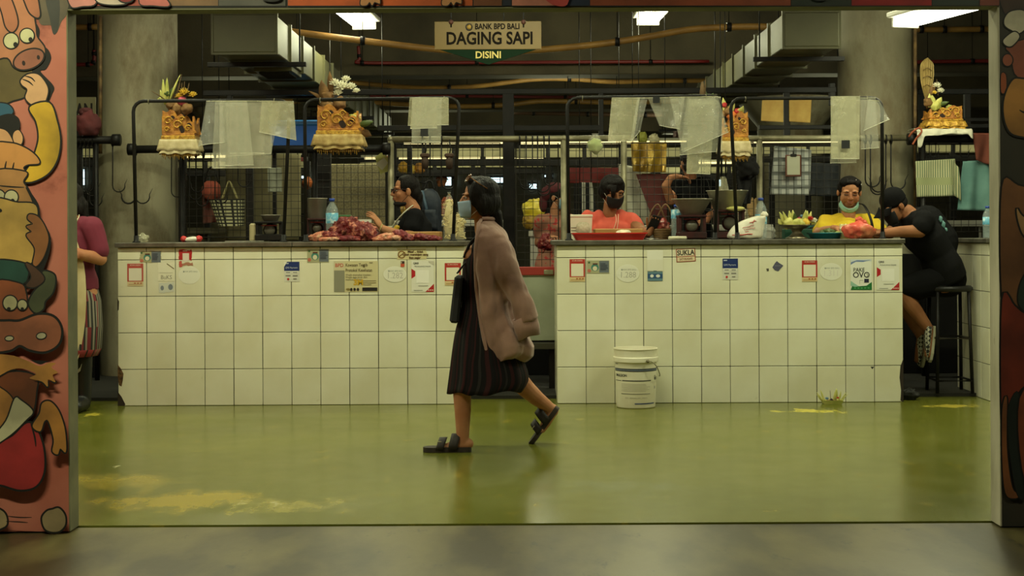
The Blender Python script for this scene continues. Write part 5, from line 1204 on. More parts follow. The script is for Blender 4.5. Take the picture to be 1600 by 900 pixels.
# blue tub on its shelf
D=12.45; t=thing('storage_tub','bright blue plastic tub on the rail left of the gilt shrine','tub',P(465,229,D)); a=P(424,190,D); b=P(506,229,D); cx=(a.x+b.x)/2; W=b.x-a.x
m=MB(); m.rings([[(cx+sx*W/2*f,D+sy*.16*f,z) for sx,sy in ((-1,-1),(1,-1),(1,1),(-1,1))] for f,z in ((.9,b.z),(.97,a.z-.05))],sm=False); m.build('tub_body',mat('blue_plastic',(20,84,168),.4),parent=t)
MB().box((cx,D,a.z-.025),(W*1.02,.34,.05),bev=.012).build('rim',mat('light_blue_plastic',(54,124,196),.4),parent=t)
box('shelf_board','black shelf board carrying the blue tub','shelf',418,512,229.5,12.45,.4,M_black,base=P(465,236,12.45).z)
for xx in (424,506): MB().box((P(xx,236,12.45).x,12.6,P(465,236,12.45).z/2),(.03,.03,P(465,236,12.45).z-.002)).build('leg',M_black,parent=bpy.data.objects['shelf_board'])
# black hanging cap like bundle, meat hanging in the gap
crumple('black_bundle','black fuzzy bundle hung left of the galvanised post','bundle',1168,262,11.4,17,18,flat((16,16,16),.9),7,base=None,amp=.3)
cloth('black_cloth','long black cloth hanging below the black bundle','cloth',((1152,275),(1176,275),(1172,318),(1156,320)),11.42,flat((20,20,20),.9),3,.02)
crumple('hanging_meat','mottled red offal hung on the mesh in the counter gap','meat',852,379,11.42,10,14,M_beef,9,base=None,amp=.5)
cloth('white_handled_bag','white plastic bag on black handle behind the hoop legs','carrier bag',((1126,276),(1134,276),(1142,312),(1118,312)),11.42,M_pl2,5,.012,cords=True)
# cardboard sheets by the column
cloth('cardboard_sheet','tan cardboard sheet left of the black post near the column','cardboard',((1191,155),(1224,156),(1224,191),(1189,189)),11.918,mat('cardboard',(206,172,96),.8,c2=(190,152,80),ns=9),1,.003,group='cardboard sheets on the steel frame',solid=.006)
cloth('cardboard_sheet','tan cardboard sheet with a slit right of the black post','cardboard',((1233,155),(1268,155),(1266,192),(1233,190)),11.918,mat('cardboard_b',(200,166,90),.8,c2=(186,148,76),ns=9),2,.003,group='cardboard sheets on the steel frame',solid=.006)
# ================================================================ on the floor
def bucket():
    D=9.655; k=D/FPX; c=P(993.5,636,D); t=thing('paint_bucket','large white used paint bucket on the green floor','bucket',Vector((c.x,D,0))); b=Vector((c.x,D,.0005))
    M_bk=mat('white_bucket_plastic',(232,228,204),.35,c2=(222,214,184),ns=4)
    MB().lathe([(0,0),(.126,0),(.129,.001),(.1315,.006),(.132,.008),(.1395,.2),(.1428,.306),(.143,.308),(.150,.3085),(.1515,.309),(.153,.3105),(.1532,.313),(.1532,.338),(.153,.3405),(.151,.3415),(.1455,.342),(.1445,.343),(.1445,.345),(.1468,.390),(.147,.392),(.1495,.393),(.1505,.3945),(.1505,.3985),(.1495,.4),(.1435,.4),(.143,.398),(.139,.3),(.126,.01),(.125,.008),(0,.008)],b,n=56).build('bucket_body',M_bk,parent=t)
    def arc(z,a0,a1,h,mt_i,m,r0=None,n=24):
        rr=(.132+(z-.006)*.0373+.0012) if r0 is None else r0; g=[]
        for zz in (z,z+h):
            r2=rr+(zz-z)*.037; g.append([b+Vector((r2*math.sin(a),-r2*math.cos(a),zz)) for a in [math.radians(a0+(a1-a0)*i/n) for i in range(n+1)]])
        m.sheet(g,mt_i)
    m=MB(); mats=[flat((26,34,60),.5),flat((110,124,140),.5),flat((40,40,44),.5),flat((176,172,154),.5),flat((70,84,120),.5)]
    arc(.263,-80,80,.006,0,m); arc(.256,-80,80,.006,1,m); arc(.25,-80,80,.005,0,m)
    arc(.185,-45,42,.006,2,m); arc(.185,-78,-48,.004,2,m); arc(.098,-50,40,.003,2,m); arc(.296,-74,-60,.004,2,m)
    for i in range(6): arc(.117+.0095*i,-48,40-random.uniform(0,20),.0022,3,m)
    for i,(a0,a1) in enumerate(((-36,-26),(-22,-2),(0,8),(14,30))): arc(.072,a0,a1,.003,3,m)
    arc(.03,-8,60,.008,4,m); arc(.034,10,40,.003,0,m)
    arc(.19,58,66,.02,2,m,n=4); arc(.215,58,66,.004,2,m,n=4); arc(.19,70,76,.02,2,m,n=4); arc(.13,58,66,.018,3,m,n=4)
    # lettering wrapped round the pail
    m2=MB(); m2.text('EMULSION',Matrix.Identity(4),.024,2,.92,.0006,'LEFT'); 
    for v in m2.v:
        a=math.radians(-72)+v.x/.142; z=.222+v.y; r2=.132+(z-.006)*.0373+.0016; v.x,v.y,v.z=b.x+r2*math.sin(a),b.y-r2*math.cos(a),b.z+z
    m.v,o=m.v+m2.v,len(m.v)
    for f in m2.f: m.face([i+o for i in f],2)
    m.build('printed_label',mats,parent=t)
    h0=b+Vector((.07,-.142,.325)); pts=[b+Vector((.07,-.152,.32)),b+Vector((.095,-.155,.318)),b+Vector((.125,-.15,.29)),b+Vector((.15,-.11,.24)),b+Vector((.158,-.06,.215)),b+Vector((.156,-.03,.212))]
    MB().tube(catmull(pts,5),.0032,7).build('wire_handle',M_galv,parent=t)
    MB().lathe([(0,0),(.012,0),(.01,.008),(0,.01)],b+Vector((.07,-.143,.32)),n=12,R=Matrix.Rotation(PI/2,3,'X')).build('handle_lug',M_galv,parent=t)
bucket()
def canang():
    D=9.76; k=D/FPX; c=Vector((P(1300,630,D).x,D,.0006)); t=thing('offering_tray','small woven leaf tray on the floor before the tiled counter','offering tray',c,'flower offerings'); W=15.5*k
    def sq(w,z): return [c+Vector((x*w,y*w*.75,z)) for x,y in ((-1,-1),(1,-1),(1,1),(-1,1))]
    m=MB(); m.rings([sq(W*.85,0),sq(W,.028),sq(W*.95,.028),sq(W*.8,.004)],sm=False); m.build('leaf_tray',FC['leaf'],parent=t)
    m=MB(); lump(m,c+Vector((0,0,.016)),(W*.7,W*.5,.012),2,.2); m.build('rice_bed',FC['brown'],parent=t)
    for (x0,y0,x1,y1,w) in ((1288,628,1282,609,3),(1286,627,1276,613,2.2),(1284,627,1276,616,1.6),(1305,626,1307,607,6),(1303,627,1306,609,4),(1311,626,1314,611,2.6),(1312,628,1323,612,1.6),(1312,629,1325,615,1.6)):
        m=MB(); leafblade(m,P(x0,y0,D),P(x1,y1,D),w*k,0,.1); m.build('palm_strip',FC['leaf'],parent=t,solid=.0015)
    MB().tube([P(1298,627,D-.01),P(1297,610,D)],.0018,6).build('incense_stick',FC['stick'],parent=t)
    m=MB(); bloom(m,P(1292,624,D-.03),.017,0,seed=3); m.build('blue_blossom',FC['blue'],parent=t)
    m=MB(); bloom(m,P(1309,622.5,D-.03),.012,0,seed=4); m.build('red_blossom',flat((200,70,30),.6),parent=t)
    m=MB(); lump(m,P(1299,625,D-.03),.011,5,.3); m.build('dark_sweet',flat((50,24,30),.5),parent=t)
canang()
crumple('black_rag','wet black rag heaped at the chipped foot of the bucket counter','rag',1422,616,9.98,14,9,flat((18,17,14),.6),3,base=.0006,amp=.45)
def stool():
    D=10.24; t=thing('bar_stool','dark metal bar stool in the gap beside the far counter','stool',Vector((P(1496,500,D).x,D,.024))); s=FPX/D
    cx=P(1483,500,D).x; zt=P(1495,455,D).z
    MB().lathe([(0,0),(.15,0),(.165,.012),(.165,.03),(.15,.042),(0,.046)],(cx,D,zt),n=32).build('seat',mat('black_vinyl',(20,19,18),.5),parent=t)
    for sx in(-1,1):
        for sy in(-1,1):
            MB().tube([(cx+sx*.11,D+sy*.1,zt),(cx+sx*.125,D+sy*.13,.028)],.013,8).build('leg',M_black,parent=t)
    for (y,nm) in ((527,'foot_ring'),(592,'lower_ring')):
        z=P(1495,y,D).z; f=1-(z-.03)/(zt-.03); ww=.11+.015*f; dd=.1+.04*f
        MB().tube([(cx-ww,D-dd,z),(cx+ww,D-dd,z),(cx+ww,D+dd,z),(cx-ww,D+dd,z)],.008,8,closed=True).build(nm,mat('worn_steel',(90,86,76),.35,metal=.6) if nm=='foot_ring' else M_black,parent=t)
stool()
# ================================================================ stalls deeper in the hall
M_fas=mat('pale_fascia',(158,152,116),.6,c2=(136,130,96),ns=3)
def canopy(label,D,x0,x1,yt,yb,panels,lit=True):
    a=P(x0,yt,D); b=P(x1,yb,D); t=thing('stall_canopy',label,'stall canopy',((a.x+b.x)/2,D,0),'lit stall canopies deep in the hall'); W=(b.x-a.x)
    for i in range(panels):
        X0=a.x+W*(i+.04)/panels; X1=a.x+W*(i+.93)/panels
        MB().box(((X0+X1)/2,D,(a.z+b.z)/2),(X1-X0,.02,a.z-b.z),bev=.003).build('fascia_panel',M_fas,parent=t)
    MB().box(((a.x+b.x)/2,D+.03,b.z-.06),(W,.05,.07),bev=.004).build('lower_beam',M_black,parent=t)
    MB().box(((a.x+b.x)/2,D+.03,a.z+.03),(W,.05,.05),bev=.004).build('upper_beam',M_black,parent=t)
    for i in range(panels+1):
        X=a.x+W*i/panels; MB().box((X,D+.04,a.z/2),(.06,.06,a.z-.002)).build('post',M_black,parent=t)
    if lit:
        MB().tube([(a.x+.1,D-.1,a.z+.055),(b.x-.1,D-.1,a.z+.055)],.016,8).build('tube',M_tube2,parent=t)
        MB().box(((a.x+b.x)/2,D-.1,a.z+.085),(W-.1,.05,.03)).build('lamp_housing',M_fix2,parent=t)
        area(((a.x+b.x)/2,D-.14,a.z+.03),W*.9,.05,1.1*W)
M_tube2=mat('warm_lit_tube',(255,240,190),.5,emis=(255,238,170),es=1.3); M_fix2=flat((180,176,150),.5)
canopy('lit canopy seen past the vendor in glasses',15.6,618,800,232,245,4)
canopy('lit canopy behind the coral shirted woman',15.9,800,1085,232,245,5)
canopy('lit canopy behind the checked cloth',16.4,1150,1320,230,240,3)
canopy('lit canopy behind the checkered basket',16.8,270,480,253,262,4)
canopy('lit canopy left of the left stained column',15.2,40,160,232,246,2)
canopy('lit canopy behind the towels',15.4,1425,1620,226,238,3)
canopy('second lit canopy row in the middle distance',20.4,560,860,254,261,5)
canopy('third lit canopy row behind the scales',20.8,900,1200,262,270,5)
# tables in the next aisle
def table(label,x0,x1,yt,D,dp=.6,mt=M_white):
    a=P(x0,yt,D); b=P(x1,yt,D); t=thing('stall_table',label,'table',((a.x+b.x)/2,D,.024),'white stall tables in the next aisle'); z=a.z
    MB().box(((a.x+b.x)/2,D,z-.03),(b.x-a.x,dp,.06),bev=.006).build('table_top',mt,parent=t)
    for sx in(0,1):
        for sy in(-1,1): MB().box((a.x+.06 if sx==0 else b.x-.06,D+sy*(dp/2-.06),(.024+z-.06)/2),(.09,.09,z-.06-.024),bev=.004).build('leg',mt,parent=t)
    MB().box(((a.x+b.x)/2,D+dp*.3,.5),(b.x-a.x-.1,.02,.8)).build('back_panel',flat((150,146,120),.6),parent=t)
    return t
table('white stall table seen through the gap mesh',826,905,360,13.9)
table('white stall table beyond the checkered basket',300,415,356,13.6,mt=M_galv)
table('white stall table beyond the scales',1000,1200,352,13.9)
table('white stall table deep behind the noodle bags',620,790,345,14.2)
table('stall table deep behind the towels',1430,1560,345,14.2)
table('stall table deep beyond the left rail',20,160,345,14.2)
# goods on and around them
def sack(name,label,cat,x,y,D,rx,rz,c,seed,c2=None,base=None,amp=.3,rough=.6,group=None):
    return crumple(name,label,cat,x,y,D,rx,rz,mat(name+'_film',c,rough,c2=c2,ns=8,bump=.5,bs=14),seed,group,base,amp)
zz=lambda y,D:P(815,y,D).z
sack('yellow_bag','bright yellow plastic bag bulging on the gap table','plastic bag',834,330,13.95,17,20,(206,184,40),3,(226,206,80),zz(360,13.9),.35,.35)
sack('yellow_bag','smaller amber plastic bag below the bright yellow bag','plastic bag',828,347,13.8,12,10,(176,140,44),7,None,zz(360,13.9),.4,.4)
sack('grey_bag','crumpled pale plastic bag on the gap table','plastic bag',862,356,13.8,18,5,(190,176,130),9,None,zz(360,13.9),.4)
sack('food_heap','heap of pale greens on the left stall table','vegetables',368,349,13.5,16,8,(176,164,110),5,(90,80,40),zz(356,13.6),.5)
sack('food_heap','heap of mushrooms on the left stall table end','vegetables',385,346,13.5,9,9,(186,176,130),8,(120,110,70),zz(356,13.6),.5)
for i,(x,y,rx,rz,c) in enumerate(((640,330,14,16,(176,140,60)),(700,326,12,18,(150,70,40)),(740,328,16,16,(120,120,110)),(772,330,12,14,(60,70,80)))): sack('stall_sack','bulging sack %s on the deep table behind the noodle bags'%('of ochre stuff','of rust stuff','of grey stuff','of slate stuff')[i],'sack',x,y,14.2,rx,rz,c,i+3,None,zz(345,14.2),.3,group='sacks on the deep tables')
for i,(x,y,rx,rz,c) in enumerate(((1180,330,14,20,(150,120,70)),(1160,338,12,12,(190,180,150)))): sack('stall_sack','%s sack beyond the scales'%('tan','cream')[i],'sack',x,y,13.95,rx,rz,c,i+13,None,zz(352,13.9),.3,group='sacks on the deep tables')
cloth('gold_sheet','shiny gold fabric hung behind the coral shirt','fabric',((986,222),(1042,222),(1040,270),(988,268)),13.0,mat('gold_satin',(206,170,66),.25,c2=(150,116,34),ns=7,metal=.3,bump=.6,bs=9),3,.03,2,cords=True)
m=MB(); m.prism([P(994,272,13.1),P(1042,272,13.1),P(1042,348,13.1),P(1022,348,13.1)],(0,.03,0)); tag(m.build('red_board','' and M_red or flat((98,32,26),.5),loc=P(1020,348,13.1)),'dark red board leaning below the gold fabric','board')
cloth('white_sheet','white plastic sheet hung left of the dark red board','sheet',((966,256),(1000,262),(1022,350),(968,352)),13.25,flat((190,188,166),.5),5,.02,cords=True)
cloth('red_awning','dark red awning cloth behind the coral shirted woman','awning',((884,262),(968,262),(968,286),(884,286)),15.4,mat('red_awning',(118,38,34),.7),4,.02,cords=True)
cloth('striped_cloth','black and white striped cloth hanging past the coral shoulder','cloth',((905,285),(925,285),(935,345),(905,345)),13.2,stripe_mat('zebra_cloth',(190,188,170),(20,22,24),14),2,.03,cords=True)
for i,(x0,x1,y0,y1,c) in enumerate(((440,474,246,252,(110,40,36)),(1052,1068,205,215,(60,40,34)),(598,606,244,262,(150,70,36)))): cloth('hanging_pack','%s packet strip hung on the deep stall'%('dark red','brown','orange')[i],'packets',((x0,y0),(x1,y0),(x1,y1),(x0,y1)),13.4,flat(c,.6),i,.01,group='packets on the deep stalls')
for i,(x,y,c) in enumerate(((630,262,(186,140,40)),(642,266,(206,170,60)),(655,264,(176,120,40)),(690,282,(150,90,50)),(1004,215,(150,150,60)),(1022,218,(200,190,150)),(460,320,(120,50,36)),(452,326,(180,176,150)),(480,286,(170,90,36)))):
    sack('shelf_good','%s goods bundle on the deep shelves'%('ochre','yellow','amber','brown','lime','cream','brick','grey','orange')[i],'goods',x,y,15.0 if i<6 else 13.5,8,9,c,i+2,None,None,.3,group='bundles on the deep shelves')
# shelf under the bundles
for (x0,x1,y,D,lb) in ((618,712,272,15.0,'right of the galvanised frame'),(440,500,334,13.5,'behind the black scale'),(990,1070,224,15.0,'behind the gold fabric')):
    a=P(x0,y,D); b=P(x1,y,D); t=thing('goods_shelf','dark shelf of bundles '+lb,'shelf',((a.x+b.x)/2,D,.0),'dark shelves deep in the hall')
    MB().box(((a.x+b.x)/2,D,a.z-.015),(b.x-a.x,.3,.03)).build('shelf_board',M_black,parent=t)
    for X in (a.x+.02,b.x-.02): MB().box((X,D+.1,a.z/2),(.04,.04,a.z-.002)).build('upright',M_black,parent=t)
# small far windows with daylight
M_day=mat('daylight_pane',(220,240,255),.5,emis=(205,235,240),es=2.2)
for i,(x0,x1,y0,y1) in enumerate(((694,712,274,291),(766,792,276,287),(850,864,272,278),(826,840,286,296),(470,482,270,280),(118,134,264,290),(1118,1128,278,292),(1545,1562,268,292))):
    a=P(x0,y0,23.95); b=P(x1,y1,23.95); w_=MB().box(((a.x+b.x)/2,23.96,(a.z+b.z)/2),(b.x-a.x,.03,a.z-b.z)).build('window_%d'%(i+1),M_day); struct(w_)
    m=MB(); m.tube([(a.x,23.94,a.z),(b.x,23.94,a.z),(b.x,23.94,b.z),(a.x,23.94,b.z)],.02,4,closed=True,sm=False); m.build('window_frame',M_black,parent=w_) if False else struct(m.build('window_frame',M_black))
# ================================================================ people
M_skin=mat('tan_skin',(186,132,94),.6,c2=(170,112,78),ns=9,spec=.25); M_skind=mat('deep_tan_skin',(158,106,72),.6,c2=(140,92,60),ns=9,spec=.25)
for m_ in (M_skin,M_skind): m_.node_tree.nodes['Principled BSDF'].inputs['Subsurface Weight'].default_value=.08; m_.node_tree.nodes['Principled BSDF'].inputs['Subsurface Radius'].default_value=(.012,.005,.003)
M_hair=mat('black_hair',(15,12,11),.62,c2=(24,19,16),ns=60,bump=.5,bs=90,stretch=(1,1,.2),spec=.2); M_lip=flat((164,96,76),.5); M_eyew=flat((214,204,186),.25); M_iris=flat((24,16,12),.15); M_brow=flat((58,40,30),.8)
def solid(name,m,voxel,mt,parent,smooth=2,fold=None,sm_f=.5):
    me=bpy.data.meshes.new('raw'); me.from_pydata(m.v,[],m.f); me.update(); o=bpy.data.objects.new('raw',me); COL.objects.link(o)
    r=o.modifiers.new('r','REMESH'); r.mode='VOXEL'; r.voxel_size=voxel; r.use_smooth_shade=True
    if smooth: s=o.modifiers.new('s','SMOOTH'); s.factor=sm_f; s.iterations=smooth
    dg=bpy.context.evaluated_depsgraph_get(); ev=o.evaluated_get(dg); out=bpy.data.meshes.new_from_object(ev)
    n=len(out.vertices); co=np.empty(n*3,'f'); out.vertices.foreach_get('co',co); co=co.reshape(-1,3)
    if fold:
        no=np.empty(n*3,'f'); out.vertices.foreach_get('normal',no); no=no.reshape(-1,3); co=co+no*fold(co)[:,None]
    off=WLOC[parent.name]; co=co-np.array(off,'f')
    bpy.data.objects.remove(o); bpy.data.meshes.remove(me)
    out.vertices.foreach_set('co',co.astype('f').ravel()); out.materials.clear()
    for q in (mt if hasattr(mt,'__len__') else [mt]): out.materials.append(q)
    out.polygons.foreach_set('use_smooth',[True]*len(out.polygons)); out.update(); out.name=name
    ob=bpy.data.objects.new(name,out); COL.objects.link(ob); ob.parent=parent; WLOC[ob.name]=off; return ob
def folds(amp,sx,sy,sz,seed=0):
    r=np.random.RandomState(seed); W=r.randn(7,3)*np.array([sx,sy,sz]); ph=r.rand(7)*6.28; wt=1/(1+.35*np.arange(7))
    def f(co):
        v=np.zeros(len(co))
        for i in range(7): v+=wt[i]*np.sin(co@W[i]+ph[i]+1.2*np.sin(co@W[(i+3)%7]*.6))
        v=v/wt.sum()*2; return (amp*(np.abs(v)**.8*np.sign(v))).astype('f')
    return f
def cap(m,a,b,ra,rb,n=14):
    a,b=Vector(a),Vector(b); m.tube([a,a.lerp(b,.33),a.lerp(b,.66),b],[ra,ra*.67+rb*.33,ra*.33+rb*.67,rb],n); m.ell(a,ra,nu=n,nv=8); m.ell(b,rb,nu=n,nv=8)
def limb(m,pts,rs):
    for i in range(len(pts)-1): cap(m,pts[i],pts[i+1],rs[i],rs[i+1])
def hand(m,w,d,nrm,side=1,curl=(18,28,22),s=1.0,spread=8,thumb=35):
    """w wrist point, d finger direction, nrm palm facing direction, side +1/-1 which side the thumb is on"""
    w=Vector(w); d=Vector(d).normalized(); nrm=Vector(nrm); nrm=(nrm-d*nrm.dot(d)).normalized(); x=d.cross(nrm)*side
    R=basis(x,nrm,d); m.ell(w+d*.045*s,(.038*s,.016*s,.05*s),R,14,10); cap(m,w-d*.02*s,w+d*.03*s,.024*s,.022*s)
    for i,(off,l) in enumerate(((.028,.068),(.010,.078),(-.010,.072),(-.028,.056))):
        p=w+d*.082*s+x*off*s; q=d*math.cos(math.radians(0))+x*math.sin(math.radians((1.5-i)*spread)); q.normalize(); an=0
        for j,f in enumerate((.42,.33,.25)):
            an=curl[j]; ax=q.cross(nrm).normalized(); q=(Matrix.Rotation(math.radians(an),3,ax)@q).normalized(); e=p+q*l*f*s; cap(m,p,e,(.0088-.0008*j)*s,(.0083-.0008*j)*s,10); p=e
    p=w+d*.028*s+x*.03*s; q=(d*math.cos(math.radians(thumb))+x*math.sin(math.radians(thumb))+nrm*.25).normalized(); e=p+q*.04*s; cap(m,p,e,.0125*s,.010*s,10); q=(q+d*.45+nrm*.25).normalized(); cap(m,e,e+q*.028*s,.0098*s,.008*s,10)
class Head:
    def __init__(s,c,f,up=(0,0,1),sc=1.0,roll=0,wx=1,wz=1):
        s.c=Vector(c); f=Vector(f).normalized(); y=-f; z=Vector(up); z=(z-y*z.dot(y)).normalized(); x=y.cross(z); s.R=basis(x,y,z)
        if roll: s.R=s.R@Matrix.Rotation(math.radians(roll),3,'Y')
        if wx!=1 or wz!=1: s.R=s.R@Matrix.Diagonal((wx,1,wz))
        s.sc=sc
    def w(s,x,y,z): return s.c+s.R@(Vector((x,y,z))*s.sc)
    def el(s,m,c,r,n=18,rot=None,nv=12): m.ell(s.w(*c),[q*s.sc for q in r],s.R@rot if rot is not None else s.R,n,nv)
    def skull(s,m,neck):
        e=lambda c,r:s.el(m,c,r)
        e((0,.018,.03),(.072,.09,.084)); e((0,-.022,-.028),(.06,.062,.076)); e((0,-.046,-.086),(.034,.03,.026)); e((0,-.02,-.07),(.05,.045,.04))
        for k in(-1,1):
            e((k*.033,-.056,-.03),(.026,.022,.028)); e((k*.076,.014,-.012),(.010,.02,.03)); e((k*.0115,-.091,-.034),(.0085,.009,.008)); e((k*.032,-.068,.022),(.024,.014,.010))
        cap(m,s.w(0,-.08,.008),s.w(0,-.101,-.029),.0085*s.sc,.0115*s.sc,10)
        e((0,-.0845,-.0555),(.021,.009,.0065)); e((0,-.083,-.0665),(.018,.0095,.007))
        limb(m,[s.w(0,.022,-.05),Vector(neck)],[.05*s.sc,.054*s.sc])
    def full(s,m):
        for k in(-1,1): s.el(m,(k*.04,-.042,-.04),(.026,.03,.04))
    def face(s,t,eyes='open',lips=True,brows=True):
        for k in(-1,1):
            if eyes=='open':
                m=MB(); s.el(m,(k*.0305,-.0715,.0015),(.0135,.008,.0072)); e=m.build('eye',M_eyew,parent=t)
                m=MB(); s.el(m,(k*.0305-.002,-.0775,.001),(.006,.0035,.0062)); m.build('iris',M_iris,parent=e)
                m=MB(); m.tube([s.w(k*.0305+dx,-.0775-.002*(1-abs(dx)/.016),.0062-.12*abs(dx)) for dx in (-.016,-.008,0,.008,.016)],.0022*s.sc,6); m.build('eyelid',M_brow,parent=e)
            else:
                m=MB(); m.tube([s.w(k*.0305+dx,-.078,-.003-.001+18*dx*dx) for dx in (-.015,-.008,0,.008,.015)],.0034*s.sc,6); m.build('closed_eyelid',M_brow,parent=t)
            if brows: m=MB(); m.tube([s.w(k*(.016+.011*i),-.0815+.0025*i*i*.6,.0215+.0035*math.sin(i)) for i in range(4)],[.003*s.sc,.004*s.sc,.0036*s.sc,.0015*s.sc],6); m.build('eyebrow',M_brow,parent=t)
        if lips:
            m=MB(); s.el(m,(0,-.087,-.0556),(.0205,.0075,.0058)); s.el(m,(0,-.0855,-.0665),(.0175,.008,.0066)); m.build('lips',M_lip,parent=t)
def mask_shell(h,t,mt,drop=0,n=14,name='face_mask',loops=True):
    m=MB(); g=[]
    for i in range(9):
        v=i/8; zz=-.018-.082*v-drop; r=[]
        for j in range(n+1):
            a=math.radians(-78+156*j/n); bul=1+.05*math.sin(PI*v); rad=.066*bul-.014*max(0,v-.6)/.4; x=rad*math.sin(a)*(1-.12*v); y=-.036-.064*math.cos(a)*(1-.15*max(0,v-.5))-.012*math.exp(-(a*2.2)**2)*(1-v*.6)
            r.append(h.w(x,y,zz+.012*abs(math.sin(a))*(1-2*v)*.6+(.008*(v in(.25,.5,.75))*0)))
        g.append(r)
    m.sheet(g); o=m.build(name,mt,parent=t,solid=.003)
    if loops:
        for k in(-1,1):
            e0=g[1][n if k>0 else 0]; e1=g[7][n if k>0 else 0]
            MB().tube(catmull([e0,h.w(k*.08,.005,.012-drop*.2),h.w(k*.079,.03,-.012-drop*.2),h.w(k*.076,.012,-.04-drop*.3),e1],4),.0013,5).build('ear_loop',M_white,parent=o)
    return o
def torso(m,neck,shl,shr,waist,hip,ch=.1,wd=.105,bw=.13,inf=0,nr=.055):
    """continuous trunk between shoulder points"""
    neck,shl,shr,waist,hip=[Vector(q) for q in (neck,shl,shr,waist,hip)]; mid=(shl+shr)/2; ax=(shr-shl).normalized(); up=(neck-waist).normalized(); fr=up.cross(ax).normalized(); W=(shr-shl).length/2
    rs=[]
    for p,a,b in ((hip,bw*1.2,.115),(hip.lerp(waist,.5),bw*1.22,.112),(waist,bw,.098),(waist.lerp(mid,.5),bw*1.1,ch),(waist.lerp(mid,.82),W*.82,ch*1.02),(mid-up*.015,W*.8,ch*.8),(mid.lerp(neck,.4),W*.52,ch*.62),(neck,nr,nr)):
        rs.append([p+ax*(a+inf)*math.cos(q)+fr*(b+inf)*math.sin(q) for q in [2*PI*i/24 for i in range(24)]])
    m.rings(rs)
    for s in (shl,shr):
        cap(m,mid.lerp(s,.5),s,.064+inf,.05+inf); cap(m,neck-up*.035,s,.042+inf,.046+inf)
def hairshell(h,m,pts):
    for c,r in pts: h.el(m,c,r)
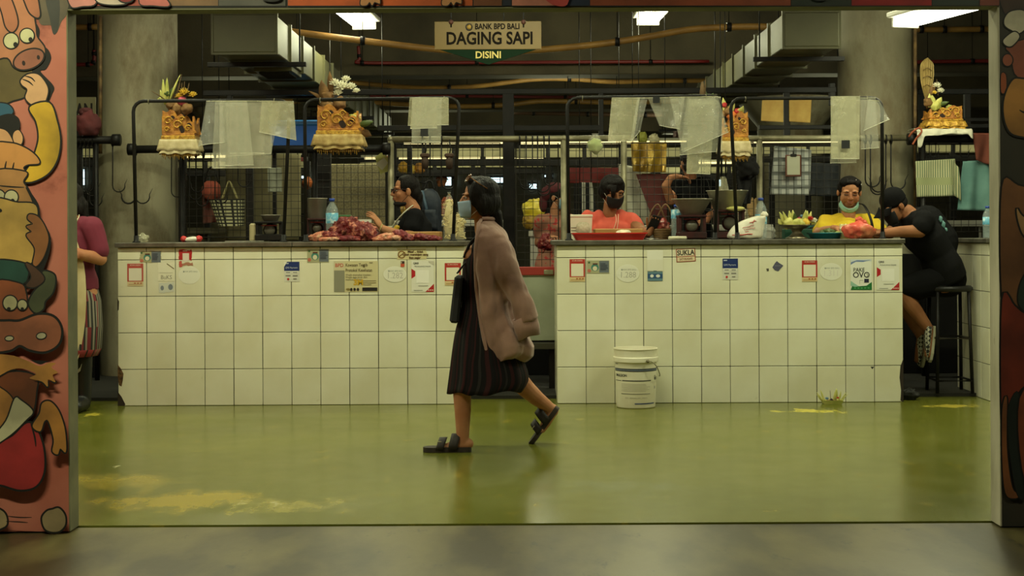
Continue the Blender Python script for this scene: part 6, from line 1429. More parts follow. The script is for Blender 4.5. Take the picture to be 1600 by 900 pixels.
# ---------------------------------------------------------------- walking woman
def walker():
    D=7.78; k=D/FPX; base=P(745,703,D); base.z=0
    t=thing('person','walking woman in dusty pink cardigan and striped dress wearing a blue face mask','person',(base.x,D,0)); p=lambda x,y,dd=0:P(x,y,D+dd) if not dd else Vector((P(x,y,D).x,D+dd,P(x,y,D).z))
    h=Head(p(747,310),(-.985,-.17,-.02),sc=1.0)
    m=MB(); h.skull(m,p(757,360))
    torso(m,p(758,356),p(764,377,-.125),p(764,377,.125),p(752,450),p(757,500),.084,.1,.112)
    m.ell(p(738,400),(.05,.10,.06))
    limb(m,[p(765,378,-.125),p(794,424,-.185),p(811,464,-.19)],[.04,.034,.024]); hand(m,p(812,468,-.19),(.32,.02,-.94),(-.2,1,0),1,(20,25,20),.92)
    limb(m,[p(763,374,.15),p(762,440,.2),p(730,452,.16)],[.042,.036,.024]); hand(m,p(728,453,.15),(-.6,-.6,-.45),(.3,-.4,-.8),1,(35,40,30),.92)
    limb(m,[p(757,505,-.075),p(727,578,-.085),p(723,612,-.08),p(724,640,-.08),p(724,686,-.08)],[.085,.056,.050,.045,.033])
    limb(m,[p(760,505,.075),p(806,592,.13),p(820,610,.15),p(838,627,.17),p(862,646,.2)],[.085,.056,.052,.044,.032])
    # feet
    m.ell(p(731,690,-.08),(.035,.032,.03)); limb(m,[p(726,690,-.08),p(705,695,-.08),p(690,698,-.08)],[.032,.028,.02])
    for i in range(5): cap(m,p(688,699,-.08+(-.03+.014*i)),p(677+1.2*i,700.5,-.083+(-.032+.015*i)),.011-.0008*i,.0095-.0007*i,8)
    m.ell(p(866,648,.2),(.03,.03,.034)); limb(m,[p(863,652,.2),p(854,668,.2),p(848,679,.2)],[.031,.028,.02])
    for i in range(5): cap(m,p(848,679,.2-.03+.014*i),p(842,687-.8*i,.2-.032+.015*i),.011-.0008*i,.0095-.0007*i,8)
    solid('body',m,.005,M_skin,t,2)
    h.face(t,lips=False)
    # hair
    m=MB(); hairshell(h,m,[((0,.026,.034),(.083,.098,.09)),((0,.06,-.02),(.08,.068,.085)),((-.05,.03,-.03),(.036,.06,.07)),((.05,.03,-.03),(.036,.06,.07)),((0,.075,-.06),(.06,.045,.06)),((0,-.018,.09),(.058,.05,.034)),((.06,-.012,.02),(.03,.045,.075)),((-.06,-.012,.02),(.03,.045,.075)),((.066,.02,-.03),(.03,.05,.065)),((-.066,.02,-.03),(.03,.05,.065))])
    limb(m,[p(774,335),p(779,350),p(780,372)],[.036,.026,.012])
    solid('hair',m,.006,M_hair,t,2,folds(.0025,60,60,12,3))
    m=MB()
    for zz in range(5): m.tube(catmull([h.w(.058,-.045+.006*zz,.06-.004*zz),h.w(.072,-.036+.006*zz,.02),h.w(.07,-.03+.004*zz,-.03-.006*zz)],4),[.004]*8+[.001],5)
    m.build('loose_strands',M_hair,parent=t)
    M_mk=mat('light_blue_mask',(166,190,214),.75,c2=(150,176,200),ns=9); mo=mask_shell(h,t,M_mk)
    # tortoiseshell sunglasses pushed up on the hair
    sg=MB(); M_to=mat('tortoiseshell',(150,96,40),.25,c2=(70,36,16),ns=40)
    for kx in(-1,1):
        c=h.w(kx*.033,-.052,.112); sg.tube([c+h.R@Vector((.027*math.cos(a),.012*math.sin(a),.018*math.sin(a))) for a in [2*PI*i/16 for i in range(16)]],.004,6,closed=True); sg.tube([h.w(kx*.06,-.048,.114),h.w(kx*.082,0,.075),h.w(kx*.084,.04,.05)],.003,6)
    sg.tube([h.w(-.008,-.052,.114),h.w(.008,-.052,.114)],.003,6); so=sg.build('sunglasses',M_to,parent=t)
    m=MB()
    for kx in(-1,1):
        c=h.w(kx*.033,-.052,.112); m.poly([c+h.R@Vector((.025*math.cos(a),.011*math.sin(a),.017*math.sin(a))) for a in [2*PI*i/16 for i in range(16)]])
    m.build('lenses',flat((120,70,30),.08,alpha=.7),parent=so)
    # striped dress: columns carry the stripes
    rows=[(366,752,770,.07),(384,737,778,.11),(400,724,784,.135),(420,723,785,.135),(445,722,784,.128),(465,723,786,.13),(485,722,796,.16),(505,714,802,.175),(525,710,806,.185),(545,707,811,.195),(562,705,816,.2),(580,703,824,.21),(596,701,826,.215),(609,699,816,.215)]
    n=120; g=[]
    for i,(y,xf,xb,b) in enumerate(rows):
        a,c=p(xf,y),p(xb,y); cx=(a.x+c.x)/2; ra=(c.x-a.x)/2; v=max(0,(i-5)/8); r=[]
        for j in range(n):
            q=2*PI*j/n; f=1+v*(.045*math.sin(9*q+.6*i*.3)+.03*math.sin(17*q+1)); x=cx+ra*math.cos(q)*(1+.35*(f-1)); yy=D+b*math.sin(q)*f
            z=a.z
            if i==len(rows)-1: z+= .010*math.sin(5*q)+.012*(math.cos(q)<-.2)*-.6
            # the rear leg lifts the hem, the front panel stays straight
            if i>=10: x+= -.02*v*math.exp(-((q-4.4)/.25)**2)*1.5
            r.append((x,yy,z))
        g.append(r)
    m=MB(); m.rings(g,caps=False)
    for fi in range(len(m.f)):
        j=fi%n; m.m[fi]={0:1,3:2,6:1,7:1,10:3}.get(j%12,0)
    m.build('striped_dress',[flat((17,15,17),.85,spec=.2),flat((50,25,27),.85,spec=.15),flat((42,39,39),.85,spec=.15),flat((32,20,23),.85,spec=.15)],parent=t,subd=1,solid=.004)
    m=MB()
    for s_ in(-1,1): m.tube(catmull([p(726,402,s_*.06),p(736,380,s_*.08),p(752,366,s_*.075),p(764,368,s_*.07)],5),.012,8,flat=.5)
    m.build('dress_straps',flat((20,18,20),.8),parent=t)
    # cardigan
    M_card=mat('dusty_pink_knit',(158,124,108),.9,spec=.2,c2=(138,106,94),ns=7,sheen=.3,bump=.08,bs=140)
    tab=[(343,754,772,.07,92),(349,750,779,.1,88),(358,750,787,.15,84),(370,748,794,.182,76),(390,746,799,.196,66),(416,746,802,.2,57),(450,747,804,.205,50),(480,751,808,.21,50),(505,755,817,.22,50),(525,759,829,.23,50),(542,763,836,.235,50),(556,767,834,.228,50),(566,770,822,.2,52)]
    n=72; g=[]
    for i,(y,xe,xb,b,dl) in enumerate(tab):
        e,k2=p(xe,y),p(xb,y); cd=math.cos(math.radians(dl)); a=(k2.x-e.x)/(1+cd); cx=k2.x-a; v=i/(len(tab)-1); r=[]
        for j in range(n+1):
            q=math.radians(-(180-dl)+(360-2*dl)*j/n); f=1+.055*v*math.sin(7*q+2+.25*i)+.04*v*math.sin(12*q+.3*i)+.012*math.sin(5*q+i*.8)
            z=e.z
            if i>=9:
                up=.045*math.exp(-((q+1.15)/.5)**2)+.02*math.exp(-((q-1.2)/.6)**2); z+=up*(i-8)/4
            r.append(Vector((cx+a*math.cos(q)*(1+.3*(f-1)),D+b*math.sin(q)*f,z)))
        g.append(r)
    m=MB(); m.rings([r[::-1] for r in g][::-1])
    def sleeve(pts,rs):
        cu=catmull(pts,6); rr=[]
        for i in range(len(cu)):
            q=i/(len(cu)-1)*(len(rs)-1); a=int(min(q,len(rs)-2)); rr.append(rs[a]+(rs[a+1]-rs[a])*(q-a))
        m.tube(cu,rr,28); m.ell(cu[0],rr[0])
    sleeve([p(768,372,-.10),p(779,390,-.145),p(796,428,-.185),p(812,464,-.195),p(823,498,-.195)],[.066,.078,.07,.064,.062])
    sleeve([p(768,374,.10),p(768,400,.15),p(764,436,.19),p(745,448,.17)],[.066,.07,.06,.052])
    fa=folds(.0085,34,34,8,4); fb=folds(.0035,80,80,20,9)
    solid('cardigan',m,.0065,M_card,t,4,lambda co:fa(co)*np.clip((1.25-co[:,2])*4,.25,1.25)+fb(co))
    m=MB()
    for j,s_ in ((0,-1),(n,1)): m.tube([Vector(r[j])+Vector((-.004,0,0)) for r in g],[.012]*3+[.011]*(len(g)-3),8,flat=.5)
    m.tube([Vector(g[0][j])+Vector((0,0,.002)) for j in range(0,n+1,6)],.012,8); m.build('front_band',M_card,parent=t)
    m=MB(); cu=[p(819,492,-.196),p(823,508,-.194),p(826,522,-.192)]
    rs=[]
    for c,r0 in zip([cu[0],cu[0],cu[1],cu[2],cu[2]],(.055,.068,.07,.066,.05)): rs.append([c+Vector((r0*math.cos(q)*.95,r0*.85*math.sin(q),.018*math.cos(q)*1+.004*math.sin(3*q))) for q in [2*PI*i/28 for i in range(28)]])
    m.rings(rs,caps=False); m.build('turned_cuff',M_card,parent=t)
    # sandals
    M_sole=mat('dark_cork_sole',(52,42,32),.7,c2=(38,30,24),ns=30); M_strap=flat((40,34,30),.6)
    def sandal(T):
        s=MB(); ol=[(.0,-.03),(-.05,-.036),(-.12,-.034),(-.18,-.045),(-.225,-.038),(-.245,-.01),(-.24,.02),(-.21,.044),(-.15,.042),(-.08,.034),(-.02,.034),(.012,.015),(.014,-.014)]
        pl=[(q.x,q.y) for q in catmull([(x,y,0) for x,y in ol],4,True)]
        s.prism([T@Vector((x,y,0)) for x,y in pl],(T.to_3x3()@Vector((0,0,.026)))); so=s.build('sandal_sole',M_sole,parent=t,recalc=True)
        for (x0,w,hh) in ((-.085,.05,.082),(-.155,.042,.062)):
            g=[]
            for i in range(4):
                r=[]
                for j in range(13):
                    a=PI*j/12; r.append(T@Vector((x0-w/2+w*i/3+.02*math.sin(a),.046*math.cos(a),.014+hh*math.sin(a)**.8)))
                g.append(r)
            MB().sheet(g).build('strap',M_strap,parent=so,solid=.005)
            MB().box(T@Vector((x0,-.036,.05)),(.024,.006,.02),bev=.002,rot=T.to_3x3()).build('buckle',flat((150,140,110),.4,metal=.6),parent=so)
    b0=p(733,703,-.08); sandal(Matrix.Translation((b0.x,b0.y,.001)))
    a=p(874,647,.2); b=p(841,692,.2); dr=(b-a).normalized(); X=-dr; Yv=Vector((0,1,0)); Z=X.cross(Yv)
    if Z.x>0: Z=-Z
    T=basis(X,Yv,Z).to_4x4(); T.translation=a+X*-.004; sandal(T)
    m=MB(); m.box((0,0,0),(.05,.27,.27),bev=.012); R=Matrix.Rotation(math.radians(6),3,'Y'); c=p(715,464,-.02)
    for v in m.v:
        q=R@(v*(1-.12*(v.z>0)*(abs(v.x)>0))); v.x,v.y,v.z=q.x+c.x,q.y+c.y,q.z+c.z
    tg=thing('tote_bag','flat black tote bag held against the walking woman dress','bag',c); m.build('bag_body',flat((14,14,15),.7),parent=tg,subd=0)
    MB().tube(catmull([c+Vector((.0,-.06,.13)),c+Vector((.05,-.05,.19)),c+Vector((.1,.0,.2)),c+Vector((.05,.06,.19)),c+Vector((0,.06,.13))],5),.007,7,flat=.6).build('handle',flat((14,14,15),.7),parent=tg)
walker()
# ---------------------------------------------------------------- vendor with glasses
def stand(base_x,D): return Vector((P(base_x,400,D).x,D,.0245))
def lower(m,hip,D,lean=0,dx=.09,ax=(1,0,0)):
    ax=Vector(ax)
    for s in(-1,1):
        h=hip+ax*s*dx; limb(m,[h,Vector((h.x,h.y,.5)),Vector((h.x,h.y,.1))],[.09,.055,.04]); f=Vector((ax.y,-ax.x,0)); cap(m,Vector((h.x,h.y,.06)),Vector((h.x,h.y,.055))+f*.14,.036,.028)
def glasses_vendor():
    D=10.95; b=stand(655,D); t=thing('person','vendor with glasses and white apron strap gesturing over the raw meat','person',b); p=lambda x,y,dd=0:Vector((P(x,y,D).x,D+dd,P(x,y,D).z))
    h=Head(p(632,298),(-.95,-.3,-.02),sc=1.0); neck=p(646,327); sl,sr=p(651,341,-.165),p(641,341,.165)
    m=MB(); h.skull(m,neck); torso(m,neck,sr,sl,p(652,400),p(655,440),.1)
    limb(m,[sl,p(644,372,-.24),p(622,365,-.26),p(602,357,-.24)],[.052,.045,.038,.027]); hand(m,p(600,355,-.24),(-.55,-.1,.83),(-.75,.35,-.3),-1,(12,18,16),1.0,10)
    limb(m,[sr,p(616,368,.12),p(590,358,.04)],[.05,.042,.027]); hand(m,p(589,357,.04),(-.85,-.25,.35),(.2,-.3,-.9),1,(18,25,20),1.0)
    lower(m,p(655,440),D,ax=(0,1,0)); solid('body',m,.005,M_skin,t,2); h.face(t)
    m=MB(); hairshell(h,m,[((0,.028,.036),(.08,.096,.087)),((0,.07,-.01),(.07,.06,.075)),((0,.1,-.05),(.05,.045,.06)),((0,.0,.082),(.062,.05,.034))]); limb(m,[h.w(0,.09,-.06),h.w(.0,.105,-.13),h.w(0,.1,-.2)],[.045,.034,.016]); solid('hair',m,.006,M_hair,t,2,folds(.002,50,50,14,2))
    m=MB(); 
    for kx in(-1,1):
        c=h.w(kx*.033,-.094,.0); m.tube([c+h.R@Vector((.024*math.copysign(abs(math.cos(a))**.7,math.cos(a)),.004*abs(math.cos(a)),.016*math.copysign(abs(math.sin(a))**.7,math.sin(a)))) for a in [2*PI*i/20 for i in range(20)]],.0042,6,closed=True); m.tube([h.w(kx*.057,-.088,.006),h.w(kx*.08,-.03,.008),h.w(kx*.08,.012,.006)],.003,6)
    m.tube([h.w(-.01,-.098,.003),h.w(.01,-.098,.003)],.003,6); m.build('glasses',flat((40,14,14),.3),parent=t)
    M_bm=flat((20,20,22),.8); m=MB(); h.el(m,(0,-.044,-.1),(.045,.046,.024)); h.el(m,(0,-.015,-.098),(.052,.04,.02)); solid('lowered_mask',m,.006,M_bm,t,2)
    MB().tube(catmull([h.w(.05,-.03,-.085),h.w(.072,.0,-.05),h.w(.08,.022,-.02)],4),.002,5).build('mask_loop',M_bm,parent=t)
    m=MB(); torso(m,neck+Vector((.012,0,-.004)),sr,sl,p(652,400),p(655,440),.118,.1,.15,.012,.068); cap(m,sl,p(648,353,-.205),.076,.068); cap(m,sr,p(632,353,.18),.076,.066); solid('black_shirt',m,.008,mat('black_cotton',(17,17,19),.9,spec=.15),t,3,folds(.005,22,22,14,5))
    m=MB()
    for dd in (-.055,-.02): m.tube(catmull([p(646,321,dd),p(638,328,dd-.05),p(628,338,dd-.07),p(618,350,dd-.06),p(613,360,dd-.05)],5),.0045,6)
    m.build('apron_strap',flat((206,202,180),.8),parent=t)
    m=MB(); g=[]
    for i in range(8):
        r=[]
        for j in range(9): y_=-.15+.3*j/8; q=p(616-1.5*math.cos(y_*8)+(6 if abs(y_)>.1 else 0),353+i*9); r.append(Vector((q.x-.035,D+y_,q.z)))
        g.append(r)
    m.sheet(g); m.build('apron_bib',flat((196,192,160),.85),parent=t,solid=.004)
    m=MB(); lump(m,p(623,356,-.17),(.02,.012,.02),3,.4); m.build('yellow_emblem',flat((206,170,40),.6),parent=t)
    MB().tube([p(600,357,-.24)+Vector((.03*math.cos(a)*.4,.031*math.sin(a),.031*math.cos(a))) for a in [2*PI*i/16 for i in range(16)]],.004,6,closed=True).build('bangle',flat((196,180,120),.4),parent=t)
glasses_vendor()
# ---------------------------------------------------------------- woman in coral
def coral_vendor():
    D=10.93; b=stand(955,D); t=thing('person','woman in coral shirt and black mask looking down at a phone','person',b); p=lambda x,y,dd=0:Vector((P(x,y,D).x,D+dd,P(x,y,D).z))
    h=Head(p(957,300,-.07),(.34,-.86,-.36),sc=1.0,roll=-4,wx=1.08,wz=.98); neck=p(952,334); sl,sr=p(922,344,0),p(983,344,0)
    m=MB(); h.skull(m,neck+Vector((0,-.02,0))); torso(m,neck,sl,sr,p(952,400),p(952,440),.1)
    limb(m,[sl,p(911,372,-.12),p(925,368,-.22),p(955,368,-.24)],[.055,.045,.038,.027]); hand(m,p(957,368,-.24),(.95,-.1,-.1),(0,0,-1),1,(20,30,20))
    limb(m,[sr,p(999,362,-.16),p(1004,365,-.3),p(1007,363,-.42)],[.055,.048,.04,.03]); hand(m,p(1008,361,-.43),(.35,-.12,.9),(.2,-.9,.1),-1,(38,42,30),1.0,4)
    lower(m,p(952,440),D); solid('body',m,.005,M_skind,t,2); h.face(t,eyes='down',lips=False)
    m=MB(); hairshell(h,m,[((0,.024,.038),(.09,.1,.094)),((0,.06,-.01),(.09,.07,.085)),((-.062,.02,.0),(.028,.045,.06)),((.062,.02,.0),(.028,.045,.06)),((0,-.022,.088),(.064,.05,.034)),((-.045,-.06,.055),(.03,.022,.026)),((0,.1,.0),(.05,.04,.05))]); solid('hair',m,.006,M_hair,t,2,folds(.0025,50,50,14,6))
    m=MB()
    for i in range(7): m.tube(catmull([h.w(-.058+.008*i,-.066,.078),h.w(-.052+.005*i,-.09,.035),h.w(-.05+.003*i,-.092,-.005-.004*i)],4),[.006]*6+[.003,.002,.001],6)
    m.build('loose_fringe',M_hair,parent=t)
    mask_shell(h,t,flat((18,18,20),.75))
    M_co=mat('coral_jersey',(222,96,76),.85,c2=(206,84,66),ns=6); m=MB(); torso(m,neck+Vector((0,.01,-.03)),sl,sr,p(952,400),p(952,440),.122,.1,.155,.014,.085); cap(m,sl,p(912,358,-.05),.074,.078); cap(m,sr,p(994,358,-.07),.072,.072); m.ell(p(955,362,-.09),(.15,.07,.09)); solid('coral_shirt',m,.008,M_co,t,3,folds(.008,24,24,15,11))
    m=MB()
    for dx in(-1,1): m.tube(catmull([p(962+dx*2.2,335,-.135),p(962+dx*1.5,346,-.165),p(958+dx*3,362,-.175)],5),.003,5)
    m.build('pale_lace',flat((226,190,160),.7),parent=t)
    ph=thing('phone','dark smartphone held in the coral shirted woman hand','phone',p(1013,350,-.46)); R=Matrix.Rotation(math.radians(35),3,'X')@Matrix.Rotation(math.radians(18),3,'Y')
    MB().box(p(1013,350,-.465),(.072,.009,.145),bev=.004,rot=R).build('case',flat((24,24,26),.35),parent=ph)
    MB().box(p(1013,350,-.465)+R@Vector((0,.0052,0)),(.064,.001,.135),rot=R).build('screen',flat((60,66,76),.1),parent=ph)
coral_vendor()
# ---------------------------------------------------------------- woman in yellow
def yellow_vendor():
    D=10.95; b=stand(1325,D); t=thing('person','smiling woman in yellow shirt with mint mask under her chin','person',b); p=lambda x,y,dd=0:Vector((P(x,y,D).x,D+dd,P(x,y,D).z))
    h=Head(p(1325,300,-.05),(-.1,-.93,-.30),sc=1.0,roll=2,wx=1.1,wz=.95); neck=p(1325,336); sl,sr=p(1293,348,0),p(1358,348,0)
    m=MB(); h.skull(m,neck+Vector((0,-.02,0))); h.full(m); torso(m,neck,sl,sr,p(1322,400),p(1322,440),.105)
    limb(m,[sl,p(1274,366,-.12),p(1278,361,-.26),p(1286,358,-.4)],[.058,.048,.038,.028]); hand(m,p(1287,357,-.41),(.65,-.7,-.1),(0,0,-1),-1,(22,30,24))
    limb(m,[sr,p(1372,372,-.1),p(1352,364,-.3),p(1338,362,-.38)],[.058,.046,.036,.027]); hand(m,p(1336,362,-.39),(-.8,-.5,-.1),(0,0,-1),1,(22,30,24))
    lower(m,p(1322,440),D); solid('body',m,.005,M_skin,t,2); h.face(t,eyes='down')
    m=MB(); hairshell(h,m,[((0,.03,.036),(.081,.094,.088)),((0,.06,-.01),(.08,.066,.07)),((0,-.012,.092),(.06,.05,.028)),((-.066,.022,.03),(.018,.035,.05)),((.066,.022,.03),(.018,.035,.05)),((-.035,-.012,.08),(.042,.04,.034)),((.035,-.012,.08),(.042,.04,.034))]); solid('hair',m,.006,M_hair,t,3,folds(.0015,50,50,14,8))
    m=MB()
    for a in (-50,-15,25,60): m.ell(h.w(.085*math.sin(math.radians(a)),-.03,.03+.085*math.cos(math.radians(a))),(.005,.004,.005),nu=8,nv=6)
    m.build('hair_pins',flat((206,206,200),.3),parent=t)
    M_mm=mat('mint_mask',(156,206,190),.8); m=MB(); g=[]
    for i in range(5):
        r=[]
        for j in range(15):
            a=math.radians(-82+164*j/14); r.append(h.w((.058+.003*i)*math.sin(a),-.02-.066*math.cos(a)+.004*i,-.088-.028*math.cos(a)*1.0-.010*i+.026*(1-math.cos(a))*1.2))
        g.append(r)
    m.sheet(g); m.build('chin_mask',M_mm,parent=t,solid=.004)
    M_ye=mat('yellow_jersey',(216,184,36),.85,c2=(200,166,28),ns=6); m=MB(); torso(m,neck+Vector((0,.012,-.03)),sl,sr,p(1322,400),p(1322,440),.128,.1,.165,.014,.09); cap(m,sl,p(1282,361,-.07),.074,.076); cap(m,sr,p(1368,362,-.06),.074,.074); m.ell(p(1322,364,-.1),(.15,.075,.09)); solid('yellow_shirt',m,.008,M_ye,t,3,folds(.008,24,24,15,21))
    MB().tube(catmull([p(1336,322,.06),p(1345,319,-.04),p(1349,330,-.13),p(1353,345,-.165),p(1356,362,-.17)],5),.012,8,flat=.35).build('shoulder_strap',M_black,parent=t)
yellow_vendor()
# ---------------------------------------------------------------- man in black cap
def cap_man():
    D=10.28; b=stand(1480,D); t=thing('person','man in black cap and black shirt slumped over the counter end','person',b); p=lambda x,y,dd=0:Vector((P(x,y,D).x,D+dd,P(x,y,D).z))
    h=Head(p(1396,322),(-.80,-.28,-.52),sc=1.0); neck=p(1418,331); sl,sr=p(1434,346,-.18),p(1424,346,.18)
    m=MB(); h.skull(m,neck); torso(m,neck,sr,sl,p(1464,395),p(1478,432),.11,.1,.14)
    limb(m,[sl,p(1424,361,-.22),p(1396,362,-.2),p(1372,364,-.16)],[.06,.048,.04,.03]); hand(m,p(1370,364,-.15),(-.9,.3,-.05),(0,0,-1),1,(14,20,16))
    limb(m,[sr,p(1398,364,.14),p(1370,366,.05)],[.058,.045,.03]); hand(m,p(1368,366,.04),(-.9,-.2,-.05),(0,0,-1),-1,(14,20,16))
    limb(m,[p(1476,440,-.08),p(1406,450,.0),p(1424,478,-.02),p(1449,514,-.04)],[.095,.062,.056,.036]); limb(m,[p(1476,440,.1),p(1415,456,.2),p(1436,500,.2),p(1452,530,.2)],[.095,.062,.05,.034])
    limb(m,[p(1450,517,-.04),p(1449,535,-.05),p(1446,553,-.06)],[.036,.034,.026]); limb(m,[p(1452,532,.2),p(1449,550,.2),p(1446,566,.2)],[.034,.034,.026])
    solid('body',m,.0055,M_skind,t,2); h.face(t,eyes='down')
    m=MB(); hairshell(h,m,[((0,.04,.0),(.077,.075,.06))]); solid('hair',m,.006,M_hair,t,2)
    m=MB(); hairshell(h,m,[((0,.018,.05),(.086,.1,.085)),((0,.018,.03),(.087,.102,.045))]); mo=solid('cap_crown',m,.007,mat('black_twill',(14,14,15),.9,spec=.15),t,2)
    m=MB(); g=[]
    for i in range(6):
        r=[]
        for j in range(13):
            a=math.radians(-80+160*j/12); q=i/5; r.append(h.w(.078*math.sin(a)*(1-.1*q),-.055-.04*math.cos(a)-.085*q*math.cos(a)**.6,.03-.022*q-.03*math.sin(a)**2*q))
        g.append(r)
    m.sheet(g); m.build('cap_brim',flat((13,13,14),.9,spec=.15),parent=t,solid=.005)
    mask_shell(h,t,flat((20,20,22),.8),loops=False)
    m=MB(); torso(m,neck+Vector((.012,0,-.006)),sr,sl,p(1464,395),p(1480,436),.13,.1,.165,.014,.07); cap(m,sl,p(1427,354,-.21),.084,.07); cap(m,sr,p(1410,356,.16),.08,.066); cap(m,p(1446,350),p(1464,378),.135,.15); solid('black_shirt',m,.009,mat('black_tee',(16,16,17),.9,spec=.15),t,3,folds(.007,18,18,12,31))
    m=MB()
    for i,(x,y,s) in enumerate(((1462,343,.02),(1466,351,.024),(1470,360,.02))): lump(m,p(x,y,-.12),(s*.6,.01,s),i+2,.4)
    m.build('back_print',flat((96,140,138),.7),parent=t)
    m=MB(); limb(m,[p(1480,436,-.06),p(1420,449,-.01)],[.125,.09]); limb(m,[p(1480,436,.09),p(1424,455,.18)],[.125,.09]); solid('dark_shorts',m,.01,flat((15,15,16),.9,spec=.15),t,3,folds(.006,16,16,16,3))
    # checkered slip-on shoes
    ck=bpy.data.materials.new('checkered_canvas'); ck.use_nodes=True; nt=ck.node_tree; c=nn(nt,'ShaderNodeTexChecker'); c.inputs['Scale'].default_value=46; c.inputs['Color1'].default_value=(.5,.48,.38,1); c.inputs['Color2'].default_value=(.02,.02,.02,1); tc=nn(nt,'ShaderNodeTexCoord'); mp=nn(nt,'ShaderNodeMapping'); mp.inputs['Rotation'].default_value=(.2,.75,.1); nt.links.new(tc.outputs['Object'],mp.inputs[0]); nt.links.new(mp.outputs[0],c.inputs['Vector']); nt.links.new(c.outputs[0],nt.nodes['Principled BSDF'].inputs['Base Color'])
    for (ax,ay,tx,ty,dd) in ((1453,514,1447,561,-.05),(1456,530,1450,574,.2)):
        a,b2=p(ax,ay,dd),p(tx,ty,dd); d=(b2-a).normalized(); s=Vector((0,1,0)); n_=d.cross(s).normalized(); n_=n_ if n_.x<0 else -n_
        m=MB(); rs=[]
        L_=(b2-a).length+.03
        for i in range(11):
            q=i/10; c0=a+d*(L_*q-.02); w=.036+.012*math.sin(PI*min(1,q*1.1))-.02*max(0,q-.8)/.2; hh=(.05 if q<.35 else .05-.028*(q-.35)/.65)*(1 if q<.93 else .6)
            rs.append([c0+s*w*math.cos(u)+n_*(hh*.5+hh*.5*math.sin(u)*1.0) for u in [2*PI*j/20 for j in range(20)]])
        m.rings(rs); sh=m.build('slip_on_shoe',ck,parent=t,recalc=True)
        m=MB(); ol=[]
        for q,w in ((-.03,.02),(0,.034),(.25,.038),(.5,.042),(.75,.046),(.95,.034),(1.03,.012)): ol.append((q,w))
        pl=[a+d*(L_*q-.02)+s*w for q,w in ol]+[a+d*(L_*q-.02)-s*w for q,w in ol[::-1]]
        m.prism([v-n_*.004 for v in pl],-n_*.018); m.build('white_sole',flat((196,192,166),.6),parent=sh,recalc=True)
cap_man()
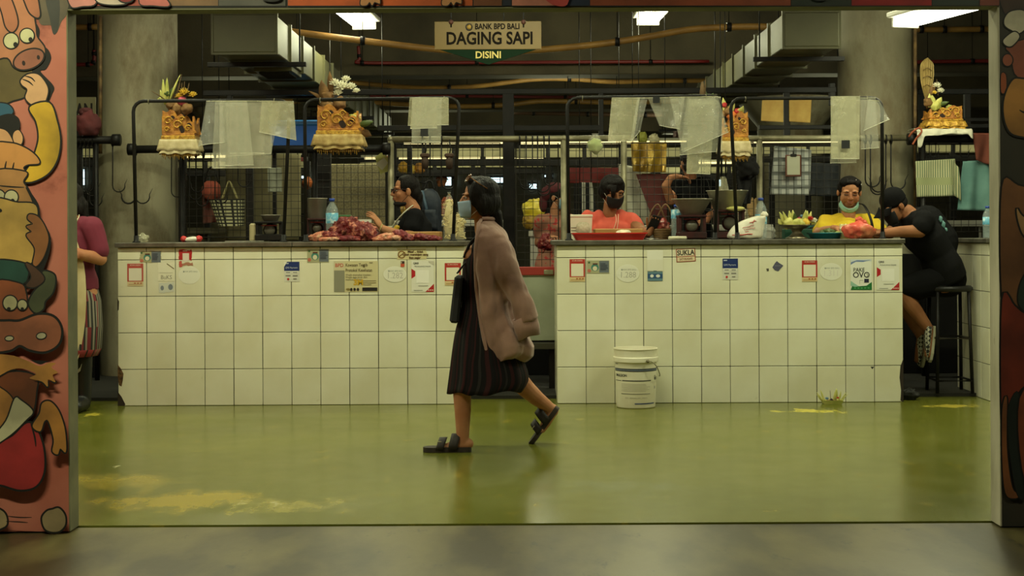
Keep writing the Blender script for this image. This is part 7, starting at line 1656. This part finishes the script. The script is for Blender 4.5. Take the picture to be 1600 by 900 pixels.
# ---------------------------------------------------------------- woman at the far left, half behind the jamb
def left_vendor():
    D=9.6; b=Vector((P(124,500,D).x,D,0)); t=thing('person','vendor in maroon shirt and cream apron half hidden by the mural wall','person',b); p=lambda x,y,dd=0:Vector((P(x,y,D).x,D+dd,P(x,y,D).z))
    h=Head(p(103,312),(-.75,-.62,-.12),sc=1.0); neck=p(113,345); sl,sr=p(84,356,.05),p(146,356,-.03)
    m=MB(); h.skull(m,neck); torso(m,neck,sl,sr,p(116,420),p(118,462),.1,.1,.13)
    limb(m,[sr,p(160,404,-.05),p(142,398,-.17),p(122,389,-.2)],[.055,.046,.038,.028]); hand(m,p(120,388,-.2),(-.95,-.1,.12),(0,.4,-.9),1,(22,30,24)); limb(m,[sl,p(76,404,-.05),p(92,396,-.2),p(104,390,-.22)],[.055,.046,.038,.028]); hand(m,p(106,390,-.22),(.9,0,0),(0,.4,-.9),-1,(25,30,24))
    for s,x in ((-1,104),(1,130)): limb(m,[p(x,470),p(x,560),p(x,630)],[.09,.056,.04]); m.ell(Vector((p(x,630).x,D-.06,.045)),(.04,.11,.04))
    solid('body',m,.006,M_skin,t,2); h.face(t)
    m=MB(); hairshell(h,m,[((0,.026,.034),(.083,.098,.09)),((0,.07,-.03),(.075,.06,.08)),((.05,.05,-.06),(.035,.045,.06))]); limb(m,[h.w(.02,.09,-.05),h.w(.03,.1,-.14)],[.05,.03]); solid('hair',m,.007,M_hair,t,2)
    m=MB(); torso(m,neck+Vector((0,0,-.015)),sl,sr,p(116,420),p(118,452),.105,.1,.122,.012,.07); cap(m,sr,p(158,392,-.04),.076,.07); cap(m,sl,p(78,396,0),.078,.07); solid('maroon_shirt',m,.009,mat('maroon_jersey',(112,30,52),.85,c2=(96,24,44),ns=6),t,3,folds(.007,22,22,12,41))
    rows=[(434,90,147,.125),(470,86,156,.15),(510,88,158,.16),(545,92,156,.16),(556,94,150,.155)]; n=72; g=[]
    for i,(y,x0,x1,bb) in enumerate(rows):
        a,c=p(x0,y),p(x1,y); g.append([((a.x+c.x)/2+(c.x-a.x)/2*math.cos(q)*(1+.04*math.sin(9*q)*i/4),D+bb*math.sin(q)*(1+.05*math.sin(9*q)*i/4),a.z) for q in [2*PI*j/n for j in range(n)]])
    m=MB(); m.rings(g,caps=False)
    rr=random.Random(5)
    for fi in range(len(m.f)):
        row,j=divmod(fi,n); m.m[fi]=3 if row==3 and rr.random()<.6 else (2 if rr.random()<.16 else j%2)
    m.build('striped_floral_skirt',[flat((36,36,32),.85),flat((128,122,106),.85),flat((112,34,40),.85),flat((150,54,60),.85)],parent=t,solid=.004)
    m=MB(); g=[]
    for i,(y,x0,x1) in enumerate(((366,116,128),(385,106,134),(410,98,143),(450,96,146),(500,98,144),(540,102,138),(569,108,130))):
        r=[]
        for j in range(13):
            u=j/12; q=p(x0+(x1-x0)*u,y); r.append((q.x,D-.155-.03*math.sin(PI*u)-.012*math.sin(u*13+i)*(i>2),q.z))
        g.append(r)
    m.sheet(g); m.build('cream_apron',mat('cream_apron_cotton',(206,192,148),.85,c2=(184,166,120),ns=5),parent=t,subd=1,solid=.005)
    MB().tube(catmull([p(119,368,-.15),p(124,352,-.12),p(126,340,-.04),p(120,332,.04)],5),.009,8,flat=.4).build('apron_strap',flat((206,196,160),.8),parent=t)
    m=MB()
    for x in (104,130): limb(m,[Vector((p(x,560).x,D,.36)),Vector((p(x,560).x,D,.07))],[.062,.052]); cap(m,Vector((p(x,560).x,D,.05)),Vector((p(x,560).x,D-.15,.045)),.05,.044)
    solid('rubber_boots',m,.009,flat((20,22,22),.4),t,2)
    m=MB(); m.prism([p(125,578,-.07),p(131,572,-.075),p(133,567,-.075),p(131,578,-.08),p(126,582,-.075)],(0,.004,0)); m.build('boot_patch',flat((190,190,170),.6),parent=t)
left_vendor()
# ---------------------------------------------------------------- shoppers deeper in the hall
def shopper_scarf():
    D=13.1; b=stand(880,D); t=thing('person','shopper with dark red headscarf and blue mask beyond the gap mesh','person',b); p=lambda x,y,dd=0:Vector((P(x,y,D).x,D+dd,P(x,y,D).z))
    h=Head(p(873,308),(.85,-.5,-.15),sc=1.0); neck=p(868,336); sl,sr=p(846,346,-.03),p(890,346,.04); m=MB(); h.skull(m,neck); torso(m,neck,sl,sr,p(868,395),p(868,425),.1); limb(m,[sr,p(896,372,-.08),p(892,362,-.25)],[.05,.042,.028]); hand(m,p(892,361,-.26),(0,-.9,.1),(0,0,-1)); limb(m,[sl,p(842,380,0),p(856,372,-.22)],[.05,.042,.028]); hand(m,p(857,371,-.23),(.4,-.8,.1),(0,0,-1)); lower(m,p(868,425),D); solid('body',m,.007,M_skin,t,2); h.face(t,lips=False)
    m=MB(); hairshell(h,m,[((0,.025,.03),(.084,.1,.088)),((0,.06,-.05),(.07,.05,.09))]); limb(m,[h.w(0,.08,-.05),h.w(-.04,.06,-.2)],[.05,.025]); solid('hair',m,.008,M_hair,t,2)
    m=MB(); hairshell(h,m,[((0,.05,.06),(.094,.1,.07)),((-.02,.1,.02),(.08,.07,.08)),((-.03,.12,-.06),(.05,.05,.1))]); solid('headscarf',m,.008,mat('dark_red_scarf',(92,30,34),.85,c2=(70,22,28),ns=9),t,2,folds(.006,25,25,25,3))
    mask_shell(h,t,flat((120,160,180),.8))
    m=MB(); torso(m,neck+Vector((0,0,-.01)),sl,sr,p(868,395),p(868,430),.12,.1,.15,.012,.07); cap(m,sl,p(844,366,0),.07,.062); cap(m,sr,p(894,362,-.03),.07,.062); solid('floral_blouse',m,.01,mat('floral_blouse',(170,120,96),.85,c2=(190,60,56),ns=24,lo=.55,hi=.6),t,2,folds(.006,18,18,12,4))
shopper_scarf()
def shopper_black():
    D=13.2; b=stand(1080,D); t=thing('person','black shirted shopper reaching up behind the flared scale bowl','person',b); p=lambda x,y,dd=0:Vector((P(x,y,D).x,D+dd,P(x,y,D).z))
    h=Head(p(1076,254),(-.4,.9,-.1),sc=1.0); neck=p(1080,280); sl,sr=p(1058,292,0),p(1104,288,0); m=MB(); h.skull(m,neck); torso(m,neck,sl,sr,p(1082,350),p(1082,385),.1); limb(m,[sl,p(1046,314,-.12),p(1037,292,-.2),p(1044,279,-.2),p(1054,277,-.18)],[.052,.045,.04,.03,.026]); hand(m,p(1055,277,-.18),(.95,.1,-.1),(0,0,-1),1,(25,30,25)); limb(m,[sr,p(1112,330,0),p(1100,345,-.16)],[.05,.042,.028]); hand(m,p(1099,346,-.17),(-.7,-.6,0),(0,0,-1)); lower(m,p(1082,385),D); solid('body',m,.007,M_skin,t,2)
    m=MB(); hairshell(h,m,[((0,.02,.03),(.084,.1,.09)),((0,.04,-.04),(.078,.07,.08))]); solid('hair',m,.008,M_hair,t,2)
    m=MB(); torso(m,neck+Vector((0,0,-.01)),sl,sr,p(1082,350),p(1082,390),.125,.1,.16,.012,.07); cap(m,sl,p(1056,304,-.05),.082,.07); cap(m,sr,p(1112,300,0),.082,.075); solid('black_shirt',m,.01,flat((15,15,16),.9,spec=.15),t,2,folds(.007,18,18,12,9))
shopper_black()
# ================================================================ camera, world, lamps
cam=bpy.data.cameras.new('camera'); co=bpy.data.objects.new('camera',cam); COL.objects.link(co); SC.camera=co
cam.sensor_width=36; cam.lens=FPX/1600*36; cam.shift_x=-(VX-800)/1600; cam.shift_y=-(450-VY)/1600
co.matrix_world=Matrix.Translation((0,0,CH))@Matrix.Rotation(PI/2,4,'X')@Matrix.Rotation(-TH,4,'Z'); cam.clip_end=100
w=bpy.data.worlds.new('hall_air'); SC.world=w; w.use_nodes=True
bg=w.node_tree.nodes['Background']; bg.inputs[0].default_value=(.75,.8,.55,1); bg.inputs[1].default_value=.015
M_tube=mat('lit_tube',(255,250,230),.5,emis=(255,252,225),es=14)
M_fix=mat('lamp_housing',(200,198,186),.5)
def batten(loc,length,ang,label,e,up=.7,wide=False,pt=False):
    c=Vector(loc); t=thing('fluorescent_lamp',label,'lamp',c,'fluorescent battens under the ceiling'); R=rotm('Z',ang)
    MB().box(c+Vector((0,0,.055)),(length+.06,.3 if wide else .09,.04),rot=R,bev=.008).build('housing',M_fix,parent=t)
    d=R@Vector((1,0,0)); sd=R@Vector((0,1,0))
    for q in ((-.07,.07) if wide else (0,)): MB().tube([c-d*length/2+sd*q,c+d*length/2+sd*q],.026 if wide else .02,10).build('tube',M_tube,parent=t)
    for sg in(-1,1):
        MB().box(c+d*sg*(length/2+.012),(.024,.22 if wide else .05,.07),rot=R,bev=.004).build('end_cap',M_fix,parent=t)
        q=c+d*sg*length*.35; MB().tube([q+Vector((0,0,.06)),Vector((q.x,q.y,3.7))],.004,6).build('hanger',M_black,parent=t)
    if pt:
        l=bpy.data.lights.new('tube_glow','POINT'); l.energy=e*1.5; l.shadow_soft_size=.12 if wide else .45; l.color=TINT; o=bpy.data.objects.new('tube_glow',l); COL.objects.link(o); o.location=(c.x,c.y,c.z-(.16 if wide else .5)); return t
    if e: area((c.x,c.y,c.z-.03),length,.06,e,rot=(0,0,math.radians(ang)))
    if e: area((c.x,c.y,c.z+.08),length,.06,e*up,rot=(PI,0,math.radians(ang)))
    return t
EX=1.0
batten(P(553,27,12.6),1.0,86,'bright lamp hanging left of the meat sign',22,wide=True,pt=True)
batten(P(1023,21,13.2),1.0,92,'bright lamp hanging right of the meat sign',22,wide=True,pt=True)
batten(P(1474,20,10.2),1.0,106,'slanting bright lamp by the white jamb',14,wide=True,pt=True)
# corridor row above the walkway
for x,w_ in ((-5.2,'added far left beyond the mural wall'),(-2.6,'before the meat counter'),(0.0,'above the walking woman'),(2.6,'before the bucket counter'),(5.2,'added far right beyond the mural wall')): batten((x,8.6,2.95),1.2,0,'corridor batten over the walkway '+w_,37,.1)  # outermost two are added out of view to brighten the columns
for x,e_,w_ in ((-2.9,15,'before the left column'),(-1.0,15,'above the meat counter'),(.9,15,'above the red tray'),(2.7,8,'above the black capped man')): batten((x,10.6,3.2),1.2,0,'added stall batten high '+w_,e_,.6)  # unseen row added above the header line to brighten vendors and shrines
for x,w_ in ((-2.4,'left'),(.2,'middle'),(2.8,'right')): batten((x,6.75,2.95),1.2,0,'batten just behind the mural wall header, '+w_+' one',12,.1)
# entrance lamp on the near side, lights the mural
batten((-2.0,4.1,3.1),1.2,0,'entrance batten on the near side of the mural wall',70)
batten((2.3,4.1,3.1),1.2,0,'added batten on the near side by the painted bull',16)  # added lamp that lifts the right mural
# added lamps hidden by the beams, brighten the deep hall
for x,y in ((-3.2,16.3),(0.4,16.3),(3.6,16.3),(-1.5,20.2),(2.4,20.2)): batten((x,y,3.05),1.2,0,'added batten hidden deep in the hall %d steps back'%int(y),15,pt=True)
vs=SC.view_settings; vs.view_transform='Standard'; vs.look='None'; vs.gamma=1; vs.use_curve_mapping=False; vs.exposure=0
